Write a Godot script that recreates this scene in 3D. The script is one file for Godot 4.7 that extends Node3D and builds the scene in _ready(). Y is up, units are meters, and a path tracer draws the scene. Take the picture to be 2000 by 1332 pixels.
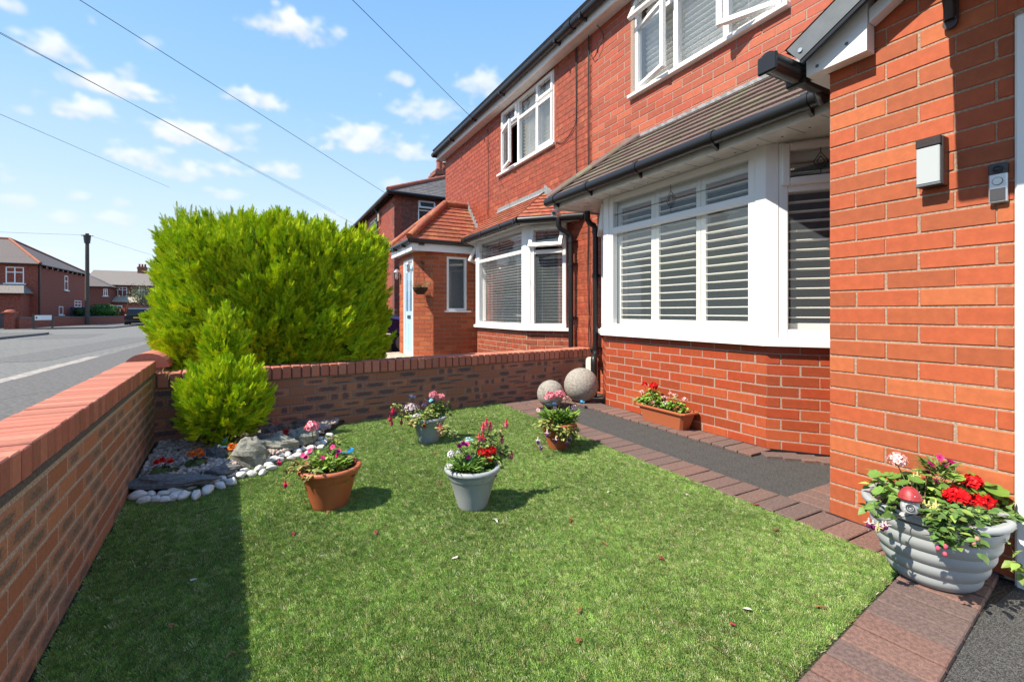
extends Node3D
# World: x grows from the street towards the houses, y is up, z = -d where d is the distance along the street.
const EYE := Vector3(0, 1.056, 0)
var rng := RandomNumberGenerator.new()
var M := {}
var T := {}
var brick_meshes := {}
var spots := {}

# ---------------------------------------------------------------- mesh builder
class MB:
	var v := PackedVector3Array()
	var n := PackedVector3Array()
	var c := PackedColorArray()
	var uv := PackedVector2Array()
	var col := Color.WHITE
	var tinted := false
	var mapped := false

	func tint(k: Color) -> void:
		col = k
		tinted = true

	func vert(p: Vector3, nn: Vector3, q := Vector2.ZERO) -> void:
		v.push_back(p); n.push_back(nn); c.push_back(col); uv.push_back(q)

	# a triangle whose flat normal is turned towards the hint
	func tri(a: Vector3, b: Vector3, d: Vector3, hint: Vector3) -> void:
		var f := (b - a).cross(d - a)
		if f.length_squared() < 1e-16:
			return
		f = f.normalized()
		if f.dot(hint) < 0.0:
			f = -f
			vert(a, f); vert(b, f); vert(d, f)
		else:
			vert(a, f); vert(d, f); vert(b, f)

	func quad(a: Vector3, b: Vector3, d: Vector3, e: Vector3, hint: Vector3) -> void:
		tri(a, b, d, hint)
		tri(a, d, e, hint)

	func smooth(a: Vector3, b: Vector3, d: Vector3, na: Vector3, nb: Vector3, nd: Vector3) -> void:
		if (b - a).cross(d - a).dot(na + nb + nd) < 0.0:
			vert(a, na); vert(b, nb); vert(d, nd)
		else:
			vert(a, na); vert(d, nd); vert(b, nb)

	func squad(a: Vector3, b: Vector3, d: Vector3, e: Vector3, na: Vector3, nb: Vector3, nd: Vector3, ne: Vector3) -> void:
		smooth(a, b, d, na, nb, nd)
		smooth(a, d, e, na, nd, ne)

	# box in the frame f, optionally with chamfered edges
	func box(f: Transform3D, u0: float, u1: float, v0: float, v1: float, w0: float, w1: float, b := 0.0) -> void:
		var ctr := Vector3((u0 + u1) / 2, (v0 + v1) / 2, (w0 + w1) / 2)
		var h := Vector3(absf(u1 - u0) / 2, absf(v1 - v0) / 2, absf(w1 - w0) / 2)
		b = minf(b, minf(h.x, minf(h.y, h.z)) * 0.9)
		for ax in 3:
			var a1 := (ax + 1) % 3
			var a2 := (ax + 2) % 3
			for s in [-1.0, 1.0]:
				var p: Array[Vector3] = []
				for k in [[-1, -1], [1, -1], [1, 1], [-1, 1]]:
					var q := Vector3.ZERO
					q[ax] = s * h[ax]
					q[a1] = k[0] * (h[a1] - b)
					q[a2] = k[1] * (h[a2] - b)
					p.append(f * (ctr + q))
				var nn := Vector3.ZERO
				nn[ax] = s
				quad(p[0], p[1], p[2], p[3], f.basis * nn)
		if b <= 0.0:
			return
		for ax in 3:
			var a1 := (ax + 1) % 3
			var a2 := (ax + 2) % 3
			for s1 in [-1.0, 1.0]:
				for s2 in [-1.0, 1.0]:
					var p: Array[Vector3] = []
					for k in [[-1, 0], [1, 0], [1, 1], [-1, 1]]:
						var q := Vector3.ZERO
						q[ax] = k[0] * (h[ax] - b)
						q[a1] = s1 * (h[a1] - (b if k[1] == 1 else 0.0))
						q[a2] = s2 * (h[a2] - (0.0 if k[1] == 1 else b))
						p.append(f * (ctr + q))
					var nn := Vector3.ZERO
					nn[a1] = s1
					nn[a2] = s2
					quad(p[0], p[1], p[2], p[3], f.basis * nn)
		for sx in [-1.0, 1.0]:
			for sy in [-1.0, 1.0]:
				for sz in [-1.0, 1.0]:
					var s := Vector3(sx, sy, sz)
					var p: Array[Vector3] = []
					for ax in 3:
						var q := Vector3(sx * (h.x - b), sy * (h.y - b), sz * (h.z - b))
						q[ax] = s[ax] * h[ax]
						p.append(f * (ctr + q))
					tri(p[0], p[1], p[2], f.basis * s)

	func prism(f: Transform3D, pts: PackedVector2Array, w0: float, w1: float) -> void:
		var idx := Geometry2D.triangulate_polygon(pts)
		for k in range(0, idx.size(), 3):
			for w in [w0, w1]:
				var nn := f.basis.z * (1.0 if w == maxf(w0, w1) else -1.0)
				tri(f * Vector3(pts[idx[k]].x, pts[idx[k]].y, w), f * Vector3(pts[idx[k + 1]].x, pts[idx[k + 1]].y, w), f * Vector3(pts[idx[k + 2]].x, pts[idx[k + 2]].y, w), nn)
		var m := Vector2.ZERO
		var ccw := not Geometry2D.is_polygon_clockwise(pts)
		for k in pts.size():
			var a := pts[k]
			var b := pts[(k + 1) % pts.size()]
			m = (b - a).orthogonal() * (-1.0 if ccw else 1.0)
			# orthogonal() turns anticlockwise, so the outside of an anticlockwise outline is the other way
			quad(f * Vector3(a.x, a.y, w0), f * Vector3(b.x, b.y, w0), f * Vector3(b.x, b.y, w1), f * Vector3(a.x, a.y, w1), f.basis * Vector3(m.x, m.y, 0))

	func tube(pts: Array, r: float, sides := 8, r2 := -1.0, caps := true) -> void:
		var cnt := pts.size()
		if r2 < 0.0:
			r2 = r
		var prev: Array[Vector3] = []
		var pn: Array[Vector3] = []
		var side := Vector3.ZERO
		for i in cnt:
			var p: Vector3 = pts[i]
			var dir: Vector3 = (pts[mini(i + 1, cnt - 1)] - pts[maxi(i - 1, 0)]).normalized()
			if i == 0:
				side = dir.cross(Vector3.UP if absf(dir.y) < 0.9 else Vector3.RIGHT).normalized()
			else:
				side = (side - dir * side.dot(dir)).normalized()
			var up := dir.cross(side)
			var rr := lerpf(r, r2, float(i) / maxf(1, cnt - 1))
			var ring: Array[Vector3] = []
			var rn: Array[Vector3] = []
			for k in sides:
				var a := TAU * k / sides
				var nn := side * cos(a) + up * sin(a)
				ring.append(p + nn * rr)
				rn.append(nn)
			if i > 0:
				for k in sides:
					var j := (k + 1) % sides
					squad(prev[k], prev[j], ring[j], ring[k], pn[k], pn[j], rn[j], rn[k])
			if caps and (i == 0 or i == cnt - 1):
				for k in sides:
					tri(p, ring[k], ring[(k + 1) % sides], -dir if i == 0 else dir)
			prev = ring
			pn = rn

	# profile of (radius, height) turned round the frame's y axis
	func lathe(f: Transform3D, prof: Array, sides := 32, crease := 0.75) -> void:
		var cnt := prof.size()
		var sn: Array[Vector2] = []
		for i in cnt - 1:
			var e: Vector2 = prof[i + 1] - prof[i]
			sn.append(Vector2(e.y, -e.x).normalized())
		for i in cnt - 1:
			var n0 := sn[i]
			var n1 := sn[i]
			if i > 0 and sn[i].dot(sn[i - 1]) > crease:
				n0 = (sn[i] + sn[i - 1]).normalized()
			if i < cnt - 2 and sn[i].dot(sn[i + 1]) > crease:
				n1 = (sn[i] + sn[i + 1]).normalized()
			var a: Vector2 = prof[i]
			var b: Vector2 = prof[i + 1]
			for k in sides:
				var t0 := TAU * k / sides
				var t1 := TAU * (k + 1) / sides
				var d0 := Vector3(cos(t0), 0, sin(t0))
				var d1 := Vector3(cos(t1), 0, sin(t1))
				squad(f * (d0 * a.x + Vector3.UP * a.y), f * (d1 * a.x + Vector3.UP * a.y), f * (d1 * b.x + Vector3.UP * b.y), f * (d0 * b.x + Vector3.UP * b.y),
					f.basis * (d0 * n0.x + Vector3.UP * n0.y), f.basis * (d1 * n0.x + Vector3.UP * n0.y), f.basis * (d1 * n1.x + Vector3.UP * n1.y), f.basis * (d0 * n1.x + Vector3.UP * n1.y))

	# a lump: a sphere pushed in and out by noise; flat faces when facet is set
	func lump(f: Transform3D, rad: Vector3, amount: float, freq: float, seed_: int, rings := 10, segs := 16, facet := false) -> void:
		var ns := FastNoiseLite.new()
		ns.seed = seed_
		ns.frequency = freq
		ns.fractal_octaves = 3
		var g: Array = []
		for i in rings + 1:
			var row: Array[Vector3] = []
			var la := PI * i / rings - PI / 2
			for k in segs:
				var lo := TAU * k / segs
				var d := Vector3(cos(la) * cos(lo), sin(la), cos(la) * sin(lo))
				row.append(f * (d * rad * (1.0 + amount * ns.get_noise_3dv(d * 10.0))))
			g.append(row)
		var ctr := f.origin
		if facet:
			for i in rings:
				for k in segs:
					var j := (k + 1) % segs
					var mid: Vector3 = (g[i][k] + g[i + 1][j]) / 2 - ctr
					tri(g[i][k], g[i][j], g[i + 1][j], mid)
					tri(g[i][k], g[i + 1][j], g[i + 1][k], mid)
			return
		var nr: Array = []
		for i in rings + 1:
			var row: Array[Vector3] = []
			for k in segs:
				var e1: Vector3 = g[i][(k + 1) % segs] - g[i][(k - 1 + segs) % segs]
				var e2: Vector3 = g[mini(i + 1, rings)][k] - g[maxi(i - 1, 0)][k]
				var q := e2.cross(e1)
				if i == 0 or i == rings or q.length_squared() < 1e-14:
					q = g[i][k] - ctr
				if q.dot(g[i][k] - ctr) < 0.0:
					q = -q
				row.append(q.normalized())
			nr.append(row)
		for i in rings:
			for k in segs:
				var j := (k + 1) % segs
				squad(g[i][k], g[i][j], g[i + 1][j], g[i + 1][k], nr[i][k], nr[i][j], nr[i + 1][j], nr[i + 1][k])

	# a thin curved leaf: base point, direction, face normal, length, width; profile of widths along it
	func leaf(o: Vector3, dir: Vector3, up: Vector3, length: float, width: float, prof: Array, bend := 0.0, fold := 0.0) -> void:
		dir = dir.normalized()
		var side := dir.cross(up).normalized()
		up = side.cross(dir).normalized()
		var cnt := prof.size()
		var pm := Vector3.ZERO
		var pl := Vector3.ZERO
		var pr := Vector3.ZERO
		for i in cnt:
			var t := float(i) / (cnt - 1)
			var m := o + dir * (length * t) + up * (-bend * t * t * length)
			var w: float = prof[i] * width / 2
			var l := m - side * w + up * (fold * w)
			var r := m + side * w + up * (fold * w)
			if i > 0:
				quad(pm, m, l, pl, up)
				quad(pm, pr, r, m, up)
			pm = m; pl = l; pr = r

	# a round lobed leaf or petal wheel in the plane across 'up'
	func rosette(o: Vector3, up: Vector3, r: float, lobes: int, depth: float, cup: float, turn := 0.0, steps := 3, notch := -1) -> void:
		up = up.normalized()
		var sx := up.cross(Vector3(0.3, 0.2, 0.93)).normalized()
		var sz := up.cross(sx)
		var cnt := lobes * steps
		var last := Vector3.ZERO
		for i in cnt + 1:
			var a := TAU * i / cnt + turn
			var k := absf(sin(PI * i / steps))
			var rr := r * (1.0 - depth * (1.0 - k))
			var p := o + (sx * cos(a) + sz * sin(a)) * rr + up * (cup * rr * (0.8 + 0.4 * k))
			if i > 0 and (notch < 0 or i % cnt != notch):
				tri(o, last, p, up)
			last = p

	func put(other: MB, f: Transform3D) -> void:
		for i in other.v.size():
			v.push_back(f * other.v[i])
			n.push_back((f.basis * other.n[i]).normalized())
			c.push_back(other.c[i] * col)
			uv.push_back(other.uv[i])
		if other.tinted:
			tinted = true

	func mesh() -> ArrayMesh:
		var a := []
		a.resize(Mesh.ARRAY_MAX)
		a[Mesh.ARRAY_VERTEX] = v
		a[Mesh.ARRAY_NORMAL] = n
		if tinted:
			a[Mesh.ARRAY_COLOR] = c
		if mapped:
			a[Mesh.ARRAY_TEX_UV] = uv
		var m := ArrayMesh.new()
		if v.size() > 0:
			m.add_surface_from_arrays(Mesh.PRIMITIVE_TRIANGLES, a)
		return m

# ---------------------------------------------------------------- places
func P(x: float, y: float, d: float) -> Vector3:
	return Vector3(x, y, -d)

# frame of an upright face that runs from (x0,d0) to (x1,d1); seen from outside its u axis runs rightwards
func face(x0: float, d0: float, x1: float, d1: float, y := 0.0) -> Transform3D:
	var u := (P(x1, 0, d1) - P(x0, 0, d0)).normalized()
	return Transform3D(Basis(u, Vector3.UP, u.cross(Vector3.UP)), P(x0, y, d0))

func facade(x: float, d: float, y := 0.0) -> Transform3D:
	return face(x, d, x, d - 1.0, y)

func flat(x: float, y: float, d: float, turn := 0.0) -> Transform3D:
	return Transform3D(Basis(Vector3.UP, turn), P(x, y, d))

# ---------------------------------------------------------------- nodes
func numbered(called: String) -> String:
	if not spots.has(called):
		spots[called] = 0
		return called
	spots[called] += 1
	return "%s_%03d" % [called, spots[called]]

func thing(called: String, label: String, category: String, at := Vector3.ZERO, group := "", kind := "") -> Node3D:
	var o := Node3D.new()
	o.name = numbered(called)
	add_child(o)
	o.position = at
	tag(o, label, category, group, kind)
	return o

func tag(o: Node, label: String, category: String, group := "", kind := "") -> void:
	if label != "":
		o.set_meta("label", label)
	if category != "":
		o.set_meta("category", category)
	if group != "":
		o.set_meta("group", group)
	if kind != "":
		o.set_meta("kind", kind)

func place(o: Node3D) -> Transform3D:
	var t := o.transform
	var p := o.get_parent()
	while p != self and p is Node3D:
		t = p.transform * t
		p = p.get_parent()
	return t

# a mesh written in world coordinates becomes a named child of its thing or part
func part(parent: Node3D, called: String, mb: MB, mat: Material, kind := "", label := "") -> MeshInstance3D:
	var o := MeshInstance3D.new()
	o.name = called
	o.mesh = mb.mesh()
	o.material_override = mat
	parent.add_child(o, true)
	o.transform = place(parent).affine_inverse()
	tag(o, label, "", "", kind)
	return o

func solo(called: String, mb: MB, mat: Material, label := "", category := "", group := "", kind := "") -> MeshInstance3D:
	var o := MeshInstance3D.new()
	o.name = numbered(called)
	o.mesh = mb.mesh()
	o.material_override = mat
	add_child(o)
	tag(o, label, category, group, kind)
	return o

func copy_of(parent: Node3D, called: String, mesh: Mesh, mat: Material, xf: Transform3D) -> MeshInstance3D:
	var o := MeshInstance3D.new()
	o.name = called
	o.mesh = mesh
	o.material_override = mat
	parent.add_child(o, true)
	o.transform = place(parent).affine_inverse() * xf
	return o

func many(parent: Node3D, called: String, mesh: Mesh, mat: Material, xfs: Array, cols: Array) -> MultiMeshInstance3D:
	var mm := MultiMesh.new()
	mm.transform_format = MultiMesh.TRANSFORM_3D
	mm.use_colors = true
	mm.mesh = mesh
	mm.instance_count = xfs.size()
	for i in xfs.size():
		mm.set_instance_transform(i, xfs[i])
		mm.set_instance_color(i, cols[i])
	var o := MultiMeshInstance3D.new()
	o.name = called if parent != self else numbered(called)
	o.multimesh = mm
	o.material_override = mat
	parent.add_child(o, true)
	if parent != self:
		o.transform = place(parent).affine_inverse()
	return o

# ---------------------------------------------------------------- textures and materials
func noise(seed_: int, freq: float, oct := 4, type := FastNoiseLite.TYPE_SIMPLEX_SMOOTH) -> FastNoiseLite:
	var f := FastNoiseLite.new()
	f.seed = seed_
	f.frequency = freq
	f.noise_type = type
	f.fractal_octaves = oct
	return f

func grey(f: FastNoiseLite, size := 512) -> Image:
	var im := f.get_seamless_image(size, size)
	im.convert(Image.FORMAT_L8)
	return im

# mixes two grey images into a tone texture between lo and hi
func tone(a: Image, b: Image, wa: float, wb: float, lo: float, hi: float) -> ImageTexture:
	var s := a.get_width()
	var da := a.get_data()
	var db := b.get_data()
	var out := PackedByteArray()
	out.resize(s * s)
	for i in s * s:
		var k := clampf((da[i] / 255.0 - 0.5) * wa + (db[i] / 255.0 - 0.5) * wb + 0.5, 0.0, 1.0)
		out[i] = int(255.0 * lerpf(lo, hi, k))
	var im := Image.create_from_data(s, s, false, Image.FORMAT_L8, out)
	im.convert(Image.FORMAT_RGB8)
	return ImageTexture.create_from_image(im)

func bumps(a: Image, strength: float) -> ImageTexture:
	var im: Image = a.duplicate()
	im.convert(Image.FORMAT_RGBA8)
	im.bump_map_to_normal_map(strength)
	return ImageTexture.create_from_image(im)

func mk(key: String, col: Color, rough: float, o := {}) -> StandardMaterial3D:
	var m := StandardMaterial3D.new()
	m.resource_name = key
	m.albedo_color = col.linear_to_srgb()
	m.roughness = rough
	m.metallic_specular = o.get("spec", 0.5)
	m.metallic = o.get("metal", 0.0)
	if o.has("tex"):
		m.albedo_texture = T[o.tex]
	if o.has("nrm"):
		m.normal_enabled = true
		m.normal_texture = T[o.nrm]
		m.normal_scale = o.get("ns", 1.0)
	if not o.get("uv", false):
		m.uv1_triplanar = true
		m.uv1_world_triplanar = true
		m.uv1_triplanar_sharpness = 4.0
	var s = o.get("scale", 1.0)
	m.uv1_scale = s if s is Vector3 else Vector3(s, s, s)
	if o.get("vc", false):
		m.vertex_color_use_as_albedo = true
	if o.has("back"):
		m.backlight_enabled = true
		m.backlight = o.back
	if o.get("two", false):
		m.cull_mode = BaseMaterial3D.CULL_DISABLED
	M[key] = m
	return m

func glass(key: String, tint: Color, alpha: float) -> void:
	var m := StandardMaterial3D.new()
	m.resource_name = key
	m.albedo_color = Color(tint.r, tint.g, tint.b, alpha)
	m.transparency = BaseMaterial3D.TRANSPARENCY_ALPHA
	m.roughness = 0.02
	m.metallic_specular = 0.6
	M[key] = m

# ---------------------------------------------------------------- brickwork
func brick_mesh(length: float, height: float, depth: float, bev: float) -> ArrayMesh:
	var k := Vector4i(roundi(length * 400), roundi(height * 1000), roundi(depth * 1000), roundi(bev * 10000))
	if not brick_meshes.has(k):
		var mb := MB.new()
		var l := k.x / 400.0
		mb.box(Transform3D.IDENTITY, -l / 2, l / 2, -height / 2, height / 2, -depth, 0, bev)
		mb.mapped = true
		for i in mb.v.size():
			mb.uv[i] = Vector2(mb.v[i].x / l + 0.5, 0.5 - mb.v[i].y / height)
		brick_meshes[k] = mb.mesh()
	return brick_meshes[k]

# lays courses on the face f; holes are Rect2(u, v, w, h); the nearest 'limit' bricks are parts, the rest one mass
func brickwork(parent: Node3D, f: Transform3D, length: float, height: float, o: Dictionary) -> void:
	var course: float = o.course
	var pitch: float = o.pitch
	var joint: float = o.get("joint", 0.01)
	var depth: float = o.get("depth", 0.05)
	var v0: float = o.get("v0", 0.0)
	var phase: float = o.get("phase", 0.0)
	var holes: Array = o.get("holes", [])
	var mats: Array = o.mats
	var limit: int = o.get("limit", 300)
	var r := RandomNumberGenerator.new()
	r.seed = o.get("seed", 7)
	var list: Array = []
	var rows := int(ceil((height - v0 - 0.02) / course))
	for row in rows:
		var va := v0 + row * course
		var vb := minf(va + course - joint, height)
		if vb - va < 0.02:
			continue
		var off := phase + (0.5 * pitch if row % 2 else 0.0)
		var k := -1
		while true:
			var a := off + (k) * pitch + r.randf_range(-0.003, 0.003)
			k += 1
			if a > length:
				break
			var spans := [Vector2(maxf(a, 0.0), minf(a + pitch - joint, length))]
			for h: Rect2 in holes:
				if h.position.y < (va + vb) / 2 and h.end.y > (va + vb) / 2:
					var nxt := []
					for s: Vector2 in spans:
						if s.y <= h.position.x or s.x >= h.end.x:
							nxt.append(s)
							continue
						if s.x < h.position.x:
							nxt.append(Vector2(s.x, h.position.x))
						if s.y > h.end.x:
							nxt.append(Vector2(h.end.x, s.y))
					spans = nxt
			for s: Vector2 in spans:
				if s.y - s.x > 0.025:
					var at := Vector3((s.x + s.y) / 2, (va + vb) / 2 + r.randf_range(-0.0012, 0.0012), r.randf_range(-0.0015, 0.001))
					list.append([f * at, at, s.y - s.x, vb - va])
	list.sort_custom(func(x, y): return x[0].distance_squared_to(EYE) < y[0].distance_squared_to(EYE))
	var rest := MB.new()
	for i in list.size():
		var b: Array = list[i]
		var m: Material = mats[r.randi() % mats.size()]
		var xf := f * Transform3D(Basis(Vector3.BACK, r.randf_range(-0.004, 0.004)), b[1])
		if i < limit:
			copy_of(parent, o.get("called", "brick"), brick_mesh(b[2], b[3], depth, o.get("bev", 0.003)), m, xf)
		else:
			var k := r.randf_range(0.82, 1.1)
			rest.tint(Color(k, k * r.randf_range(0.93, 1.0), k * r.randf_range(0.9, 1.0)))
			rest.box(xf, -b[2] / 2, b[2] / 2, -b[3] / 2, b[3] / 2, -depth, 0)
	if rest.v.size():
		part(parent, o.get("called", "brick") + "work", rest, o.get("mass", mats[0]), "stuff")

# ---------------------------------------------------------------- main
func _ready() -> void:
	rng.seed = 20240
	make_camera()
	make_light()
	make_textures()
	make_materials()
	ground()
	own_house()
	neighbour_house()
	next_house()
	garden_walls()
	paving()
	lawn()
	rockery()
	hedges()
	pots()
	street()
	small_things()

func make_camera() -> void:
	var cam := Camera3D.new()
	cam.name = "camera"
	add_child(cam)
	cam.position = EYE
	cam.rotation.y = -atan(480.0 / 889.0)
	# a 16 mm lens with the horizon shifted above the middle of the picture
	cam.set_frustum(0.05 * 1332.0 / 889.0, Vector2(0, -0.05 * 56.0 / 889.0), 0.05, 600.0)
	cam.current = true

# azimuth and elevation of a point of the photograph
func look(px: float, py: float) -> Vector2:
	var th := atan(480.0 / 889.0)
	var a := (px - 1000.0) / 889.0
	var b := (610.0 - py) / 889.0
	var x := a * cos(th) + sin(th)
	var d := -a * sin(th) + cos(th)
	return Vector2(atan2(x, d), atan2(b, sqrt(x * x + d * d)))

func make_light() -> void:
	var sun := DirectionalLight3D.new()
	sun.name = "sun"
	add_child(sun)
	sun.look_at_from_position(Vector3.ZERO, Vector3(0.80, -1.0, 0.03), Vector3.UP)
	sun.light_energy = 1.6
	sun.light_color = Color(1.0, 0.955, 0.88)
	sun.light_angular_distance = 0.5
	sun.shadow_enabled = true
	var env := Environment.new()
	env.background_mode = Environment.BG_SKY
	env.tonemap_mode = Environment.TONE_MAPPER_LINEAR
	env.tonemap_exposure = 1.75
	env.sdfgi_enabled = true
	env.ssao_enabled = true
	env.ssil_enabled = true
	var sky := Sky.new()
	var pan := PanoramaSkyMaterial.new()
	pan.panorama = sky_picture()
	sky.sky_material = pan
	env.sky = sky
	env.background_energy_multiplier = 0.90
	var we := WorldEnvironment.new()
	we.name = "world_environment"
	we.environment = env
	add_child(we)

func sky_picture() -> ImageTexture:
	var w := 2048
	var h := 1024
	var px := PackedFloat32Array()
	px.resize(w * h * 3)
	var stops := [[0.0, Color(0.64, 0.69, 0.74)], [0.10, Color(0.53, 0.63, 0.72)], [0.22, Color(0.40, 0.55, 0.71)], [0.40, Color(0.25, 0.44, 0.70)], [0.65, Color(0.16, 0.34, 0.66)], [1.6, Color(0.10, 0.25, 0.56)]]
	for j in h:
		var el := PI / 2 - (j + 0.5) / h * PI
		var c := Color(0.30, 0.29, 0.27)
		if el >= 0.0:
			for k in stops.size() - 1:
				if el >= stops[k][0] and el <= stops[k + 1][0]:
					c = stops[k][1].lerp(stops[k + 1][1], (el - stops[k][0]) / (stops[k + 1][0] - stops[k][0]))
		for i in w:
			var q := (j * w + i) * 3
			px[q] = c.r; px[q + 1] = c.g; px[q + 2] = c.b
	# small fair-weather clouds: where they stand in the photograph, and scattered alike over the rest of the sky
	var list := []
	for e in [[575, 58, 150, 56, 1.0], [110, 98, 110, 46, 0.9], [212, 168, 165, 40, 1.0], [168, 218, 140, 38, 1.0], [375, 262, 180, 52, 1.0], [285, 312, 130, 40, 0.85], [448, 335, 95, 34, 0.9],
		[500, 197, 105, 34, 0.95], [782, 156, 46, 22, 0.7], [838, 218, 125, 50, 0.75], [945, 172, 90, 62, 0.8], [715, 278, 160, 60, 0.95], [800, 300, 120, 36, 0.7], [548, 332, 70, 32, 0.8], [438, 380, 70, 22, 0.55],
		[20, 14, 60, 40, 0.8], [45, 400, 80, 26, 0.55], [148, 384, 56, 20, 0.6], [232, 398, 44, 18, 0.5], [122, 424, 70, 24, 0.5], [235, 430, 80, 24, 0.5], [45, 218, 40, 18, 0.6], [345, 338, 120, 28, 0.7],
		[60, 492, 120, 24, 0.4], [178, 40, 18, 16, 0.5], [290, 86, 50, 26, 0.35], [640, 430, 90, 26, 0.3], [770, 362, 60, 22, 0.5], [465, 262, 60, 36, 0.5], [250, 142, 36, 30, 0.6]]:
		var p := look(e[0], e[1])
		var l := look(e[0] - e[2] * 0.5, e[1])
		var r2 := look(e[0] + e[2] * 0.5, e[1])
		var u := look(e[0], e[1] - e[3] * 0.5)
		list.append([p.x, p.y, absf(r2.x - l.x) * 0.60, absf(u.y - p.y) * 1.25, e[4]])
	var r := RandomNumberGenerator.new()
	r.seed = 5
	for k in 110:
		var az := r.randf_range(-PI, PI)
		if az > -0.35 and az < 1.4:
			continue
		var el := r.randf_range(0.06, 0.75)
		list.append([az, el, r.randf_range(0.05, 0.11), r.randf_range(0.02, 0.04), r.randf_range(0.5, 1.0)])
	var n1 := noise(11, 7.0, 6, FastNoiseLite.TYPE_SIMPLEX)
	n1.fractal_gain = 0.55
	var n2 := noise(12, 2.4, 5, FastNoiseLite.TYPE_SIMPLEX)
	for e in list:
		var hw: float = e[2] * 1.7 + 0.02
		var hh: float = e[3] * 2.1 + 0.012
		var i0 := int(floor((e[0] - hw) / TAU * w))
		var i1 := int(ceil((e[0] + hw) / TAU * w))
		var j0 := clampi(int((0.5 - (e[1] + hh) / PI) * h), 0, h - 1)
		var j1 := clampi(int((0.5 - (e[1] - hh) / PI) * h), 0, h / 2 - 2)
		for j in range(j0, j1 + 1):
			var el := PI / 2 - (j + 0.5) / h * PI
			for i in range(i0, i1 + 1):
				var az := (i + 0.5) / w * TAU
				var d := Vector3(sin(az) * cos(el), sin(el) * 1.6, cos(az) * cos(el))
				var wob := n1.get_noise_3dv(d * 2.2)
				var big := n2.get_noise_3dv(d * 3.0)
				var dx: float = (az - e[0]) / e[2]
				var dy: float = (el - e[1]) / e[3]
				# flatter below, heaped above
				dx += 0.55 * n2.get_noise_3dv(d * 9.0)
				dy += 0.60 * n2.get_noise_3dv(d * 9.0 + Vector3(7, 3, 1))
				if dy < 0.0:
					dy *= 1.5
				var k := 1.0 - (dx * dx + dy * dy) + 0.05 + wob * 1.15 + big * 0.3
				var al: float = clampf(smoothstep(-0.4, 1.4, k), 0.0, 1.0) * e[4] * 0.9
				if al > 0.0:
					var q := (j * w + posmod(i, w)) * 3
					var lit := 0.90 + 0.10 * clampf(dy + wob, -1.0, 1.0)
					px[q] = lerpf(px[q], 0.71 * lit, al)
					px[q + 1] = lerpf(px[q + 1], 0.72 * lit, al)
					px[q + 2] = lerpf(px[q + 2], 0.74 * lit, al)
	var im := Image.create_from_data(w, h, false, Image.FORMAT_RGBF, px.to_byte_array())
	return ImageTexture.create_from_image(im)

func make_textures() -> void:
	var coarse := grey(noise(1, 0.012, 5))
	var mid := grey(noise(2, 0.035, 4))
	var fine := grey(noise(3, 0.16, 3))
	var cells := noise(4, 0.11, 1, FastNoiseLite.TYPE_CELLULAR)
	cells.cellular_return_type = FastNoiseLite.RETURN_CELL_VALUE
	cells.fractal_type = FastNoiseLite.FRACTAL_NONE
	var stones := grey(cells)
	T.mottle = tone(coarse, fine, 0.9, 0.5, 0.66, 1.0)
	T.soft = tone(coarse, mid, 0.9, 0.4, 0.89, 1.0)
	T.grain = tone(mid, fine, 0.8, 0.8, 0.62, 1.0)
	T.speckle = tone(stones, fine, 1.1, 0.9, 0.30, 1.0)
	T.road = tone(coarse, fine, 1.1, 0.55, 0.72, 1.0)
	T.fine_n = bumps(fine, 2.0)
	T.mid_n = bumps(mid, 4.0)
	T.stone_n = bumps(stones, 3.0)
	T.coarse_n = bumps(coarse, 5.0)
	# wood grain for old poles and mulch
	var st := noise(8, 0.02, 4)
	T.soil = tone(mid, stones, 1.0, 0.9, 0.25, 1.0)
	T.streak = tone(grey(st), mid, 1.2, 0.4, 0.6, 1.0)
	# brick faces fired dark in patches
	for k in 8:
		T["fired%d" % k] = fired(k, Color(0.38, 0.15, 0.088), Color(0.06, 0.06, 0.075))
	for k in 6:
		T["street%d" % k] = fired([4, 1, 0, 5, 0, 6][k] + 20, [Color(0.36, 0.17, 0.10), Color(0.40, 0.17, 0.09), Color(0.46, 0.18, 0.09), Color(0.33, 0.17, 0.11), Color(0.38, 0.14, 0.07), Color(0.42, 0.19, 0.11)][k], Color(0.11, 0.10, 0.09))

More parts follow.
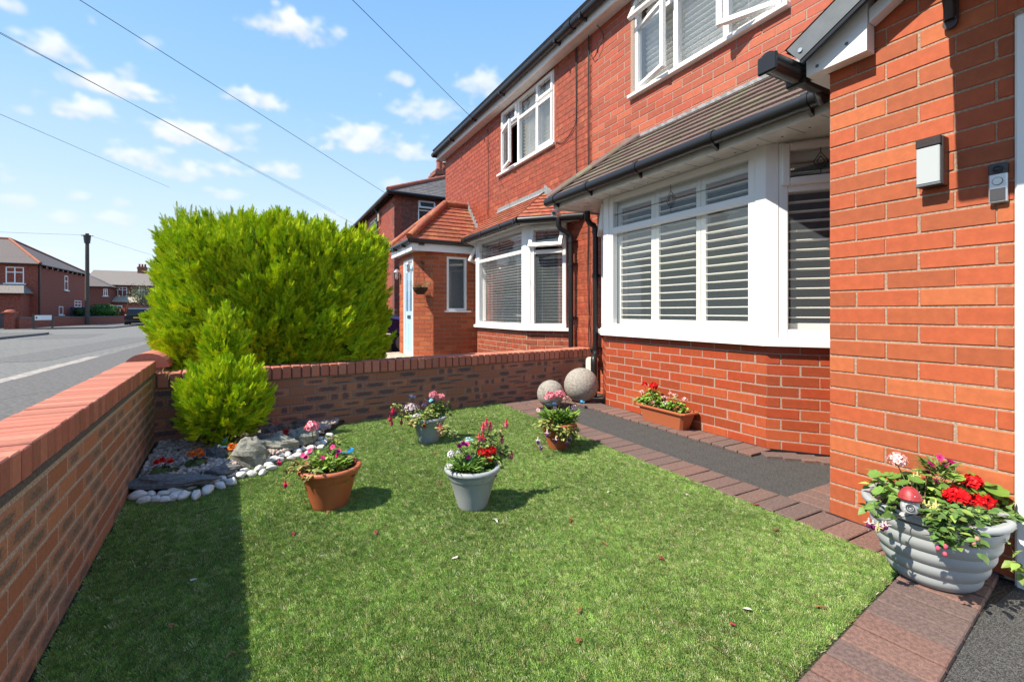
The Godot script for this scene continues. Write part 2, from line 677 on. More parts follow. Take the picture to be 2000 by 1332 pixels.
# print of one brick face: burnt marks with rough outlines on the clay colour
func fired(kind: int, clay: Color, dark: Color) -> ImageTexture:
	var w := 168
	var h := 56
	var f := noise(60 + kind * 3, 0.05, 4)
	var g := noise(61 + kind * 3, 0.25, 2)
	var im := Image.create(w, h, false, Image.FORMAT_RGB8)
	var marks: Array = [[], [[0.5, 0.5, 0.43, 0.34]], [[0.25, 0.5, 0.17, 0.42], [0.72, 0.5, 0.17, 0.42]], [[0.5, 0.12, 0.5, 0.10], [0.55, 0.88, 0.42, 0.09]], [[0.5, 0.5, 0.44, 0.32]], [[0.5, 0.5, 0.34, 0.22]],
		[[0.4, 0.55, 0.34, 0.34]], [[0.16, 0.5, 0.10, 0.42], [0.82, 0.5, 0.12, 0.42]]][kind % 20]
	var base := clay * (0.85 + 0.3 * fposmod(kind * 0.37, 1.0))
	for y in h:
		for x in w:
			var u := (x + 0.5) / w
			var v := (y + 0.5) / h
			var n0 := f.get_noise_2d(x, y * 1.6)
			var k := 0.0
			for m in marks:
				var dx: float = (absf(u - m[0]) / m[2])
				var dy: float = (absf(v - m[1]) / m[3])
				var q := pow(pow(dx, 4.0) + pow(dy, 4.0), 0.25) + n0 * 0.28 + g.get_noise_2d(x, y) * 0.18
				k = maxf(k, 1.0 - smoothstep(0.45 if kind >= 20 else 0.65, 1.15, q))
			var c := base * (1.0 + 0.22 * n0 + 0.25 * g.get_noise_2d(x, y))
			if g.get_noise_2d(x * 1.7 + 90, y * 1.7) > 0.52:
				c = c.lerp(Color(0.42, 0.33, 0.27), 0.5)
			c = c.lerp(dark * (1.0 + 0.7 * g.get_noise_2d(x, y) + 0.6 * n0), k * ((0.6 if kind >= 20 else 0.74) + 0.2 * fposmod(kind * 0.61, 1.0)))
			c.r = clampf(c.r, 0, 1); c.g = clampf(c.g, 0, 1); c.b = clampf(c.b, 0, 1); c.a = 1
			im.set_pixel(x, y, c.linear_to_srgb())
	return ImageTexture.create_from_image(im)

func make_materials() -> void:
	var tones := [1.0, 0.88, 1.08, 0.95, 0.80]
	for k in 5:
		var t: float = tones[k]
		var g := 1.0 + 0.12 * (k % 3 - 1)
		mk("porch_brick%d" % k, Color(0.47 * t, 0.112 * t * g, 0.038 * t * g), 0.75, {"tex": "soft", "nrm": "fine_n", "ns": 0.35, "scale": 3.0})
		mk("house_brick%d" % k, Color(0.43 * t, 0.092 * t * g, 0.042 * t * g), 0.6, {"tex": "soft", "nrm": "fine_n", "ns": 0.3, "scale": 3.0})
		mk("bay_brick%d" % k, Color(0.40 * t, 0.076 * t * g, 0.028 * t * g), 0.42, {"tex": "soft", "nrm": "fine_n", "ns": 0.25, "scale": 3.0})
		mk("painted_brick%d" % k, Color(0.45 * t, 0.098 * t * g, 0.042 * t * g), 0.6, {"tex": "mottle", "nrm": "mid_n", "ns": 0.3, "scale": 1.6})
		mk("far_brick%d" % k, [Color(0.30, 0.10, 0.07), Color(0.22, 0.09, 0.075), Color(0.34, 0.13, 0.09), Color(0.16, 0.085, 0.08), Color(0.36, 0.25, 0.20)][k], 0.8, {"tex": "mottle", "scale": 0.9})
		mk("coping_brick%d" % k, Color(0.52 * t, 0.180 * t * (0.5 + 0.5 * g), 0.115 * t * (0.5 + 0.5 * g)), 0.8, {"tex": "soft", "nrm": "stone_n", "ns": 0.15, "scale": 6.0})
		mk("paver%d" % k, [Color(0.28, 0.16, 0.13), Color(0.225, 0.14, 0.12), Color(0.26, 0.145, 0.118), Color(0.205, 0.138, 0.122), Color(0.245, 0.15, 0.125)][k], 0.9, {"tex": "grain", "nrm": "fine_n", "ns": 0.9, "scale": 3.0})
		mk("red_tile%d" % k, Color(0.46 * t, 0.135 * t * g, 0.065 * t), 0.75, {"tex": "mottle", "nrm": "fine_n", "ns": 0.4, "scale": 2.0})
		mk("brown_tile%d" % k, Color(0.215 * t, 0.17 * t * g, 0.135 * t), 0.95, {"tex": "grain", "nrm": "stone_n", "ns": 0.8, "scale": 3.0})
		mk("slate%d" % k, Color(0.17 * t, 0.155 * t, 0.15 * t), 0.7, {"tex": "mottle", "nrm": "fine_n", "ns": 0.3, "scale": 1.2})
	for k in 8:
		mk("fired%d" % k, Color.WHITE, 0.9, {"tex": "fired%d" % k, "uv": true})
	for k in 6:
		mk("street%d" % k, Color.WHITE, 0.9, {"tex": "street%d" % k, "uv": true})
	mk("house_mass", Color(0.43, 0.082, 0.040), 0.6, {"tex": "soft", "scale": 3.0, "vc": true})
	mk("painted_mass", Color(0.45, 0.088, 0.040), 0.6, {"tex": "mottle", "nrm": "mid_n", "ns": 0.3, "scale": 1.6, "vc": true})
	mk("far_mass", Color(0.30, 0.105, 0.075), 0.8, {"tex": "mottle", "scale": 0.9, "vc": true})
	mk("fired_mass", Color(0.26, 0.12, 0.08), 0.9, {"tex": "grain", "scale": 3.0, "vc": true})
	mk("mortar_porch", Color(0.58, 0.41, 0.30), 0.95, {"tex": "grain", "nrm": "fine_n", "scale": 4.0})
	mk("mortar_house", Color(0.56, 0.41, 0.33), 0.95, {"tex": "grain", "nrm": "fine_n", "scale": 4.0})
	mk("mortar_painted", Color(0.40, 0.085, 0.045), 0.7, {"tex": "mottle", "scale": 2.0})
	mk("mortar_street", Color(0.74, 0.57, 0.48), 0.95, {"tex": "grain", "nrm": "fine_n", "scale": 4.0})
	mk("mortar_wall", Color(0.38, 0.27, 0.22), 0.95, {"tex": "grain", "nrm": "fine_n", "scale": 4.0})
	mk("mortar_dark", Color(0.19, 0.155, 0.135), 0.95, {"tex": "grain", "nrm": "mid_n", "ns": 1.0, "scale": 3.0})
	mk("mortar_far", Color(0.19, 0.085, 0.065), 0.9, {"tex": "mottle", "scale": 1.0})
	mk("plastic_white", Color(0.80, 0.80, 0.80), 0.28)
	mk("soffit_white", Color(0.72, 0.71, 0.68), 0.45, {"tex": "soft", "scale": 0.9})
	mk("gutter_black", Color(0.013, 0.013, 0.015), 0.32)
	mk("pipe_black", Color(0.016, 0.016, 0.018), 0.38, {"tex": "grain", "scale": 2.0})
	mk("grey_board", Color(0.13, 0.15, 0.17), 0.5, {"tex": "soft", "scale": 1.5})
	mk("lead", Color(0.40, 0.41, 0.42), 0.55, {"tex": "mottle", "nrm": "mid_n", "ns": 0.6, "scale": 2.5, "metal": 0.25})
	mk("gasket", Color(0.02, 0.02, 0.02), 0.6)
	mk("came", Color(0.07, 0.075, 0.08), 0.4, {"metal": 0.6})
	mk("shutter", Color(0.74, 0.74, 0.69), 0.4)
	mk("blind", Color(0.66, 0.66, 0.63), 0.45)
	mk("room", Color(0.085, 0.085, 0.09), 0.9)
	mk("bracket_brown", Color(0.035, 0.018, 0.016), 0.45)
	mk("lamp_dark", Color(0.075, 0.058, 0.055), 0.4, {"tex": "grain", "scale": 6.0, "metal": 0.3})
	mk("lamp_diffuser", Color(0.44, 0.48, 0.50), 0.3)
	mk("stem", Color(0.11, 0.15, 0.05), 0.6)
	mk("silver", Color(0.62, 0.63, 0.64), 0.3, {"metal": 0.7})
	mk("door_blue", Color(0.42, 0.62, 0.84), 0.35)
	mk("door_navy", Color(0.035, 0.055, 0.09), 0.4)
	mk("concrete", Color(0.34, 0.315, 0.28), 0.9, {"tex": "grain", "nrm": "stone_n", "ns": 0.4, "scale": 5.0})
	mk("ball_stone", Color(0.44, 0.405, 0.36), 0.85, {"tex": "mottle", "nrm": "stone_n", "ns": 0.8, "scale": 5.0})
	mk("cream_stone", Color(0.60, 0.50, 0.38), 0.9, {"tex": "mottle", "scale": 1.4})
	mk("asphalt", Color(0.125, 0.124, 0.122), 0.95, {"tex": "speckle", "nrm": "stone_n", "ns": 1.2, "scale": 6.5})
	mk("road", Color(0.20, 0.20, 0.19), 0.95, {"tex": "road", "nrm": "stone_n", "ns": 0.12, "scale": 1.1})
	mk("road_patch", Color(0.165, 0.165, 0.16), 0.95, {"tex": "road", "nrm": "fine_n", "ns": 0.4, "scale": 1.1})
	mk("footpath", Color(0.150, 0.145, 0.140), 0.95, {"tex": "road", "nrm": "stone_n", "ns": 0.15, "scale": 1.7})
	mk("kerb", Color(0.46, 0.42, 0.38), 0.9, {"tex": "mottle", "scale": 1.2})
	mk("kerb_old", Color(0.24, 0.235, 0.225), 0.9, {"tex": "mottle", "scale": 1.2})
	mk("earth", Color(0.075, 0.055, 0.040), 0.98, {"tex": "soil", "nrm": "stone_n", "ns": 1.0, "scale": 4.0})
	mk("turf_base", Color(0.07, 0.085, 0.035), 0.98, {"tex": "soil", "nrm": "stone_n", "ns": 1.0, "scale": 6.0})
	mk("ground", Color(0.10, 0.10, 0.085), 0.95, {"tex": "road", "scale": 0.1})
	mk("terracotta", Color(0.40, 0.115, 0.048), 0.5, {"nrm": "fine_n", "ns": 0.05, "scale": 6.0})
	mk("pot_grey", Color(0.32, 0.35, 0.365), 0.45, {"nrm": "fine_n", "ns": 0.05, "scale": 6.0})
	mk("white_stone", Color(0.74, 0.72, 0.69), 0.6, {"tex": "soft", "scale": 9.0})
	mk("grey_rock", Color(0.33, 0.335, 0.29), 0.95, {"tex": "mottle", "nrm": "mid_n", "ns": 1.2, "scale": 4.0})
	mk("slate_rock", Color(0.21, 0.215, 0.22), 0.8, {"tex": "mottle", "nrm": "mid_n", "ns": 0.9, "scale": 4.0})
	mk("brown_rock", Color(0.24, 0.17, 0.13), 0.9, {"tex": "mottle", "nrm": "mid_n", "ns": 0.8, "scale": 5.0})
	mk("chipping", Color(1, 1, 1), 0.9, {"tex": "soft", "scale": 8.0, "vc": true})
	mk("grass", Color(1, 1, 1), 0.55, {"vc": true, "back": Color(0.4, 0.42, 0.14), "spec": 0.5})
	mk("conifer", Color(1, 1, 1), 0.7, {"vc": true, "back": Color(0.6, 0.6, 0.22), "spec": 0.25})
	mk("bark", Color(0.11, 0.075, 0.05), 0.95, {"tex": "streak", "nrm": "mid_n", "scale": 3.0})
	mk("pole_wood", Color(0.14, 0.115, 0.09), 0.9, {"tex": "streak", "scale": Vector3(3, 0.4, 3)})
	mk("leaf", Color(1, 1, 1), 0.5, {"vc": true, "back": Color(0.36, 0.4, 0.14), "spec": 0.4})
	mk("petal", Color(1, 1, 1), 0.5, {"vc": true, "back": Color(0.4, 0.34, 0.34), "spec": 0.3})
	mk("cable", Color(0.012, 0.012, 0.012), 0.6)
	mk("butterfly", Color(1, 1, 1), 0.3, {"vc": true, "back": Color(0.3, 0.3, 0.4)})
	mk("sign_white", Color(0.72, 0.72, 0.74), 0.4)
	mk("print", Color(0.05, 0.05, 0.06), 0.5)
	mk("car_dark", Color(0.008, 0.009, 0.012), 0.3, {"spec": 0.4})
	mk("car_purple", Color(0.035, 0.012, 0.075), 0.16, {"spec": 0.7})
	mk("tyre", Color(0.012, 0.012, 0.012), 0.9)
	mk("alloy", Color(0.4, 0.4, 0.42), 0.35, {"metal": 0.8})
	mk("plate_yellow", Color(0.75, 0.52, 0.02), 0.5)
	mk("lamp_red", Color(0.45, 0.01, 0.012), 0.2)
	mk("mushroom_red", Color(0.50, 0.045, 0.05), 0.45, {"tex": "mottle", "nrm": "mid_n", "ns": 0.8, "scale": 14.0})
	mk("ornament_white", Color(0.62, 0.64, 0.66), 0.7, {"tex": "mottle", "scale": 14.0})
	mk("dark_grey", Color(0.05, 0.055, 0.065), 0.6)
	mk("rear_wall", Color(0.43, 0.082, 0.040), 0.7, {"tex": "soft", "scale": 2.0})
	mk("basket", Color(0.14, 0.07, 0.035), 0.95, {"tex": "soil", "scale": 8.0})
	glass("pane", Color(0.75, 0.82, 0.86), 0.10)
	glass("pane_dark", Color(0.16, 0.20, 0.24), 0.35)
	glass("car_glass", Color(0.05, 0.06, 0.07), 0.75)

# ---------------------------------------------------------------- building helpers
# the face f with openings, as boxes between them
func slab(mb: MB, f: Transform3D, length: float, height: float, holes: Array, w0: float, w1: float, v_from := 0.0) -> void:
	var us := [0.0, length]
	for h: Rect2 in holes:
		for q in [h.position.x, h.end.x]:
			if q > 0.0 and q < length and not us.has(q):
				us.append(q)
	us.sort()
	for i in us.size() - 1:
		var mid: float = (us[i] + us[i + 1]) / 2
		var cuts := []
		for h: Rect2 in holes:
			if h.position.x < mid and h.end.x > mid:
				cuts.append(Vector2(h.position.y, h.end.y))
		cuts.sort_custom(func(a, b): return a.x < b.x)
		var lo := v_from
		for c: Vector2 in cuts:
			if c.x > lo:
				mb.box(f, us[i], us[i + 1], lo, c.x, w0, w1)
			lo = maxf(lo, c.y)
		if lo < height:
			mb.box(f, us[i], us[i + 1], lo, height, w0, w1)

# outline points (x, d) moved outwards by k; the outside is on the street side of a line listed with falling d
func offset_line(pts: Array, k: float) -> Array:
	var out := []
	for i in pts.size():
		var a: Vector2 = pts[maxi(i - 1, 0)]
		var b: Vector2 = pts[i]
		var c: Vector2 = pts[mini(i + 1, pts.size() - 1)]
		var e0 := (b - a).normalized() if i > 0 else (c - b).normalized()
		var e1 := (c - b).normalized() if i < pts.size() - 1 else e0
		var n0 := Vector2(e0.y, -e0.x)
		var n1 := Vector2(e1.y, -e1.x)
		var m := (n0 + n1).normalized()
		out.append(b + m * (k / maxf(0.3, m.dot(n0))))
	return out

func band(mb: MB, pts: Array, y0: float, y1: float, outer: float, inner: float) -> void:
	var a := offset_line(pts, outer)
	var b := offset_line(pts, inner)
	for i in pts.size() - 1:
		var hint := P((a[i] - b[i]).x, 0, (a[i] - b[i]).y)
		var q := [P(a[i].x, y0, a[i].y), P(a[i + 1].x, y0, a[i + 1].y), P(a[i + 1].x, y1, a[i + 1].y), P(a[i].x, y1, a[i].y),
			P(b[i].x, y0, b[i].y), P(b[i + 1].x, y0, b[i + 1].y), P(b[i + 1].x, y1, b[i + 1].y), P(b[i].x, y1, b[i].y)]
		mb.quad(q[0], q[1], q[2], q[3], hint)
		mb.quad(q[4], q[5], q[6], q[7], -hint)
		mb.quad(q[3], q[2], q[6], q[7], Vector3.UP)
		mb.quad(q[0], q[1], q[5], q[4], Vector3.DOWN)
		var along: Vector3 = q[1] - q[0]
		if i == 0:
			mb.quad(q[0], q[3], q[7], q[4], -along)
		if i == pts.size() - 2:
			mb.quad(q[1], q[2], q[6], q[5], along)

func bars(mb: MB, f: Transform3D, u0: float, u1: float, v0: float, v1: float, b: float, w0: float, w1: float, bev := 0.006) -> void:
	mb.box(f, u0, u0 + b, v0, v1, w0, w1, bev)
	mb.box(f, u1 - b, u1, v0, v1, w0, w1, bev)
	mb.box(f, u0 + b, u1 - b, v0, v0 + b, w0, w1 - 0.001, bev)
	mb.box(f, u0 + b, u1 - b, v1 - b, v1, w0, w1 - 0.001, bev)

func pane(win: Node3D, f: Transform3D, u0: float, u1: float, v0: float, v1: float, w: float, mat := "pane") -> void:
	var mb := MB.new()
	mb.quad(f * Vector3(u0, v0, w), f * Vector3(u1, v0, w), f * Vector3(u1, v1, w), f * Vector3(u0, v1, w), f.basis.z)
	part(win, "pane", mb, M[mat])

# lead lines of a leaded top light: a cross line and a diamond
func came(win: Node3D, f: Transform3D, u0: float, u1: float, v0: float, v1: float, w: float, s := 1.0) -> void:
	var mb := MB.new()
	var um := (u0 + u1) / 2
	var vm := (v0 + v1) / 2
	var a := 0.055 * s
	var b := 0.085 * s
	var t := 0.003
	var line := func(p: Vector2, q: Vector2):
		mb.tube([f * Vector3(p.x, p.y, w), f * Vector3(q.x, q.y, w)], t, 4)
	line.call(Vector2(u0, vm), Vector2(um - a, vm))
	line.call(Vector2(um + a, vm), Vector2(u1, vm))
	line.call(Vector2(um, v0), Vector2(um, vm - b))
	line.call(Vector2(um, vm + b), Vector2(um, v1))
	for k in [0.55, 1.0]:
		line.call(Vector2(um - a * k, vm), Vector2(um, vm + b * k))
		line.call(Vector2(um, vm + b * k), Vector2(um + a * k, vm))
		line.call(Vector2(um + a * k, vm), Vector2(um, vm - b * k))
		line.call(Vector2(um, vm - b * k), Vector2(um - a * k, vm))
	part(win, "leading", mb, M.came)

# an opening light hung on one edge ("l", "r" or "t") and swung out by angle
func sash(win: Node3D, f: Transform3D, u0: float, u1: float, v0: float, v1: float, hinge: String, angle: float, leaded := false, b := 0.055) -> void:
	var w := u1 - u0
	var h := v1 - v0
	var g := f
	var r := Rect2(0, 0, w, h)
	if hinge == "l":
		g = f * Transform3D(Basis(Vector3.UP, -angle), Vector3(u0, v0, 0.012))
	elif hinge == "r":
		g = f * Transform3D(Basis(Vector3.UP, angle), Vector3(u1, v0, 0.012))
		r = Rect2(-w, 0, w, h)
	else:
		g = f * Transform3D(Basis(Vector3.RIGHT, -angle), Vector3(u0, v1, 0.012))
		r = Rect2(0, -h, w, h)
	var mb := MB.new()
	bars(mb, g, r.position.x, r.end.x, r.position.y, r.end.y, b, -0.03, 0.02, 0.008)
	part(win, "sash", mb, M.plastic_white)
	pane(win, g, r.position.x + b, r.end.x - b, r.position.y + b, r.end.y - b, 0.0)
	if leaded:
		came(win, g, r.position.x + b, r.end.x - b, r.position.y + b, r.end.y - b, 0.006, 0.8)

# window frame with mullions at us and transoms; lights lists what fills each opening
func window(house: Node3D, f: Transform3D, w: float, h: float, us: Array, vs: Array, lights: Array, b := 0.055, mat := "plastic_white", paned := "pane") -> MeshInstance3D:
	var mb := MB.new()
	bars(mb, f, 0, w, 0, h, b, -0.06, 0.008)
	for u in us:
		mb.box(f, u - b * 0.55, u + b * 0.55, b, h - b, -0.06, 0.006, 0.005)
	for e in vs:
		mb.box(f, e[1], e[2], e[0] - b * 0.5, e[0] + b * 0.5, -0.06, 0.005, 0.005)
	var win := part(house, "window", mb, M[mat])
	for l in lights:
		match l[0]:
			"fixed":
				pane(win, f, l[1], l[2], l[3], l[4], -0.02, paned)
			"lead":
				pane(win, f, l[1], l[2], l[3], l[4], -0.02, paned)
				came(win, f, l[1], l[2], l[3], l[4], -0.012)
			_:
				sash(win, f, l[1], l[2], l[3], l[4], l[5], l[6], l[7] if l.size() > 7 else false)
	return win

func slats(house: Node3D, called: String, piece: String, f: Transform3D, u0: float, u1: float, v0: float, v1: float, pitch: float, wide: float, thick: float, tilt: float, w: float, mat: String, frame := 0.0) -> void:
	var mb := MB.new()
	if frame > 0.0:
		mb.box(f, u0, u0 + frame, v0, v1, w - 0.014, w + 0.014, 0.003)
		mb.box(f, u1 - frame, u1, v0, v1, w - 0.014, w + 0.014, 0.003)
		mb.box(f, u0 + frame, u1 - frame, v0, v0 + frame * 2.0, w - 0.013, w + 0.013, 0.003)
		mb.box(f, u0 + frame, u1 - frame, v1 - frame * 2.0, v1, w - 0.013, w + 0.013, 0.003)
	else:
		mb.box(f, u0, u1, v1 - 0.03, v1, w - 0.025, w + 0.025, 0.003)
		for u in [lerpf(u0, u1, 0.2), lerpf(u0, u1, 0.8)]:
			mb.tube([f * Vector3(u, v0, w + wide * 0.5), f * Vector3(u, v1, w + wide * 0.5)], 0.0012, 4)
	var o := part(house, called, mb, M[mat])
	var a := u0 + frame + 0.002
	var e := u1 - frame - 0.002
	var s := MB.new()
	s.box(Transform3D.IDENTITY, (a - e) / 2, (e - a) / 2, -thick / 2, thick / 2, -wide / 2, wide / 2, thick * 0.4)
	var sm := s.mesh()
	var v := v0 + frame * 2.0 + pitch * 0.6
	while v < v1 - frame * 2.0 - pitch * 0.3:
		copy_of(o, piece, sm, M[mat], f * Transform3D(Basis(Vector3.RIGHT, tilt), Vector3((a + e) / 2, v, w)))
		v += pitch

# sloping tile courses on the plane from the eave line (x0,y0) to (x1,y1); dl(t), dr(t) give the ends of a course
func tiling(parent: Node3D, e0: Vector3, up: Vector3, along: Vector3, rows: int, lim: Callable, wide: float, mats: String, thick: float, seed_: int) -> void:
	var r := RandomNumberGenerator.new()
	r.seed = seed_
	var s := up.length()
	var sd := up / s
	var nd := along.cross(sd).normalized()
	var step := s / rows
	for row in rows:
		var t := (row + 0.0) / rows
		var l: Vector2 = lim.call(t + 0.5 / rows)
		var u := l.x - (0.5 * wide if row % 2 else 0.0)
		while u < l.y - 0.01:
			var a := maxf(u, l.x)
			var b := minf(u + wide - 0.002, l.y)
			if b - a > 0.015:
				var key := Vector3i(roundi((b - a) * 200), roundi(step * 1000), roundi(thick * 1000) + 5000)
				if not brick_meshes.has(key):
					var mb := MB.new()
					mb.box(Transform3D.IDENTITY, -(b - a) / 2, (b - a) / 2, -0.01, step * 1.25, -thick, 0, 0.002)
					brick_meshes[key] = mb.mesh()
				# each course tips up at its lower edge so that it lies over the one below
				var tip := Basis(Vector3.RIGHT, -thick / step * 0.9 + r.randf_range(-0.008, 0.008))
				var xf := Transform3D(Basis(along, sd, nd), e0 + along * ((a + b) / 2) + up * t + nd * (thick * 1.15 + r.randf_range(0, 0.003)))
				copy_of(parent, "tile", brick_meshes[key], M["%s%d" % [mats, r.randi() % 5]], xf * Transform3D(tip, Vector3.ZERO))
			u += wide

func room(house: Node3D, x0: float, x1: float, d0: float, d1: float, y0: float, y1: float) -> void:
	var mb := MB.new()
	var c := P((x0 + x1) / 2, (y0 + y1) / 2, (d0 + d1) / 2)
	var q := func(a, b, e, g): mb.quad(a, b, e, g, c - (a + e) / 2)
	q.call(P(x1, y0, d0), P(x1, y0, d1), P(x1, y1, d1), P(x1, y1, d0))
	q.call(P(x0, y0, d0), P(x1, y0, d0), P(x1, y1, d0), P(x0, y1, d0))
	q.call(P(x0, y0, d1), P(x1, y0, d1), P(x1, y1, d1), P(x0, y1, d1))
	q.call(P(x0, y0, d0), P(x1, y0, d0), P(x1, y0, d1), P(x0, y0, d1))
	q.call(P(x0, y1, d0), P(x1, y1, d0), P(x1, y1, d1), P(x0, y1, d1))
	part(house, "interior", mb, M.room)

func names5(k: String) -> Array:
	var out := []
	for i in 5:
		out.append(M["%s%d" % [k, i]])
	return out

# ---------------------------------------------------------------- ground
func ground() -> void:
	var mb := MB.new()
	mb.quad(P(-300, -0.16, -300), P(300, -0.16, -300), P(300, -0.16, 500), P(-300, -0.16, 500), Vector3.UP)
	tag(solo("ground", mb, M.ground), "", "", "", "structure")
	# road with a camber too slight to see, footpath, kerb stones
	mb = MB.new()
	mb.quad(P(-10.1, -0.12, -40), P(-3.95, -0.12, -40), P(-3.95, -0.12, 190), P(-10.1, -0.12, 190), Vector3.UP)
	mb.quad(P(-80, -0.1205, 33.5), P(-10.1, -0.1205, 33.5), P(-10.1, -0.1205, 43.2), P(-80, -0.1205, 43.2), Vector3.UP)
	tag(solo("road", mb, M.road), "", "", "", "structure")
	for e in [[-7.4, 13.0, 1.3, 3.4, 0.06], [-5.2, 21.0, 0.7, 6.0, -0.03], [-8.6, 30.0, 1.1, 2.6, 0.1], [-6.0, 9.2, 0.5, 2.2, 0.0]]:
		mb = MB.new()
		var q := Transform3D(Basis(Vector3.UP, e[4]), P(e[0], -0.116, e[1]))
		mb.quad(q * Vector3(-e[2], 0, -e[3]), q * Vector3(e[2], 0, -e[3]), q * Vector3(e[2], 0, e[3]), q * Vector3(-e[2], 0, e[3]), Vector3.UP)
		tag(solo("road_patch", mb, M.road_patch), "", "", "", "structure")
	mb = MB.new()
	mb.box(Transform3D.IDENTITY, -3.72, -0.9, -0.14, -0.07, -60, 30)
	tag(solo("footpath", mb, M.footpath), "", "", "", "structure")
	mb = MB.new()
	mb.box(Transform3D.IDENTITY, -14.2, -10.25, -0.14, -0.02, -33.2, 30)
	mb.box(Transform3D.IDENTITY, -14.2, -10.0, -0.14, -0.03, -150, -43.5)
	tag(solo("footpath", mb, M.footpath), "", "", "", "structure")
	var k := Node3D.new()
	k.name = "kerb"
	add_child(k)
	tag(k, "", "", "", "structure")
	var stone := MB.new()
	stone.box(Transform3D.IDENTITY, -0.15, 0.11, -0.1, 0.0, -0.452, 0.452, 0.012)
	var sm := stone.mesh()
	for i in 48:
		copy_of(k, "kerb_stone", sm, M.kerb if i < 15 else M.kerb_old, Transform3D(Basis.IDENTITY, P(-3.835, -0.072 + 0.004 * sin(i * 2.3), 2.0 + i * 0.915)))
	var o := Node3D.new()
	o.name = "kerb_001"
	add_child(o)
	tag(o, "", "", "", "structure")
	var dark := MB.new()
	dark.box(Transform3D.IDENTITY, -0.07, 0.07, -0.14, 0.0, -0.9, 0.9, 0.012)
	var dm := dark.mesh()
	for i in 9:
		copy_of(o, "kerb_stone", dm, M.slate0, Transform3D(Basis.IDENTITY, P(-10.18, -0.01, 17.0 + i * 1.81)))
	for i in 12:
		copy_of(o, "kerb_stone", dm, M.slate1, Transform3D(Basis.IDENTITY, P(-10.0, -0.02, 44.4 + i * 1.81)))
	for i in 8:
		copy_of(o, "kerb_stone", dm, M.slate0, Transform3D(Basis(Vector3.UP, PI / 2), P(-11.2 - i * 1.81, -0.01, 33.3)))
	# drives and front gardens on the houses' side
	mb = MB.new()
	mb.box(Transform3D.IDENTITY, -0.9, 12.0, -0.15, -0.030, -30.0, -4.9)
	mb.box(Transform3D.IDENTITY, -0.9, 8.0, -0.15, -0.031, -4.9, 6.0)
	tag(solo("driveway", mb, M.asphalt), "", "", "", "structure")

# ---------------------------------------------------------------- the brick house whose garden this is
func own_house() -> void:
	var h := thing("brick_house", "red brick semi-detached house with white shuttered bay window and porch", "house", P(3.8, 0, 2.0))
	var f := facade(3.8, 4.80)
	var up_win := Rect2(0.775, 3.60, 1.765, 1.13)
	var mb := MB.new()
	slab(mb, f, 6.4, 4.95, [up_win, Rect2(0.40, 0.8, 2.6, 1.5)], -0.25, -0.0035)
	var wall := part(h, "wall", mb, M.mortar_house)
	brickwork(wall, f, 3.7, 4.92, {"course": 0.085, "pitch": 0.2475, "joint": 0.0085, "mats": names5("house_brick"), "mass": M.house_mass, "seed": 21,
		"holes": [Rect2(0.72, 3.57, 1.875, 1.2), Rect2(0.235, 0, 6, 2.93)]})
	mb = MB.new()
	mb.box(Transform3D.IDENTITY, 4.05, 10.0, 0, 4.95, -4.80, -4.70)
	mb.box(Transform3D.IDENTITY, 4.05, 10.0, 0, 4.95, 1.50, 1.60)
	mb.box(Transform3D.IDENTITY, 9.9, 10.0, 0, 4.95, -4.70, 1.50)
	part(h, "wall", mb, M.rear_wall)
	room(h, 3.85, 8.0, 4.66, 0.2, 0.05, 2.62)
	room(h, 3.85, 8.0, 4.66, 0.2, 2.85, 4.93)
	main_roof(h, 4.80, -1.7, false)
	# eaves
	mb = MB.new()
	mb.box(Transform3D.IDENTITY, 3.63, 3.655, 4.74, 4.905, -4.80, 1.7)
	part(h, "fascia", mb, M.plastic_white)
	mb = MB.new()
	mb.box(Transform3D.IDENTITY, 3.655, 3.80, 4.745, 4.765, -4.80, 1.7)
	part(h, "soffit", mb, M.soffit_white)
	mb = MB.new()
	mb.tube([P(3.575, 4.875, 4.80), P(3.575, 4.875, -1.6)], 0.058, 14)
	for d in [4.7, 3.7, 2.7, 1.7]:
		mb.box(Transform3D.IDENTITY, 3.50, 3.64, 4.80, 4.90, -d - 0.02, -d + 0.02, 0.01)
	part(h, "gutter", mb, M.gutter_black)
	# upper window
	var wf := facade(3.8, 4.80)
	wf.origin += wf.basis.x * 0.775 + Vector3.UP * 3.615 + wf.basis.z * -0.02
	var win := window(h, wf, 1.765, 1.115, [0.605, 1.205], [[0.78, 0.055, 0.58], [0.78, 0.63, 1.18], [0.78, 1.23, 1.71]],
		[["fixed", 0.635, 1.175, 0.055, 0.755], ["lead", 0.635, 1.175, 0.81, 1.06],
		["sash", 0.03, 0.585, 0.03, 0.765, "l", 0.23, false], ["sash", 0.03, 0.585, 0.795, 1.09, "t", 0.45, true],
		["sash", 1.225, 1.74, 0.03, 0.765, "r", 0.42, false], ["sash", 1.225, 1.74, 0.795, 1.09, "t", 0.02, true]])
	mb = MB.new()
	mb.box(wf, -0.06, 1.82, -0.045, -0.002, -0.08, 0.075, 0.006)
	part(win, "sill", mb, M.plastic_white)
	slats(h, "venetian_blind", "slat", wf, 0.06, 1.70, 0.05, 1.06, 0.062, 0.066, 0.004, -0.85, -0.13, "shutter")
	own_bay(h)
	own_porch(h)

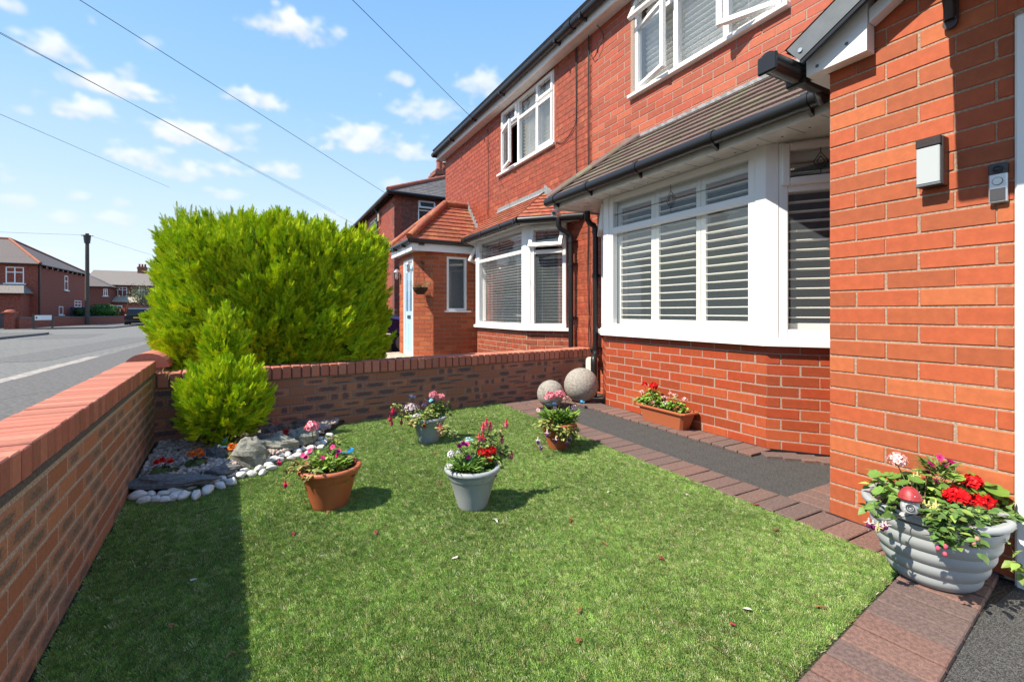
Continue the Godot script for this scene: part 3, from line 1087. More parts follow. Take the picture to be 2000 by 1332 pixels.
func main_roof(h: Node3D, d0: float, d1: float, hipped: bool) -> void:
	var mb := MB.new()
	var a := [P(3.56, 4.93, d0), P(3.56, 4.93, d1), P(6.9, 7.5, d1), P(6.9, 7.5, d0 - (3.2 if hipped else 0.0))]
	var up := Vector3(-2.57, 3.34, 0).normalized() * 0.05
	mb.quad(a[0] + up, a[1] + up, a[2] + up, a[3] + up, up)
	mb.quad(a[0], a[1], a[2], a[3], -up)
	mb.quad(a[0], a[1], a[1] + up, a[0] + up, Vector3.LEFT)
	var b := [P(10.24, 4.93, d0), P(10.24, 4.93, d1)]
	mb.quad(a[3] + up, a[2] + up, b[1], b[0], Vector3(1, 1, 0))
	if hipped:
		mb.tri(a[0] + up, a[3] + up, b[0], P(0, 1, 1))
		mb.tri(a[0], a[3], b[0], P(0, -1, -1))
	part(h, "roof", mb, M.slate0)

func own_bay(h: Node3D) -> void:
	var line := [Vector2(3.8, 4.58), Vector2(3.39, 4.032), Vector2(3.39, 2.149), Vector2(3.8, 1.60)]
	var mb := MB.new()
	var faces := []
	for i in 3:
		var f := face(line[i].x, line[i].y, line[i + 1].x, line[i + 1].y)
		faces.append(f)
	band(mb, line, 0.0, 0.80, -0.0035, -0.2)
	var wall := part(h, "bay_wall", mb, M.mortar_house)
	for i in 3:
		brickwork(wall, faces[i], line[i].distance_to(line[i + 1]), 0.80, {"course": 0.0825, "pitch": 0.2475, "joint": 0.0085, "mats": names5("bay_brick"), "seed": 30 + i, "phase": 0.06 if i == 1 else 0.1, "bev": 0.004})
	mb = MB.new()
	band(mb, line, -0.01, 0.012, 0.012, -0.05)
	part(h, "damp_course", mb, M.gutter_black)
	# sill, head and corner posts
	mb = MB.new()
	band(mb, line, 0.80, 0.845, 0.062, -0.12)
	band(mb, line, 0.845, 0.862, 0.035, -0.10)
	part(h, "window_sill", mb, M.plastic_white)
	mb = MB.new()
	for i in [1, 2]:
		mb = MB.new()
		var e0: Vector2 = (line[i - 1] - line[i]).normalized()
		var e1: Vector2 = (line[i + 1] - line[i]).normalized()
		band(mb, [line[i] + e0 * 0.075, line[i], line[i] + e1 * 0.075], 0.862, 2.335, 0.028, -0.06)
		part(h, "corner_post", mb, M.plastic_white)
	for i in 3:
		var f: Transform3D = faces[i]
		var len: float = line[i].distance_to(line[i + 1])
		var w := len - 0.152
		f.origin += f.basis.x * 0.076 + Vector3.UP * 0.862 + f.basis.z * 0.016
		if i == 1:
			window(h, f, w, 1.473, [], [[1.095, 0.06, w - 0.06]], [["fixed", 0.065, w - 0.065, 0.065, 1.065], ["lead", 0.065, w - 0.065, 1.125, 1.408]], 0.065)
			for k in 3:
				var a := 0.035 + k * (w - 0.07) / 3
				slats(h, "shutter", "louvre", f, a + 0.002, a + (w - 0.07) / 3 - 0.002, 0.02, 1.44, 0.0735, 0.060, 0.010, -0.02, -0.105, "shutter", 0.05)
		else:
			window(h, f, w, 1.473, [], [[1.13, 0.06, w - 0.06]], [["fixed", 0.065, w - 0.065, 0.065, 1.10], ["sash", 0.02, w - 0.02, 1.145, 1.455, "t", 0.10 if i == 0 else 0.03, true]], 0.065)
			if i == 2:
				slats(h, "shutter", "louvre", f, 0.03, w - 0.0, 0.02, 1.44, 0.0735, 0.060, 0.010, -0.02, -0.10, "shutter", 0.045)
	# eaves box
	mb = MB.new()
	mb.box(Transform3D.IDENTITY, 3.115, 3.795, 2.336, 2.352, -4.655, -1.36)
	part(h, "soffit", mb, M.soffit_white)
	mb = MB.new()
	for k in 15:
		# joints between the soffit boards and the small round vents
		mb.box(Transform3D.IDENTITY, 3.12, 3.39, 2.3345, 2.3365, -1.42 - k * 0.22 - 0.003, -1.42 - k * 0.22)
	part(h, "board_joint", mb, M.grey_board)
	mb = MB.new()
	for k in 16:
		mb.tube([P(3.31, 2.3362, 1.6 + k * 0.19), P(3.31, 2.333, 1.6 + k * 0.19)], 0.008, 8)
	part(h, "soffit_vent", mb, M.grey_board)
	mb = MB.new()
	mb.lathe(Transform3D(Basis(Vector3.RIGHT, PI), P(3.42, 2.336, 4.42)), [Vector2(0.042, 0), Vector2(0.042, 0.006), Vector2(0.03, 0.006), Vector2(0.028, -0.01), Vector2(0, -0.01)], 20)
	part(h, "downlight", mb, M.silver)
	mb = MB.new()
	mb.box(Transform3D.IDENTITY, 3.100, 3.115, 2.315, 2.44, -4.67, -1.36, 0.003)
	mb.box(Transform3D.IDENTITY, 3.115, 3.795, 2.315, 2.44, -4.67, -4.655, 0.003)
	part(h, "fascia", mb, M.soffit_white)
	mb = MB.new()
	mb.tube([P(3.045, 2.405, 4.73), P(3.045, 2.405, 1.38)], 0.053, 16)
	part(h, "gutter", mb, M.gutter_black)
	for d in [4.55, 3.92, 3.18, 2.36, 1.66]:
		var b := MB.new()
		b.tube([P(3.045, 2.405, d + 0.022), P(3.045, 2.405, d - 0.022)], 0.060, 14)
		b.prism(Transform3D(Basis(Vector3.RIGHT, Vector3.UP, Vector3.BACK), P(0, 0, d)), PackedVector2Array([Vector2(3.02, 2.36), Vector2(3.10, 2.315), Vector2(3.10, 2.42), Vector2(3.06, 2.42)]), -0.012, 0.012)
		part(h, "gutter_bracket", b, M.gutter_black)
	# roof: boarding underneath, tile courses, hip tiles, lead
	mb = MB.new()
	var r0 := [P(3.06, 2.43, 4.70), P(3.06, 2.43, 1.40), P(3.80, 3.06, 1.40), P(3.80, 3.06, 3.98), P(3.80, 2.43, 4.70), P(3.80, 2.43, 1.40)]
	mb.quad(r0[0], r0[1], r0[2], r0[3], Vector3(-1, 1, 0))
	mb.tri(r0[0], r0[3], r0[4], P(0, 1, 1))
	mb.quad(r0[0], r0[1], r0[5], r0[4], Vector3.DOWN)
	mb.tri(r0[1], r0[2], r0[5], P(0, 0, -1))
	var roof := part(h, "bay_roof", mb, M.brown_tile4)
	tiling(roof, P(3.045, 2.432, 4.70), Vector3(0.755, 0.645, 0), Vector3(0, 0, 1), 8, func(t): return Vector2(0.74 * t, 3.29), 0.165, "brown_tile", 0.021, 41)
	var hip := P(3.80, 3.09, 3.97) - P(3.04, 2.45, 4.71)
	var hf := Basis.looking_at(hip.normalized(), Vector3.UP)
	for k in 6:
		var b := MB.new()
		var g := Transform3D(hf, P(3.04, 2.475, 4.71) + hip * ((k + 0.5) / 6.0))
		b.prism(g, PackedVector2Array([Vector2(-0.10, -0.055), Vector2(0, 0.012), Vector2(0.10, -0.055), Vector2(0.10, -0.035), Vector2(0.0, 0.034 + 0.003 * (k % 2)), Vector2(-0.10, -0.035)]), -hip.length() / 12 - 0.008, hip.length() / 12)
		part(roof, "hip_tile", b, M["brown_tile%d" % (k % 5)])
	mb = MB.new()
	mb.box(facade(3.8, 3.99), 0.0, 2.6, 3.045, 3.115, 0.0, 0.012, 0.003)
	mb.quad(P(3.79, 3.075, 3.97), P(3.79, 3.075, 1.42), P(3.71, 3.035, 1.42), P(3.71, 3.035, 3.90), Vector3(-1, 1, 0))
	part(roof, "flashing", mb, M.lead)

func own_porch(h: Node3D) -> void:
	var f := facade(2.58, 1.297)
	var mb := MB.new()
	var door := Rect2(0.668, 0.0, 1.05, 2.21)
	slab(mb, f, 2.3, 2.95, [door], -0.25, -0.004)
	var sf := face(3.75, 1.297, 2.58, 1.297)
	slab(mb, sf, 0.90, 2.33, [], -0.20, -0.006)
	var wall := part(h, "porch_wall", mb, M.mortar_porch)
	brickwork(wall, f, 1.62, 2.92, {"course": 0.0825, "pitch": 0.2475, "joint": 0.00855, "mats": names5("porch_brick"), "seed": 51, "phase": 0.0, "v0": 0.012, "holes": [door.grow(0.004)], "bev": 0.003})
	brickwork(wall, sf, 1.11, 2.33, {"course": 0.0825, "pitch": 0.2475, "joint": 0.00855, "mats": names5("porch_brick"), "seed": 52, "phase": 0.12, "v0": 0.012, "limit": 0, "mass": M.house_mass})
	mb = MB.new()
	mb.tube([P(2.572, 0.006, 1.31), P(2.572, 0.004, 0.66)], 0.010, 8)
	part(h, "damp_course", mb, M.gutter_black)
	# white door and frame
	mb = MB.new()
	bars(mb, f, 0.669, 1.715, -0.02, 2.208, 0.075, -0.09, 0.02, 0.008)
	part(h, "door_frame", mb, M.plastic_white)
	mb = MB.new()
	mb.box(f, 0.745, 1.64, 0.04, 2.13, -0.07, -0.02, 0.006)
	mb.box(f, 0.84, 1.54, 0.2, 0.9, -0.02, -0.012, 0.006)
	mb.box(f, 0.84, 1.54, 1.05, 1.95, -0.02, -0.012, 0.006)
	part(h, "door", mb, M.plastic_white)
	# gable: grey barge board, white boxed eave end, soffit strip
	var g := Transform3D(Basis(Vector3(0, 0, 1), Vector3.UP, Vector3.LEFT), Vector3(2.43, 0, 0))
	mb = MB.new()
	mb.prism(g, PackedVector2Array([Vector2(-1.43, 2.445), Vector2(-1.366, 2.36), Vector2(-0.2, 2.985), Vector2(0.9, 2.385), Vector2(0.96, 2.445), Vector2(-0.2, 3.09)]), -0.03, 0.0)
	part(h, "barge_board", mb, M.grey_board)
	mb = MB.new()
	mb.prism(g, PackedVector2Array([Vector2(-1.368, 2.357), Vector2(-1.356, 2.342), Vector2(-0.2, 2.965), Vector2(-0.2, 2.982)]), -0.022, -0.004)
	part(h, "barge_edge", mb, M.gutter_black)
	for q in [Vector2(-1.36, 2.41), Vector2(-0.9, 2.66)]:
		mb = MB.new()
		mb.tube([g * Vector3(q.x, q.y, 0), g * Vector3(q.x, q.y, 0.006)], 0.011, 10)
		part(h, "screw_cap", mb, M.silver)
	mb = MB.new()
	var b := Transform3D(Basis(Vector3(0, 0, 1), Vector3.UP, Vector3.LEFT), Vector3(2.5, 0, 0))
	mb.prism(b, PackedVector2Array([Vector2(-1.369, 2.40), Vector2(-1.369, 2.294), Vector2(-1.095, 2.296), Vector2(-1.095, 2.56)]), -0.07, 0.0)
	part(h, "eave_box", mb, M.plastic_white)
	for q in [Vector2(-1.315, 2.325), Vector2(-1.18, 2.37)]:
		mb = MB.new()
		mb.tube([b * Vector3(q.x, q.y, 0), b * Vector3(q.x, q.y, 0.004)], 0.008, 8)
		part(h, "screw_cap", mb, M.grey_board)
	mb = MB.new()
	mb.prism(b, PackedVector2Array([Vector2(-1.09, 2.425), Vector2(-0.2, 2.91), Vector2(-0.2, 2.98), Vector2(-1.09, 2.49)]), -0.07, -0.01)
	mb.box(Transform3D.IDENTITY, 2.57, 3.75, 2.294, 2.31, -1.375, -1.30)
	mb.box(Transform3D.IDENTITY, 2.57, 3.75, 2.294, 2.40, -1.385, -1.372)
	part(h, "soffit", mb, M.plastic_white)
	mb = MB.new()
	for s in [1.0, -1.0]:
		var e := P(2.44, 2.455, 1.45) if s > 0 else P(2.44, 2.455, -1.02)
		var top := P(2.44, 3.105, 0.2)
		var a := Vector3(1.5, 0, 0)
		var n := Vector3(0, 1, -0.5 * s)
		mb.quad(e, e + a, top + a, top, n)
		mb.quad(e - n * 0.02, e + a - n * 0.02, top + a - n * 0.02, top - n * 0.02, -n)
	part(h, "porch_roof", mb, M.brown_tile1)
	mb = MB.new()
	mb.tube([P(2.27, 2.345, 1.435), P(3.5, 2.345, 1.435)], 0.052, 14)
	mb.box(Transform3D.IDENTITY, 2.265, 2.285, 2.29, 2.385, -1.49, -1.385, 0.008)
	mb.box(Transform3D.IDENTITY, 2.52, 2.56, 2.285, 2.40, -1.495, -1.385, 0.008)
	part(h, "gutter", mb, M.gutter_black)
	mb = MB.new()
	mb.tube([P(2.74, 2.32, 1.44), P(2.80, 2.27, 1.45), P(3.05, 2.41, 1.47)], 0.028, 12)
	part(h, "gutter_outlet", mb, M.gutter_black)
	# flat door canopy on a curved bracket
	mb = MB.new()
	mb.box(Transform3D.IDENTITY, 1.74, 2.58, 2.56, 2.66, -0.83, 0.75, 0.01)
	part(h, "canopy", mb, M.bracket_brown)
	mb = MB.new()
	mb.box(f, 1.297 - 0.842, 1.297 - 0.792, 2.285, 2.56, 0.0, 0.02, 0.008)
	mb.tube([P(2.571, 2.287, 0.817), P(2.559, 2.287, 0.817)], 0.025, 14)
	var arc := []
	for k in 9:
		var t := k / 8.0 * PI / 2
		arc.append(P(2.56 - 0.34 * (1.0 - cos(t)), 2.30 + 0.26 * sin(t), 0.817))
	mb.tube(arc, 0.020, 8)
	part(h, "bracket", mb, M.bracket_brown)
	for q in [2.30, 2.345]:
		mb = MB.new()
		mb.tube([P(2.561, q, 0.80), P(2.555, q, 0.80)], 0.006, 8)
		part(h, "screw_cap", mb, M.gutter_black)

# ---------------------------------------------------------------- the attached house
func neighbour_house() -> void:
	var h := thing("painted_house", "attached house of painted red brick with clay-tiled bay and pale blue door", "house", P(3.8, 0, 7.6))
	var f := facade(3.8, 10.41)
	var up_win := Rect2(2.935, 3.59, 1.763, 1.14)
	var mb := MB.new()
	slab(mb, f, 5.61, 4.95, [up_win, Rect2(2.6, 0.8, 2.2, 1.5)], -0.25, -0.004)
	var wall := part(h, "wall", mb, M.mortar_painted)
	brickwork(wall, f, 5.605, 4.92, {"course": 0.085, "pitch": 0.2475, "joint": 0.008, "mats": names5("painted_brick"), "mass": M.painted_mass, "seed": 22,
		"holes": [Rect2(2.88, 3.56, 1.875, 1.22), Rect2(2.25, 0, 2.89, 2.88), Rect2(0.75, 0, 1.3, 2.4)]})
	mb = MB.new()
	mb.box(Transform3D.IDENTITY, 4.05, 10.0, 0, 4.95, -10.41, -10.31)
	mb.box(Transform3D.IDENTITY, 9.9, 10.0, 0, 4.95, -10.31, -4.80)
	part(h, "wall", mb, M.rear_wall)
	room(h, 3.85, 8.0, 10.3, 4.86, 0.05, 2.62)
	room(h, 3.85, 8.0, 10.3, 4.86, 2.85, 4.93)
	main_roof(h, 10.6, 4.80, true)
	mb = MB.new()
	mb.box(Transform3D.IDENTITY, 3.63, 3.655, 4.74, 4.905, -10.58, -4.80)
	mb.box(Transform3D.IDENTITY, 3.655, 9.9, 4.74, 4.905, -10.58, -10.56)
	part(h, "fascia", mb, M.plastic_white)
	mb = MB.new()
	mb.box(Transform3D.IDENTITY, 3.655, 3.80, 4.745, 4.765, -10.56, -4.80)
	mb.box(Transform3D.IDENTITY, 3.80, 9.9, 4.745, 4.765, -10.56, -10.41)
	part(h, "soffit", mb, M.soffit_white)
	mb = MB.new()
	mb.tube([P(3.575, 4.875, 10.66), P(3.575, 4.875, 4.80)], 0.058, 14)
	for d in [10.55, 9.4, 8.2, 7.0, 5.3]:
		mb.box(Transform3D.IDENTITY, 3.51, 3.64, 4.80, 4.90, -d - 0.02, -d + 0.02, 0.01)
	mb.tube([P(3.575, 4.875, 5.06), P(3.575, 4.875, 4.92)], 0.068, 14)
	mb.tube([P(3.575, 4.87, 10.63), P(6.0, 4.87, 10.63)], 0.055, 12)
	part(h, "gutter", mb, M.gutter_black)
	var wf := facade(3.8, 10.41)
	wf.origin += wf.basis.x * 2.935 + Vector3.UP * 3.605 + wf.basis.z * -0.02
	var win := window(h, wf, 1.763, 1.125, [0.63, 1.24], [[0.785, 0.055, 0.60], [0.785, 0.66, 1.21], [0.785, 1.27, 1.71]],
		[["fixed", 0.66, 1.21, 0.055, 0.76], ["lead", 0.66, 1.21, 0.815, 1.07], ["sash", 0.03, 0.61, 0.03, 0.77, "l", 0.24, false],
		["sash", 0.03, 0.61, 0.80, 1.10, "t", 0.02, true], ["sash", 1.26, 1.735, 0.80, 1.10, "t", 0.02, true], ["sash", 1.26, 1.735, 0.03, 0.77, "l", 0.012, false]])
	mb = MB.new()
	mb.box(wf, -0.08, 1.80, -0.045, -0.002, -0.08, 0.07, 0.006)
	part(win, "sill", mb, M.plastic_white)
	slats(h, "venetian_blind", "slat", wf, 0.64, 1.70, 0.05, 1.07, 0.058, 0.056, 0.003, -0.6, -0.12, "shutter")
	neighbour_bay(h)
	neighbour_porch(h)

func neighbour_bay(h: Node3D) -> void:
	var line := [Vector2(3.8, 8.16), Vector2(3.39, 7.616), Vector2(3.39, 5.817), Vector2(3.8, 5.27)]
	var mb := MB.new()
	band(mb, line, 0.0, 0.79, -0.004, -0.2)
	var wall := part(h, "bay_wall", mb, M.mortar_porch)
	var faces := []
	for i in 3:
		faces.append(face(line[i].x, line[i].y, line[i + 1].x, line[i + 1].y))
		brickwork(wall, faces[i], line[i].distance_to(line[i + 1]), 0.79, {"course": 0.0825, "pitch": 0.2475, "joint": 0.010, "mats": names5("painted_brick"), "seed": 60 + i, "phase": 0.05})
	mb = MB.new()
	band(mb, line, 0.79, 0.835, 0.062, -0.12)
	part(h, "window_sill", mb, M.plastic_white)
	mb = MB.new()
	for i in [1, 2]:
		mb = MB.new()
		var e0: Vector2 = (line[i - 1] - line[i]).normalized()
		var e1: Vector2 = (line[i + 1] - line[i]).normalized()
		band(mb, [line[i] + e0 * 0.07, line[i], line[i] + e1 * 0.07], 0.835, 2.335, 0.026, -0.06)
		part(h, "corner_post", mb, M.plastic_white)
	for i in 3:
		var f: Transform3D = faces[i]
		var w: float = line[i].distance_to(line[i + 1]) - 0.142
		f.origin += f.basis.x * 0.071 + Vector3.UP * 0.835 + f.basis.z * 0.014
		if i == 1:
			window(h, f, w, 1.50, [], [[1.13, 0.06, w - 0.06]], [["fixed", 0.06, w - 0.06, 0.06, 1.105], ["lead", 0.06, w - 0.06, 1.155, 1.44]])
		else:
			window(h, f, w, 1.50, [], [[1.10, 0.06, w - 0.06]], [["fixed", 0.06, w - 0.06, 0.06, 1.07], ["sash", 0.015, w - 0.015, 1.13, 1.47, "t", 0.42 if i == 2 else 0.5, true]])
		slats(h, "venetian_blind", "slat", f, 0.05, w - 0.05, 0.04, 1.45, 0.045, 0.034, 0.002, 0.0, -0.12, "blind")
	# eaves and faceted clay roof
	var eave := [Vector2(3.8, 8.46), Vector2(3.17, 7.75), Vector2(3.17, 5.68), Vector2(3.8, 4.98)]
	mb = MB.new()
	band(mb, eave, 2.325, 2.40, -0.06, -0.09)
	part(h, "fascia", mb, M.soffit_white)
	mb = MB.new()
	for i in 3:
		var a: Vector2 = offset_line(eave, -0.07)[i]
		var b: Vector2 = offset_line(eave, -0.07)[i + 1]
		mb.quad(P(a.x, 2.338, a.y), P(b.x, 2.338, b.y), P(3.8, 2.338, b.y), P(3.8, 2.338, a.y), Vector3.DOWN)
	part(h, "soffit", mb, M.soffit_white)
	mb = MB.new()
	var gl := []
	for p in offset_line(eave, 0.0):
		gl.append(P(p.x, 2.37, p.y))
	mb.tube([gl[0], gl[1]], 0.052, 12)
	mb.tube([gl[1], gl[2]], 0.052, 12)
	mb.tube([gl[2], gl[3]], 0.052, 12)
	for d in [7.6, 6.9, 6.2, 5.75]:
		mb.box(Transform3D.IDENTITY, 3.11, 3.24, 2.32, 2.40, -d - 0.018, -d + 0.018, 0.01)
	part(h, "gutter", mb, M.gutter_black)
	var top := [P(3.8, 2.90, 7.50), P(3.8, 2.90, 5.98)]
	var c := [P(3.8, 2.405, 8.44), P(3.16, 2.405, 7.74), P(3.16, 2.405, 5.69), P(3.8, 2.405, 5.0)]
	mb = MB.new()
	mb.tri(c[0], c[1], top[0], P(-1, 1, 1))
	mb.quad(c[1], c[2], top[1], top[0], Vector3(-1, 1, 0))
	mb.tri(c[2], c[3], top[1], P(-1, 1, -1))
	var roof := part(h, "bay_roof", mb, M.red_tile4)
	tiling(roof, P(3.15, 2.40, 7.74), Vector3(0.65, 0.51, 0), Vector3(0, 0, 1), 7, func(t): return Vector2(0.24 * t, 2.05 - 0.30 * t), 0.165, "red_tile", 0.02, 42)
	var al: Vector3 = (c[3] - c[2]).normalized()
	var ln: float = (c[3] - c[2]).length()
	var foot: Vector3 = c[2] + al * al.dot(top[1] - c[2])
	var q: float = al.dot(top[1] - c[2])
	tiling(roof, c[2], top[1] - foot, al, 7, func(t): return Vector2(q * t, lerpf(ln, q, t)), 0.165, "red_tile", 0.02, 43)
	mb = MB.new()
	mb.box(facade(3.8, 7.55), -0.05, 1.6, 2.89, 2.985, 0.0, 0.012, 0.003)
	mb.quad(P(3.79, 2.93, 7.55), P(3.79, 2.93, 5.95), P(3.70, 2.862, 5.98), P(3.70, 2.862, 7.5), Vector3(-1, 1, 0))
	# stepped lead up the wall beside the hip
	for k in 5:
		var u := 1.57 + k * 0.09
		mb.prism(facade(3.8, 7.55), PackedVector2Array([Vector2(u, 2.80 - k * 0.075), Vector2(u + 0.10, 2.73 - k * 0.075), Vector2(u + 0.11, 2.98 - k * 0.07), Vector2(u + 0.02, 3.03 - k * 0.06)]), 0.0, 0.014 + 0.002 * k)
	part(roof, "flashing", mb, M.lead)

func neighbour_porch(h: Node3D) -> void:
	var line := [Vector2(2.5, 9.69), Vector2(2.5, 8.63), Vector2(2.82, 8.40), Vector2(3.8, 8.40)]
	var mb := MB.new()
	var ff := face(2.5, 9.69, 2.5, 8.63)
	var door := Rect2(0.37, 0.2, 0.67, 1.90)
	slab(mb, ff, 1.06, 2.30, [door], -0.15, -0.006)
	var sp := face(2.5, 8.63, 2.82, 8.40)
	slab(mb, sp, 0.394, 2.30, [], -0.15, -0.006)
	var sd := face(2.82, 8.40, 3.8, 8.40)
	var side_win := Rect2(0.27, 1.09, 0.42, 1.06)
	slab(mb, sd, 0.98, 2.30, [side_win], -0.15, -0.006)
	mb.box(Transform3D.IDENTITY, 2.66, 3.8, 0, 2.30, -9.69, -9.55)
	var wall := part(h, "porch_wall", mb, M.mortar_porch)
	brickwork(wall, ff, 1.06, 2.30, {"course": 0.0825, "pitch": 0.235, "joint": 0.010, "mats": names5("porch_brick"), "seed": 71, "holes": [door]})
	brickwork(wall, sp, 0.394, 2.30, {"course": 0.0825, "pitch": 0.235, "joint": 0.010, "mats": names5("porch_brick"), "seed": 72})
	brickwork(wall, sd, 0.98, 2.30, {"course": 0.0825, "pitch": 0.235, "joint": 0.010, "mats": names5("porch_brick"), "seed": 73, "holes": [side_win]})
	room(h, 2.66, 3.8, 9.54, 8.56, 0.2, 2.28)
	# window in the side
	var wf := sd
	wf.origin += sd.basis.x * 0.27 + Vector3.UP * 1.09 + sd.basis.z * -0.012
	var win := window(h, wf, 0.42, 1.06, [], [], [["fixed", 0.045, 0.375, 0.045, 1.015]], 0.045)
	mb = MB.new()
	mb.box(wf, -0.05, 0.50, -0.035, -0.001, -0.05, 0.06, 0.006)
	part(win, "sill", mb, M.plastic_white)
	# pale blue door
	mb = MB.new()
	bars(mb, ff, 0.37, 1.04, 0.2, 2.10, 0.05, -0.08, 0.012, 0.006)
	part(h, "door_frame", mb, M.plastic_white)
	mb = MB.new()
	mb.box(ff, 0.422, 0.988, 0.23, 2.05, -0.06, -0.012, 0.005)
	for u in [0.47, 0.72]:
		mb.box(ff, u, u + 0.21, 0.32, 0.85, -0.012, -0.004, 0.005)
	var d := part(h, "door", mb, M.door_blue)
	for u in [0.49, 0.74]:
		pane(d, ff, u, u + 0.17, 1.08, 1.92, -0.008, "pane_dark")
	mb = MB.new()
	mb.box(ff, 0.60, 0.82, 0.93, 1.00, -0.012, 0.0, 0.004)
	part(d, "letter_plate", mb, M.dark_grey)
	# roof with clay hips
	var eave := [Vector2(2.33, 9.86), Vector2(2.33, 8.27), Vector2(3.8, 8.27)]
	mb = MB.new()
	band(mb, eave, 2.21, 2.38, -0.04, -0.06)
	part(h, "fascia", mb, M.plastic_white)
	mb = MB.new()
	mb.box(Transform3D.IDENTITY, 2.39, 3.8, 2.225, 2.24, -9.82, -8.33)
	part(h, "soffit", mb, M.soffit_white)
	mb = MB.new()
	mb.tube([P(2.33, 2.39, 9.9), P(2.33, 2.39, 8.27)], 0.048, 12)
	mb.tube([P(2.33, 2.39, 8.27), P(3.75, 2.39, 8.27)], 0.048, 12)
	for q in [P(2.33, 2.37, 9.4), P(2.33, 2.37, 8.75), P(2.55, 2.37, 8.27)]:
		mb.box(Transform3D(Basis.IDENTITY, q), -0.05, 0.05, -0.06, 0.03, -0.025, 0.025, 0.01)
	part(h, "gutter", mb, M.gutter_black)
	var a := [P(2.32, 2.42, 9.87), P(2.32, 2.42, 8.26), P(3.8, 2.42, 8.26), P(3.8, 2.42, 9.87)]
	var t0 := P(3.30, 3.30, 9.06)
	var t1 := P(3.8, 3.30, 9.06)
	mb = MB.new()
	mb.tri(a[0], a[1], t0, Vector3(-1, 1, 0))
	mb.quad(a[1], a[2], t1, t0, P(0, 1, -1))
	mb.quad(a[0], a[3], t1, t0, P(0, 1, 1))
	var roof := part(h, "porch_roof", mb, M.red_tile4)
	tiling(roof, a[1], t0 - P(3.30, 2.42, 8.26), Vector3(1, 0, 0), 10, func(t): return Vector2(0.98 * t, 1.48), 0.165, "red_tile", 0.018, 44)
	tiling(roof, a[0], t0 - P(2.32, 2.42, 9.06), Vector3(0, 0, 1), 10, func(t): return Vector2(0.81 * t, 1.61 - 0.80 * t), 0.165, "red_tile", 0.018, 45)
	for e in [[a[1], t0, 6], [a[0], t0, 6], [t0, t1, 2]]:
		for k in e[2]:
			var b := MB.new()
			var p: Vector3 = e[0].lerp(e[1], float(k) / e[2])
			var q: Vector3 = e[0].lerp(e[1], (k + 1.06) / e[2])
			b.tube([p + Vector3.UP * 0.025, q + Vector3.UP * 0.032], 0.075, 12)
			part(roof, "hip_tile", b, M["red_tile%d" % (k % 3 + 2)])
	mb = MB.new()
	for k in 10:
		var y := 3.34 - k * 0.088
		var u := 10.41 - 9.06 + k * 0.079
		mb.prism(facade(3.8, 10.41), PackedVector2Array([Vector2(u, y - 0.06), Vector2(u + 0.10, y - 0.14), Vector2(u + 0.10, y + 0.03), Vector2(u + 0.03, y + 0.07)]), 0.0, 0.014 + 0.001 * (k % 3))
	part(roof, "flashing", mb, M.lead)
	# round doorstep
	mb = MB.new()
	mb.lathe(flat(2.62, 0, 9.02), [Vector2(0.0, 0.20), Vector2(0.83, 0.20), Vector2(0.85, 0.185), Vector2(0.85, 0.0)], 40)
	part(h, "doorstep", mb, M.cream_stone)
	# wall lantern by the door and the small one beyond
	for q in [P(2.42, 1.88, 8.72), P(2.42, 1.80, 9.60)]:
		mb = MB.new()
		mb.lathe(Transform3D(Basis.IDENTITY, q), [Vector2(0, 0.17), Vector2(0.035, 0.15), Vector2(0.07, 0.10), Vector2(0.035, 0.095), Vector2(0.035, -0.02), Vector2(0.02, -0.05), Vector2(0, -0.05)], 12)
		mb.tube([q + Vector3(0, 0.0, 0), q + Vector3(0.09, 0.0, 0)], 0.012, 6)
		part(h, "lantern", mb, M.silver)
	mb = MB.new()
	var br := sp * Vector3(0.20, 1.98, 0)
	var out := sp.basis.z
	mb.tube([br, br + out * 0.10 + Vector3.UP * 0.05, br + out * 0.2 + Vector3.UP * 0.02], 0.007, 6)
	mb.tube([br + Vector3.DOWN * 0.12, br + out * 0.12 + Vector3.UP * 0.03], 0.006, 6)
	part(h, "basket_bracket", mb, M.gutter_black)

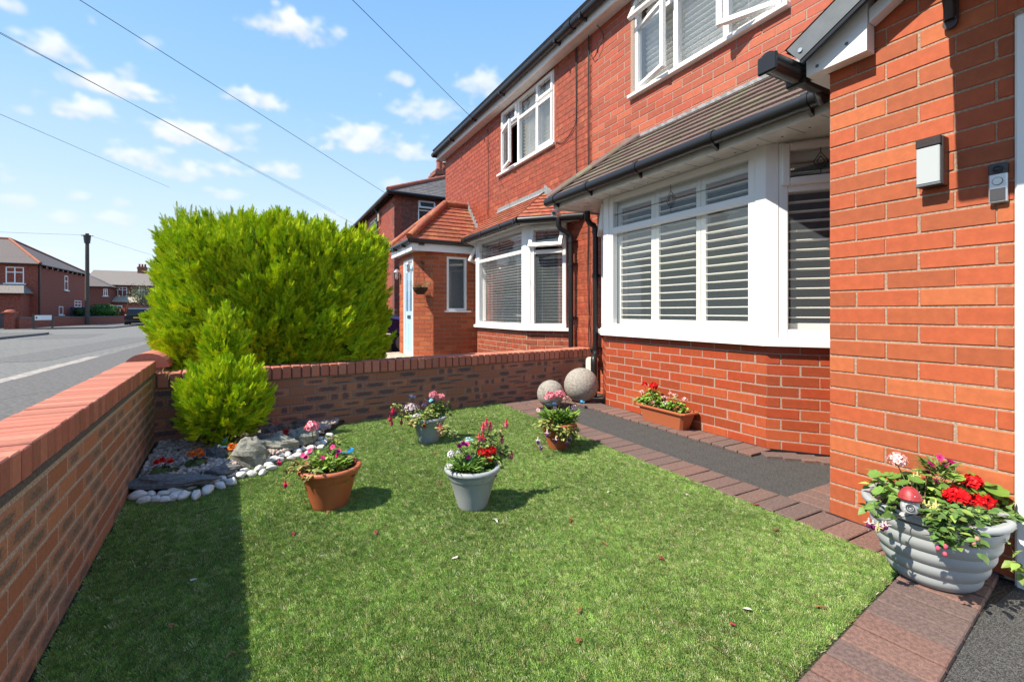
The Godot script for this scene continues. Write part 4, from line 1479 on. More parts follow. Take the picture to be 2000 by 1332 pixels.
# ---------------------------------------------------------------- next pair of houses along the street
func next_house() -> void:
	var h := thing("slate_house", "brick house with slate roof and dark end wall beyond the blue-door porch", "house", P(3.8, 0, 17.0))
	var f := facade(3.8, 27.0)
	var holes := [Rect2(7.33, 3.78, 1.70, 1.02), Rect2(7.0, 0.9, 1.8, 1.4), Rect2(2.6, 3.78, 1.7, 1.02)]
	var mb := MB.new()
	slab(mb, f, 11.58, 5.05, holes, -0.25, -0.004)
	var wall := part(h, "wall", mb, M.mortar_painted)
	brickwork(wall, f, 11.575, 5.03, {"course": 0.085, "pitch": 0.2475, "joint": 0.010, "mats": names5("painted_brick"), "mass": M.painted_mass, "seed": 81, "limit": 0, "holes": holes + [Rect2(0, 0, 12, 2.4)]})
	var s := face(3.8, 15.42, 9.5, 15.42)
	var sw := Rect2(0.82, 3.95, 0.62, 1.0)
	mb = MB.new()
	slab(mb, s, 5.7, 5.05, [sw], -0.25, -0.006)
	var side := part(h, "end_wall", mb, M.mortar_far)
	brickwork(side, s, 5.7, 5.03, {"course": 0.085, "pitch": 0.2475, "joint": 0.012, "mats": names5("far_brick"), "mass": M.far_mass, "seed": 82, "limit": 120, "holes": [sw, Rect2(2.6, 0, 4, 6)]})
	room(h, 3.9, 8.0, 26.8, 15.8, 2.9, 4.95)
	var wf := f
	wf.origin += f.basis.x * 7.33 + Vector3.UP * 3.78 + f.basis.z * -0.02
	window(h, wf, 1.70, 1.02, [0.85], [[0.70, 0.05, 0.82], [0.70, 0.88, 1.65]], [["fixed", 0.05, 0.82, 0.05, 0.68], ["fixed", 0.88, 1.65, 0.05, 0.68], ["fixed", 0.05, 0.82, 0.72, 0.97], ["fixed", 0.88, 1.65, 0.72, 0.97]], 0.05, "plastic_white", "pane_dark")
	wf = s
	wf.origin += s.basis.x * 0.82 + Vector3.UP * 3.95 + s.basis.z * -0.01
	window(h, wf, 0.62, 1.0, [], [[0.66, 0.05, 0.57]], [["fixed", 0.05, 0.57, 0.05, 0.64], ["sash", 0.01, 0.61, 0.69, 0.99, "t", 0.4, false]], 0.045, "plastic_white", "pane_dark")
	# roof
	var a := [P(3.55, 5.10, 27.2), P(3.55, 5.10, 15.2), P(9.8, 5.10, 15.2), P(9.8, 5.10, 27.2)]
	var t0 := P(7.0, 6.92, 18.65)
	var t1 := P(7.0, 6.92, 27.2)
	mb = MB.new()
	mb.quad(a[0], a[1], t0, t1, Vector3(-1, 1, 0))
	mb.tri(a[1], a[2], t0, P(0, 1, -1))
	mb.quad(a[2], a[3], t1, t0, Vector3(1, 1, 0))
	mb.quad(a[0], a[1], a[2], a[3], Vector3.DOWN)
	var roof := part(h, "roof", mb, M.slate1)
	var foot := P(7.0, 5.10, 15.2)
	tiling(roof, a[1], t0 - foot, Vector3(1, 0, 0), 16, func(t): return Vector2(3.45 * t, minf(3.9, 6.25 - 2.8 * t)), 0.30, "slate", 0.012, 83)
	for k in 10:
		var b := MB.new()
		b.tube([a[1].lerp(t0, k / 10.0) + Vector3.UP * 0.03, a[1].lerp(t0, (k + 1.04) / 10.0) + Vector3.UP * 0.035], 0.09, 8)
		part(roof, "hip_tile", b, M["red_tile%d" % (k % 2 + 3)])
	mb = MB.new()
	mb.tube([P(3.55, 5.05, 27.2), P(3.55, 5.05, 15.15)], 0.06, 8)
	mb.tube([P(3.55, 5.05, 15.17), P(9.6, 5.05, 15.17)], 0.06, 8)
	for k in 40:
		mb.box(Transform3D.IDENTITY, 3.58, 3.80, 4.97, 5.05, -15.5 - k * 0.3 - 0.03, -15.5 - k * 0.3 + 0.03)
	part(h, "gutter", mb, M.gutter_black)
	mb = MB.new()
	mb.tube([P(3.66, 5.0, 17.85), P(3.74, 4.9, 17.80), P(3.74, 0.0, 17.80)], 0.04, 8)
	part(h, "downpipe", mb, M.gutter_black)
	mb = MB.new()
	mb.box(Transform3D.IDENTITY, 3.70, 3.80, 4.48, 4.83, -17.62, -17.44, 0.02)
	part(h, "alarm_box", mb, M.cream_stone)
	# chimney
	mb = MB.new()
	mb.box(Transform3D.IDENTITY, 6.75, 7.55, 6.6, 7.55, -20.6, -19.7)
	mb.box(Transform3D.IDENTITY, 6.68, 7.62, 7.30, 7.42, -20.67, -19.63)
	part(roof, "chimney", mb, M.far_brick2)
	for k in 2:
		mb = MB.new()
		mb.lathe(flat(7.0 + 0.32 * k, 7.55, 20.0 + 0.25 * k), [Vector2(0.15, 0), Vector2(0.13, 0.42), Vector2(0.155, 0.43), Vector2(0.155, 0.48), Vector2(0.12, 0.48), Vector2(0.1, 0.1), Vector2(0, 0.1)], 14)
		part(roof, "chimney_pot", mb, M["red_tile%d" % (3 + k)])

# ---------------------------------------------------------------- garden walls
func front_x(d: float) -> float:
	return -0.572 - 0.0615 * (d - 1.664)

func party_d(x: float) -> float:
	return 4.37 + 0.10 * (x + 0.7)

func garden_walls() -> void:
	# low wall along the street; its inner face runs from d = -0.6 to the corner
	var x0 := front_x(4.40) - 0.02
	var x1 := front_x(-0.6) - 0.02
	var f := face(x1, -0.6, x0, 4.40)
	var ln := Vector2(x1, -0.6).distance_to(Vector2(x0, 4.40))
	var w := thing("street_wall", "low brick garden wall along the street topped with bricks on edge", "wall", f.origin)
	var mb := MB.new()
	mb.box(f, 0, ln, -0.12, 0.565, -0.155, -0.0025)
	var body := part(w, "mortar", mb, M.mortar_street)
	var st := []
	for k in 6:
		st.append(M["street%d" % k])
	brickwork(body, f, ln, 0.565, {"course": 0.0693, "pitch": 0.207, "joint": 0.012, "v0": 0.002, "mats": st, "seed": 91, "bev": 0.003})
	mb = MB.new()
	mb.box(f, 0, ln, 0.566, 0.5965, -0.15, 0.009, 0.006)
	part(w, "mortar_bed", mb, M.mortar_dark)
	var r := RandomNumberGenerator.new()
	r.seed = 92
	var n := int(ln / 0.0705)
	var cb := MB.new()
	cb.box(Transform3D.IDENTITY, -0.0307, 0.0307, 0, 0.088, -0.182, 0.011, 0.004)
	var cm := cb.mesh()
	mb = MB.new()
	mb.box(f, 0, ln, 0.597, 0.674, -0.172, -0.002)
	var row := part(w, "coping", mb, M.mortar_dark)
	for k in n:
		copy_of(row, "coping_brick", cm, M["coping_brick%d" % (r.randi() % 5)], f * Transform3D(Basis(Vector3.UP, r.randf_range(-0.012, 0.012)), Vector3((k + 0.5) * 0.0705, 0.596 + r.randf_range(-0.002, 0.002), r.randf_range(-0.002, 0.002))))
	# wall between the two gardens
	var a := Vector2(front_x(4.4) - 0.16, party_d(front_x(4.4) - 0.16))
	var b := Vector2(3.79, party_d(3.79))
	f = face(a.x, a.y, b.x, b.y)
	ln = a.distance_to(b)
	w = thing("party_wall", "low wall of dark patched bricks with brick coping between the two gardens", "wall", f.origin)
	mb = MB.new()
	mb.box(f, 0, ln, -0.05, 0.472, -0.19, -0.0025)
	body = part(w, "mortar", mb, M.mortar_wall)
	var fr := []
	for k in 8:
		fr.append(M["fired%d" % k])
	brickwork(body, f, ln, 0.472, {"course": 0.0775, "pitch": 0.2175, "joint": 0.009, "v0": 0.006, "mats": fr, "seed": 93, "bev": 0.003})
	cb = MB.new()
	cb.box(Transform3D.IDENTITY, -0.0338, 0.0338, 0, 0.108, -0.215, 0.018, 0.004)
	cm = cb.mesh()
	mb = MB.new()
	mb.box(f, 0, ln, 0.473, 0.570, -0.205, 0.004)
	row = part(w, "coping", mb, M.mortar_dark)
	for k in int(ln / 0.0785):
		copy_of(row, "coping_brick", cm, M["coping_brick%d" % (r.randi() % 5)], f * Transform3D(Basis(Vector3.UP, r.randf_range(-0.012, 0.012)), Vector3((k + 0.5) * 0.0785, 0.475 + r.randf_range(-0.002, 0.002), r.randf_range(-0.002, 0.002))))
	# next door's street wall with half-round coping, running on under the hedge
	x0 = -0.76
	w = thing("rounded_wall", "brick street wall with half-round terracotta coping in front of the hedge", "wall", P(-0.8, 0, 7.0))
	mb = MB.new()
	mb.box(Transform3D.IDENTITY, -0.93, -0.72, -0.12, 0.62, -9.4, -4.50)
	part(w, "brickwork", mb, M.fired_mass, "stuff")
	for k in 16:
		var c := MB.new()
		var pts := PackedVector2Array()
		for i in 13:
			pts.append(Vector2(0.145 * cos(PI * i / 12), 0.115 * sin(PI * i / 12)))
		c.prism(Transform3D(Basis.IDENTITY, P(-0.83, 0.62, 4.65 + k * 0.305)), pts, -0.15, 0.15)
		part(w, "coping_tile", c, M["coping_brick%d" % (k % 5)])

# ---------------------------------------------------------------- paving round the lawn
func paver(parent: Node3D, x: float, d: float, turn: float, l: float, w: float, r: RandomNumberGenerator, y := 0.0) -> void:
	var k := Vector3i(roundi(l * 1000), roundi(w * 1000), 99)
	if not brick_meshes.has(k):
		var mb := MB.new()
		mb.box(Transform3D.IDENTITY, -l / 2, l / 2, -0.06, 0, -w / 2, w / 2, 0.004)
		brick_meshes[k] = mb.mesh()
	copy_of(parent, "paver", brick_meshes[k], M["paver%d" % (r.randi() % 5)], Transform3D(Basis.from_euler(Vector3(r.randf_range(-0.008, 0.008), turn + r.randf_range(-0.008, 0.008), r.randf_range(-0.008, 0.008))), P(x, y + 0.013 + r.randf_range(-0.002, 0.002), d)))

func paving() -> void:
	var r := RandomNumberGenerator.new()
	r.seed = 101
	var mb := MB.new()
	mb.quad(P(2.0, -0.008, -3), P(3.9, -0.008, -3), P(3.9, -0.008, 4.9), P(2.0, -0.008, 4.9), Vector3.UP)
	mb.quad(P(-0.6, -0.008, -3), P(2.0, -0.008, -3), P(2.0, -0.008, 0.65), P(-0.6, -0.008, 0.55), Vector3.UP)
	tag(solo("tarmac_path", mb, M.asphalt), "", "", "", "structure")
	var o := Node3D.new()
	o.name = "paver_edging"
	add_child(o)
	tag(o, "", "", "", "structure")
	# joint sand under the blocks
	mb = MB.new()
	mb.quad(P(2.33, -0.006, 0.62), P(2.60, -0.006, 0.62), P(2.60, -0.006, 4.75), P(2.33, -0.006, 4.75), Vector3.UP)
	mb.quad(P(3.13, -0.006, 2.12), P(3.45, -0.006, 2.12), P(3.45, -0.006, 4.75), P(3.13, -0.006, 4.75), Vector3.UP)
	mb.quad(P(-0.6, -0.0055, 0.35), P(2.6, -0.0055, 0.66), P(2.6, -0.0055, 0.89), P(-0.6, -0.0055, 0.58), Vector3.UP)
	part(o, "joint_sand", mb, M.earth)
	# row beside the lawn
	for k in 33:
		paver(o, 2.465, 0.93 + k * 0.115, 0, 0.245, 0.107, r)
	# row along the foot of the bay, turning with it
	for k in 19:
		paver(o, 3.255, 2.16 + k * 0.115, 0, 0.245, 0.107, r)
	for k in 4:
		var t := 0.08 + k * 0.115
		paver(o, 3.39 - 0.11 + 0.60 * t, 2.149 - 0.085 - 0.80 * t, -0.64, 0.245, 0.107, r)
	# corner by the stone balls
	for i in 6:
		for k in 2:
			paver(o, 2.66 + i * 0.118, 4.36 + k * 0.235, PI / 2, 0.225, 0.110, r)
	# across to the porch foot
	for i in 6:
		paver(o, 2.66 + i * 0.115, 1.42, PI / 2, 0.22, 0.110, r)
	# row between lawn and drive
	var dir := Vector2(2.323 - 1.326, 0.888 - 0.762).normalized()
	var turn := PI / 2 + atan2(dir.y, dir.x)
	for k in 31:
		var c := Vector2(2.58, 0.79) - dir * (k * 0.112)
		paver(o, c.x, c.y, turn, 0.232, 0.104, r)
		mb = MB.new()
	mb.box(Transform3D(Basis(Vector3.UP, 0.35), P(2.86, 0, 0.42)), -0.30, 0.30, -0.05, 0.004, -0.16, 0.16, 0.006)
	part(o, "slab", mb, M.concrete)

# ---------------------------------------------------------------- lawn
func in_bed(x: float, d: float) -> bool:
	# the rockery fills the corner behind a curved rim of white cobbles
	return x < 0.66 and d > bed_rim(x) + 0.02

func bed_rim(x: float) -> float:
	var k := [[-0.9, 3.26], [-0.66, 3.24], [-0.48, 3.20], [-0.30, 3.31], [-0.13, 3.46], [0.12, 3.58], [0.30, 3.84], [0.50, 4.20], [0.66, 4.5]]
	for i in k.size() - 1:
		if x <= k[i + 1][0]:
			return lerpf(k[i][1], k[i + 1][1], (x - k[i][0]) / (k[i + 1][0] - k[i][0]))
	return 9.0

func lawn_edge(x: float) -> float:
	return 0.888 - 0.126 * (2.323 - x) + 0.005

func lawn() -> void:
	var mb := MB.new()
	mb.quad(P(-0.62, -0.003, 0.45), P(2.335, -0.003, 0.89), P(2.335, -0.003, 4.78), P(-0.85, -0.003, 4.5), Vector3.UP)
	tag(solo("lawn", mb, M.turf_base), "", "", "", "structure")
	var r := RandomNumberGenerator.new()
	r.seed = 111
	var tuft := MB.new()
	for k in 9:
		var a := r.randf() * TAU
		var lean := r.randf_range(0.25, 1.7)
		var o := Vector3(r.randf_range(-0.007, 0.007), 0, r.randf_range(-0.007, 0.007))
		var dir := Vector3(cos(a) * lean, 1, sin(a) * lean).normalized()
		var len := r.randf_range(0.011, 0.019)
		var g := r.randf_range(0.75, 1.2)
		if k == 7:
			tuft.tint(Color(1.9, 1.15, 1.1))
		else:
			tuft.tint(Color(g, g, g))
		tuft.leaf(o, dir, Vector3(-sin(a) * 0.3 + cos(a), 0.5, cos(a) * 0.3 + sin(a)), len, 0.0021, [0.9, 1.0, 0.35], 0.35)
	var xf := []
	var cols := []
	var patch := noise(17, 1.1, 3)
	var fine := noise(18, 9.0, 2)
	var tries := 0
	while xf.size() < 230000 and tries < 360000:
		tries += 1
		var x := r.randf_range(-0.72, 2.345)
		# more tufts near the lens, where each one shows
		var d := 0.45 + 4.3 * pow(r.randf(), 1.35)
		if x < front_x(d) - 0.005 or d > party_d(x) - 0.01 or d < lawn_edge(x) or in_bed(x, d):
			continue
		var s := r.randf_range(0.75, 1.2) * (1.0 + 0.25 * fine.get_noise_2d(x, d)) * (1.0 + 0.25 * maxf(0.0, d - 2.2))
		xf.append(Transform3D(Basis.from_euler(Vector3(r.randf_range(-0.15, 0.15), r.randf() * TAU, r.randf_range(-0.15, 0.15))).scaled(Vector3(s, s * 0.95, s)), P(x, -0.003, d)))
		var g := 1.0 + 0.30 * patch.get_noise_2d(x, d) + 0.20 * fine.get_noise_2d(x * 2, d * 2)
		var c := Color(0.275, 0.43, 0.105) * (g * r.randf_range(0.5, 1.5))
		var pick := r.randf()
		if pick < 0.05:
			c = Color(0.78, 0.80, 0.50)
		elif pick < 0.12:
			c = Color(0.55, 0.55, 0.24) * g
		elif pick < 0.16:
			c = Color(0.34, 0.25, 0.13) * g
		elif pick < 0.33:
			c = Color(0.11, 0.24, 0.05) * g
		cols.append(c)
	var o := many(self, "grass", tuft.mesh(), M.grass, xf, cols)
	tag(o, "short artificial grass of the front lawn", "grass", "", "stuff")
	# dropped blossoms, leaves and twigs on the turf
	var at := [[735, 1040, 0], [575, 1042, 0], [1425, 1218, 0], [968, 1015, 1], [1115, 1015, 0], [1135, 1190, 2], [1125, 1250, 2], [372, 1135, 1], [1180, 1060, 2], [1478, 985, 0], [1515, 1035, 0], [605, 935, 2], [640, 1000, 2],
		[780, 860, 0], [852, 885, 0], [805, 888, 0], [858, 945, 0], [1340, 965, 1], [890, 1090, 1], [1460, 1190, 1], [1605, 1185, 2], [450, 1275, 2], [1050, 872, 0], [1062, 868, 0], [330, 1220, 2], [1290, 1090, 0], [1190, 960, 1], [700, 905, 2], [960, 870, 1]]
	for e in at:
		var p := on_ground(e[0], e[1], 0.016)
		mb = MB.new()
		var c: Color = [Color(0.30, 0.035, 0.06), Color(0.55, 0.50, 0.44), Color(0.24, 0.12, 0.05)][e[2]]
		for k in 3:
			mb.tint(c * r.randf_range(0.7, 1.25))
			var a := r.randf() * TAU
			mb.leaf(p, Vector3(cos(a), r.randf_range(0.05, 0.5), sin(a)), Vector3.UP, r.randf_range(0.012, 0.024), 0.011, [0.3, 1.0, 0.8, 0.2], 0.4, 0.3)
		solo("fallen_petals", mb, M.petal, ["small dark pink blossom dropped on the lawn", "small pale withered petal dropped on the lawn", "small brown curled leaf dropped on the lawn"][e[2]], "petals", "bits dropped on the lawn")
	for e in [[140, 1130, 1100, 1090], [270, 1220, 310, 1195], [380, 1003, 425, 992], [1390, 1260, 1425, 1285], [755, 817, 700, 838], [1330, 935, 1370, 950]]:
		mb = MB.new()
		var p := on_ground(e[0] if e[0] > 200 else 265, e[1], 0.018)
		var q := on_ground(e[2] if e[2] < 1000 or e[0] > 1000 else 300, e[3], 0.02)
		if p.distance_to(q) > 0.35:
			q = p + (q - p).normalized() * 0.2
		mb.tube([p, p.lerp(q, 0.5) + Vector3(0, 0.006, 0.012), q], 0.0016, 5)
		solo("fallen_twig", mb, M.bark, "thin dry stalk lying on the lawn", "twig", "bits dropped on the lawn")

# where the line of sight through a point of the photograph meets the height y
func on_ground(px: float, py: float, y := 0.0) -> Vector3:
	var l := look(px, py)
	var v := Vector3(sin(l.x) * cos(l.y), sin(l.y), -cos(l.x) * cos(l.y))
	return EYE + v * ((y - EYE.y) / v.y)

# where the line of sight through a point of the photograph meets the upright plane at distance d along the street
func on_d(px: float, py: float, d: float) -> Vector3:
	var l := look(px, py)
	var v := Vector3(sin(l.x) * cos(l.y), sin(l.y), -cos(l.x) * cos(l.y))
	return EYE + v * (d / -v.z)

# where the line of sight meets the upright plane square to the lens at the given depth
func on_depth(px: float, py: float, depth: float) -> Vector3:
	var l := look(px, py)
	var v := Vector3(sin(l.x) * cos(l.y), sin(l.y), -cos(l.x) * cos(l.y))
	var th := atan(480.0 / 889.0)
	return EYE + v * (depth / (v.x * sin(th) - v.z * cos(th)))

# ---------------------------------------------------------------- corner bed with stones
func rockery() -> void:
	var r := RandomNumberGenerator.new()
	r.seed = 121
	# soil of the bed, a low mound
	var mb := MB.new()
	var g := []
	for i in 15:
		var row := []
		for k in 15:
			var x := lerpf(-0.80, 0.66, i / 14.0)
			var rim := bed_rim(x) + 0.03
			var d := lerpf(rim, party_d(x) + 0.02, k / 14.0)
			row.append(P(x, 0.004 + 0.045 * smoothstep(0.0, 0.35, k / 14.0), d))
		g.append(row)
	for i in 14:
		for k in 14:
			mb.quad(g[i][k], g[i + 1][k], g[i + 1][k + 1], g[i][k + 1], Vector3.UP)
	tag(solo("flower_bed_soil", mb, M.earth), "", "", "", "structure")
	# stone chippings
	var chip := MB.new()
	chip.lump(Transform3D.IDENTITY, Vector3(0.013, 0.009, 0.011), 0.5, 0.12, 5, 5, 7, true)
	var xf := []
	var cols := []
	while xf.size() < 3600:
		var x := r.randf_range(-0.72, 0.6)
		var d := r.randf_range(3.2, 4.5)
		if not in_bed(x, d - 0.09) or x < front_x(d) or d > party_d(x):
			continue
		var s := r.randf_range(0.6, 1.7)
		xf.append(Transform3D(Basis.from_euler(Vector3(r.randf() * 6, r.randf() * 6, r.randf() * 6)).scaled(Vector3.ONE * s), P(x, 0.052 + r.randf_range(-0.006, 0.006), d)))
		var t := r.randf_range(0.6, 1.2)
		cols.append([Color(0.56, 0.46, 0.40), Color(0.48, 0.39, 0.35), Color(0.60, 0.53, 0.47), Color(0.30, 0.25, 0.23)][r.randi() % 4] * t)
	var gv := many(self, "gravel", chip.mesh(), M.chipping, xf, cols)
	tag(gv, "pinkish grey stone chippings in the corner bed", "gravel", "", "stuff")
	# white cobbles along the rim
	var stones := []
	for k in 4:
		var s := MB.new()
		s.lump(Transform3D.IDENTITY, Vector3(0.05 + 0.006 * (k - 1), 0.030, 0.040 - 0.003 * k), 0.30, 0.08, 30 + k, 10, 14)
		stones.append(s.mesh())
	for e in [[150, 1205, 1.1], [197, 1240, .8], [250, 1195, .9], [285, 1232, .85], [345, 1190, .8], [362, 1232, .75], [440, 1165, 1.0], [440, 1210, 1.0], [500, 1205, 1.1], [555, 1130, 1.0], [598, 1198, .85], [650, 1105, .95], [685, 1160, 1.0],
		[735, 1090, .9], [780, 1125, .9], [800, 1072, .8], [865, 1100, 1.1], [872, 1040, 1.0], [935, 1045, 1.0], [972, 1015, .85], [1022, 1032, .8], [1080, 995, .9], [1108, 1022, .8], [1122, 945, .8], [1140, 905, .85], [1185, 925, .95],
		[1150, 965, .8], [1178, 988, .7], [1250, 890, .9], [1240, 925, .8], [1300, 885, .8], [1328, 912, .75], [1372, 860, .9], [1415, 842, .8], [1375, 893, .8], [1475, 835, .8], [1450, 870, .7], [1570, 792, .9], [1540, 722, .95], [1580, 700, .9], [1622, 735, .8], [1508, 745, .8],
		[1548, 762, .8], [1600, 770, .7], [1560, 830, .8], [1520, 800, .7]]:
		var p := on_ground(230 + e[0] / 3.918, 660 + (e[1] + 22) / 3.918, 0.012)
		var s: float = e[2] * r.randf_range(0.72, 0.9)
		var o := MeshInstance3D.new()
		o.name = numbered("white_cobble")
		o.mesh = stones[r.randi() % 4]
		o.material_override = M.white_stone
		add_child(o)
		o.transform = Transform3D(Basis.from_euler(Vector3(r.randf_range(-0.3, 0.3), r.randf() * TAU, r.randf_range(-0.3, 0.3))).scaled(Vector3.ONE * s), p + Vector3.UP * 0.014)
		tag(o, "smooth white cobble edging the stone bed", "stone", "white cobbles edging the bed")
	# rocks
	var list := [
		[430, 1115, Vector3(0.235, 0.035, 0.085), 0.12, "slate_rock", "long flat grey slate slab lying behind white cobbles"],
		[795, 1035, Vector3(0.09, 0.03, 0.045), 0.5, "slate_rock", "small dark slate lying beside the long flat slab"],
		[755, 935, Vector3(0.085, 0.065, 0.02), -0.25, "slate_rock", "upright dark slate between the orange begonias"],
		[1010, 950, Vector3(0.105, 0.105, 0.05), 0.1, "grey_rock", "pointed grey rock standing behind white cobbles"],
		[1235, 850, Vector3(0.145, 0.065, 0.07), 0.2, "grey_rock", "broad rounded grey rock behind white cobbles"],
		[1420, 805, Vector3(0.10, 0.075, 0.06), 0.3, "grey_rock", "rugged grey rock beside the broad rounded rock"],
		[625, 800, Vector3(0.085, 0.045, 0.06), 0.0, "brown_rock", "round brown stone below the golden bush"],
		[718, 815, Vector3(0.055, 0.022, 0.03), 0.6, "brown_rock", "small pale brown stone beside the round brown stone"],
		[1092, 812, Vector3(0.065, 0.05, 0.05), 0.0, "slate_rock", "dark rounded boulder in the gravel by the wall"],
		[1265, 720, Vector3(0.08, 0.045, 0.05), 0.2, "brown_rock", "purplish rock against the patched brick wall"],
		[1405, 705, Vector3(0.085, 0.06, 0.05), -0.2, "brown_rock", "brown pointed rock against the patched brick wall"],
		[1160, 740, Vector3(0.06, 0.045, 0.05), 0.0, "slate_rock", "black rock beside the pink butterfly"]]
	for i in list.size():
		var e: Array = list[i]
		mb = MB.new()
		var p := on_ground(230 + e[0] / 3.918, 660 + e[1] / 3.918, 0.045)
		mb.lump(Transform3D(Basis(Vector3.UP, -0.5 + e[3]), p + Vector3.UP * e[2].y * 0.55), e[2], 0.55, 0.085, 200 + i, 12, 18, true)
		solo("rock", mb, M[e[4]], e[5], "rock", "rocks in the corner bed")
	# begonias between them
	begonia("orange begonia with full blossoms between slate and gravel", on_ground(230 + 600 / 3.918, 660 + 985 / 3.918, 0.045), Color(0.75, 0.16, 0.02), 5, 0.075, r)
	begonia("orange begonia behind the pointed grey rock", on_ground(230 + 895 / 3.918, 660 + 930 / 3.918, 0.045), Color(0.72, 0.20, 0.02), 4, 0.065, r)
	begonia("scarlet begonia with bronze leaves beside the street wall", on_ground(230 + 350 / 3.918, 660 + 1045 / 3.918, 0.045), Color(0.60, 0.02, 0.015), 3, 0.08, r)
	begonia("small red begonia with bright leaves below the patched wall", on_ground(230 + 1285 / 3.918, 660 + 790 / 3.918, 0.045), Color(0.50, 0.02, 0.02), 1, 0.05, r)
	butterfly("blue and white butterfly ornament in the gravel bed", on_ground(230 + 795 / 3.918, 660 + 900 / 3.918, 0.045), 0.085, Color(0.10, 0.48, 0.75), 0.4, 1.1)
	butterfly("pale blue butterfly ornament tilted beside upright slate", on_ground(230 + 845 / 3.918, 660 + 905 / 3.918, 0.045), 0.07, Color(0.18, 0.55, 0.80), 0.9, 0.2)
	butterfly("pink butterfly ornament beside the black rock", on_ground(230 + 1205 / 3.918, 660 + 760 / 3.918, 0.045), 0.085, Color(0.75, 0.18, 0.30), 0.0, 1.2)

func begonia(label: String, at: Vector3, c: Color, heads: int, size: float, r: RandomNumberGenerator) -> void:
	var o := thing("begonia", label, "flower", at, "begonias in the corner bed")
	var mb := MB.new()
	for k in 16:
		var a := r.randf() * TAU
		var q := at + Vector3(cos(a), 0, sin(a)) * size * r.randf_range(0.2, 1.1) + Vector3.UP * r.randf_range(0.02, 0.05)
		mb.tint(Color(0.055, 0.10, 0.022).lerp(Color(0.12, 0.05, 0.03), r.randf() * 0.6) * r.randf_range(0.8, 1.5))
		mb.rosette(q, Vector3(cos(a) * 0.6, 1, sin(a) * 0.6), r.randf_range(0.018, 0.03), 5, 0.12, -0.15, a)
	part(o, "leaves", mb, M.leaf, "stuff")
	mb = MB.new()
	for k in heads:
		mb.tube([at, at + Vector3(r.randf_range(-0.02, 0.02), 0.07, r.randf_range(-0.02, 0.02))], 0.003, 5)
	part(o, "stem", mb, M.bark)
	for k in heads:
		mb = MB.new()
		var a := TAU * k / maxf(1, heads) + r.randf()
		var q := at + Vector3(cos(a), 0, sin(a)) * size * 0.45 * (0.0 if heads == 1 else 1.0) + Vector3.UP * r.randf_range(0.06, 0.085)
		for j in 4:
			mb.tint(c * r.randf_range(0.75, 1.2))
			mb.rosette(q + Vector3.UP * 0.004 * j, Vector3(r.randf_range(-0.4, 0.4), 1, r.randf_range(-0.1, 0.6)), 0.026 * (1.0 - 0.17 * j), 5, 0.25, 0.2 + 0.22 * j, j * 0.6)
		part(o, "blossom", mb, M.petal)

func butterfly(label: String, at: Vector3, h: float, c: Color, turn: float, spread: float) -> void:
	var o := thing("butterfly_ornament", label, "ornament", at, "butterfly ornaments on wire stakes")
	var mb := MB.new()
	mb.tube([at, at + Vector3.UP * h], 0.0012, 5)
	part(o, "stake", mb, M.cable)
	mb = MB.new()
	var top := at + Vector3.UP * h
	var b := Basis(Vector3.UP, turn)
	mb.tube([top + b * Vector3(0, 0, -0.014), top + b * Vector3(0, 0.002, 0.014)], 0.0025, 6)
	part(o, "body", mb, M.print)
	for s in [-1.0, 1.0]:
		mb = MB.new()
		mb.tint(c)
		var wing := [[Vector2(0.004, -0.014), Vector2(0.046, -0.034), Vector2(0.052, -0.008), Vector2(0.004, 0.002)], [Vector2(0.004, 0.0), Vector2(0.038, 0.0), Vector2(0.034, 0.027), Vector2(0.004, 0.013)]]
		for q in wing:
			var p := []
			for e in q:
				p.append(top + b * (Basis(Vector3.BACK, s * spread * 0.6) * Vector3(s * e.x, 0.002, e.y)))
			mb.quad(p[0], p[1], p[2], p[3], Vector3.UP)
			mb.tint(c * 0.55)
		part(o, "wing", mb, M.butterfly)

# ---------------------------------------------------------------- conifers
# flat feathery spray; its tips are this year's yellow growth
func spray_mesh(base: Color, tip: Color) -> ArrayMesh:
	var mb := MB.new()
	var r := RandomNumberGenerator.new()
	r.seed = 131
	var n := 9
	for k in n:
		var t := float(k) / (n - 1)
		for s in [-1.0, 1.0]:
			if k == n - 1 and s < 0:
				continue
			var o := Vector3(0, 0.085 * t, 0.010 * t * t)
			var len := 0.036 * (1.0 - 0.62 * t) * r.randf_range(0.8, 1.15)
			var dir := Vector3(s * (0.75 - 0.45 * t), 0.85, r.randf_range(-0.15, 0.35)).normalized()
			if k == n - 1:
				dir = Vector3(0, 1, 0.1)
			mb.tint(base.lerp(tip, r.randf()))
			var side := dir.cross(Vector3(0, 0.2, 1)).normalized() * 0.0036
			mb.tri(o - side, o + side, o + dir * len, Vector3(0, 0.3, 1))
			# little scales along the twig
			for j in 2:
				var q := o + dir * (len * (0.35 + 0.3 * j))
				var d2 := (dir + Vector3(s * 0.6 * (1 if j else -1), 0.1, 0.2)).normalized()
				mb.tri(q - side * 0.8, q + side * 0.8, q + d2 * len * 0.42, Vector3(0, 0.3, 1))
	return mb.mesh()

func rounded(dir: Vector3, half: Vector3, p: float) -> float:
	return pow(pow(absf(dir.x / half.x), p) + pow(absf(dir.y / half.y), p) + pow(absf(dir.z / half.z), p), -1.0 / p)

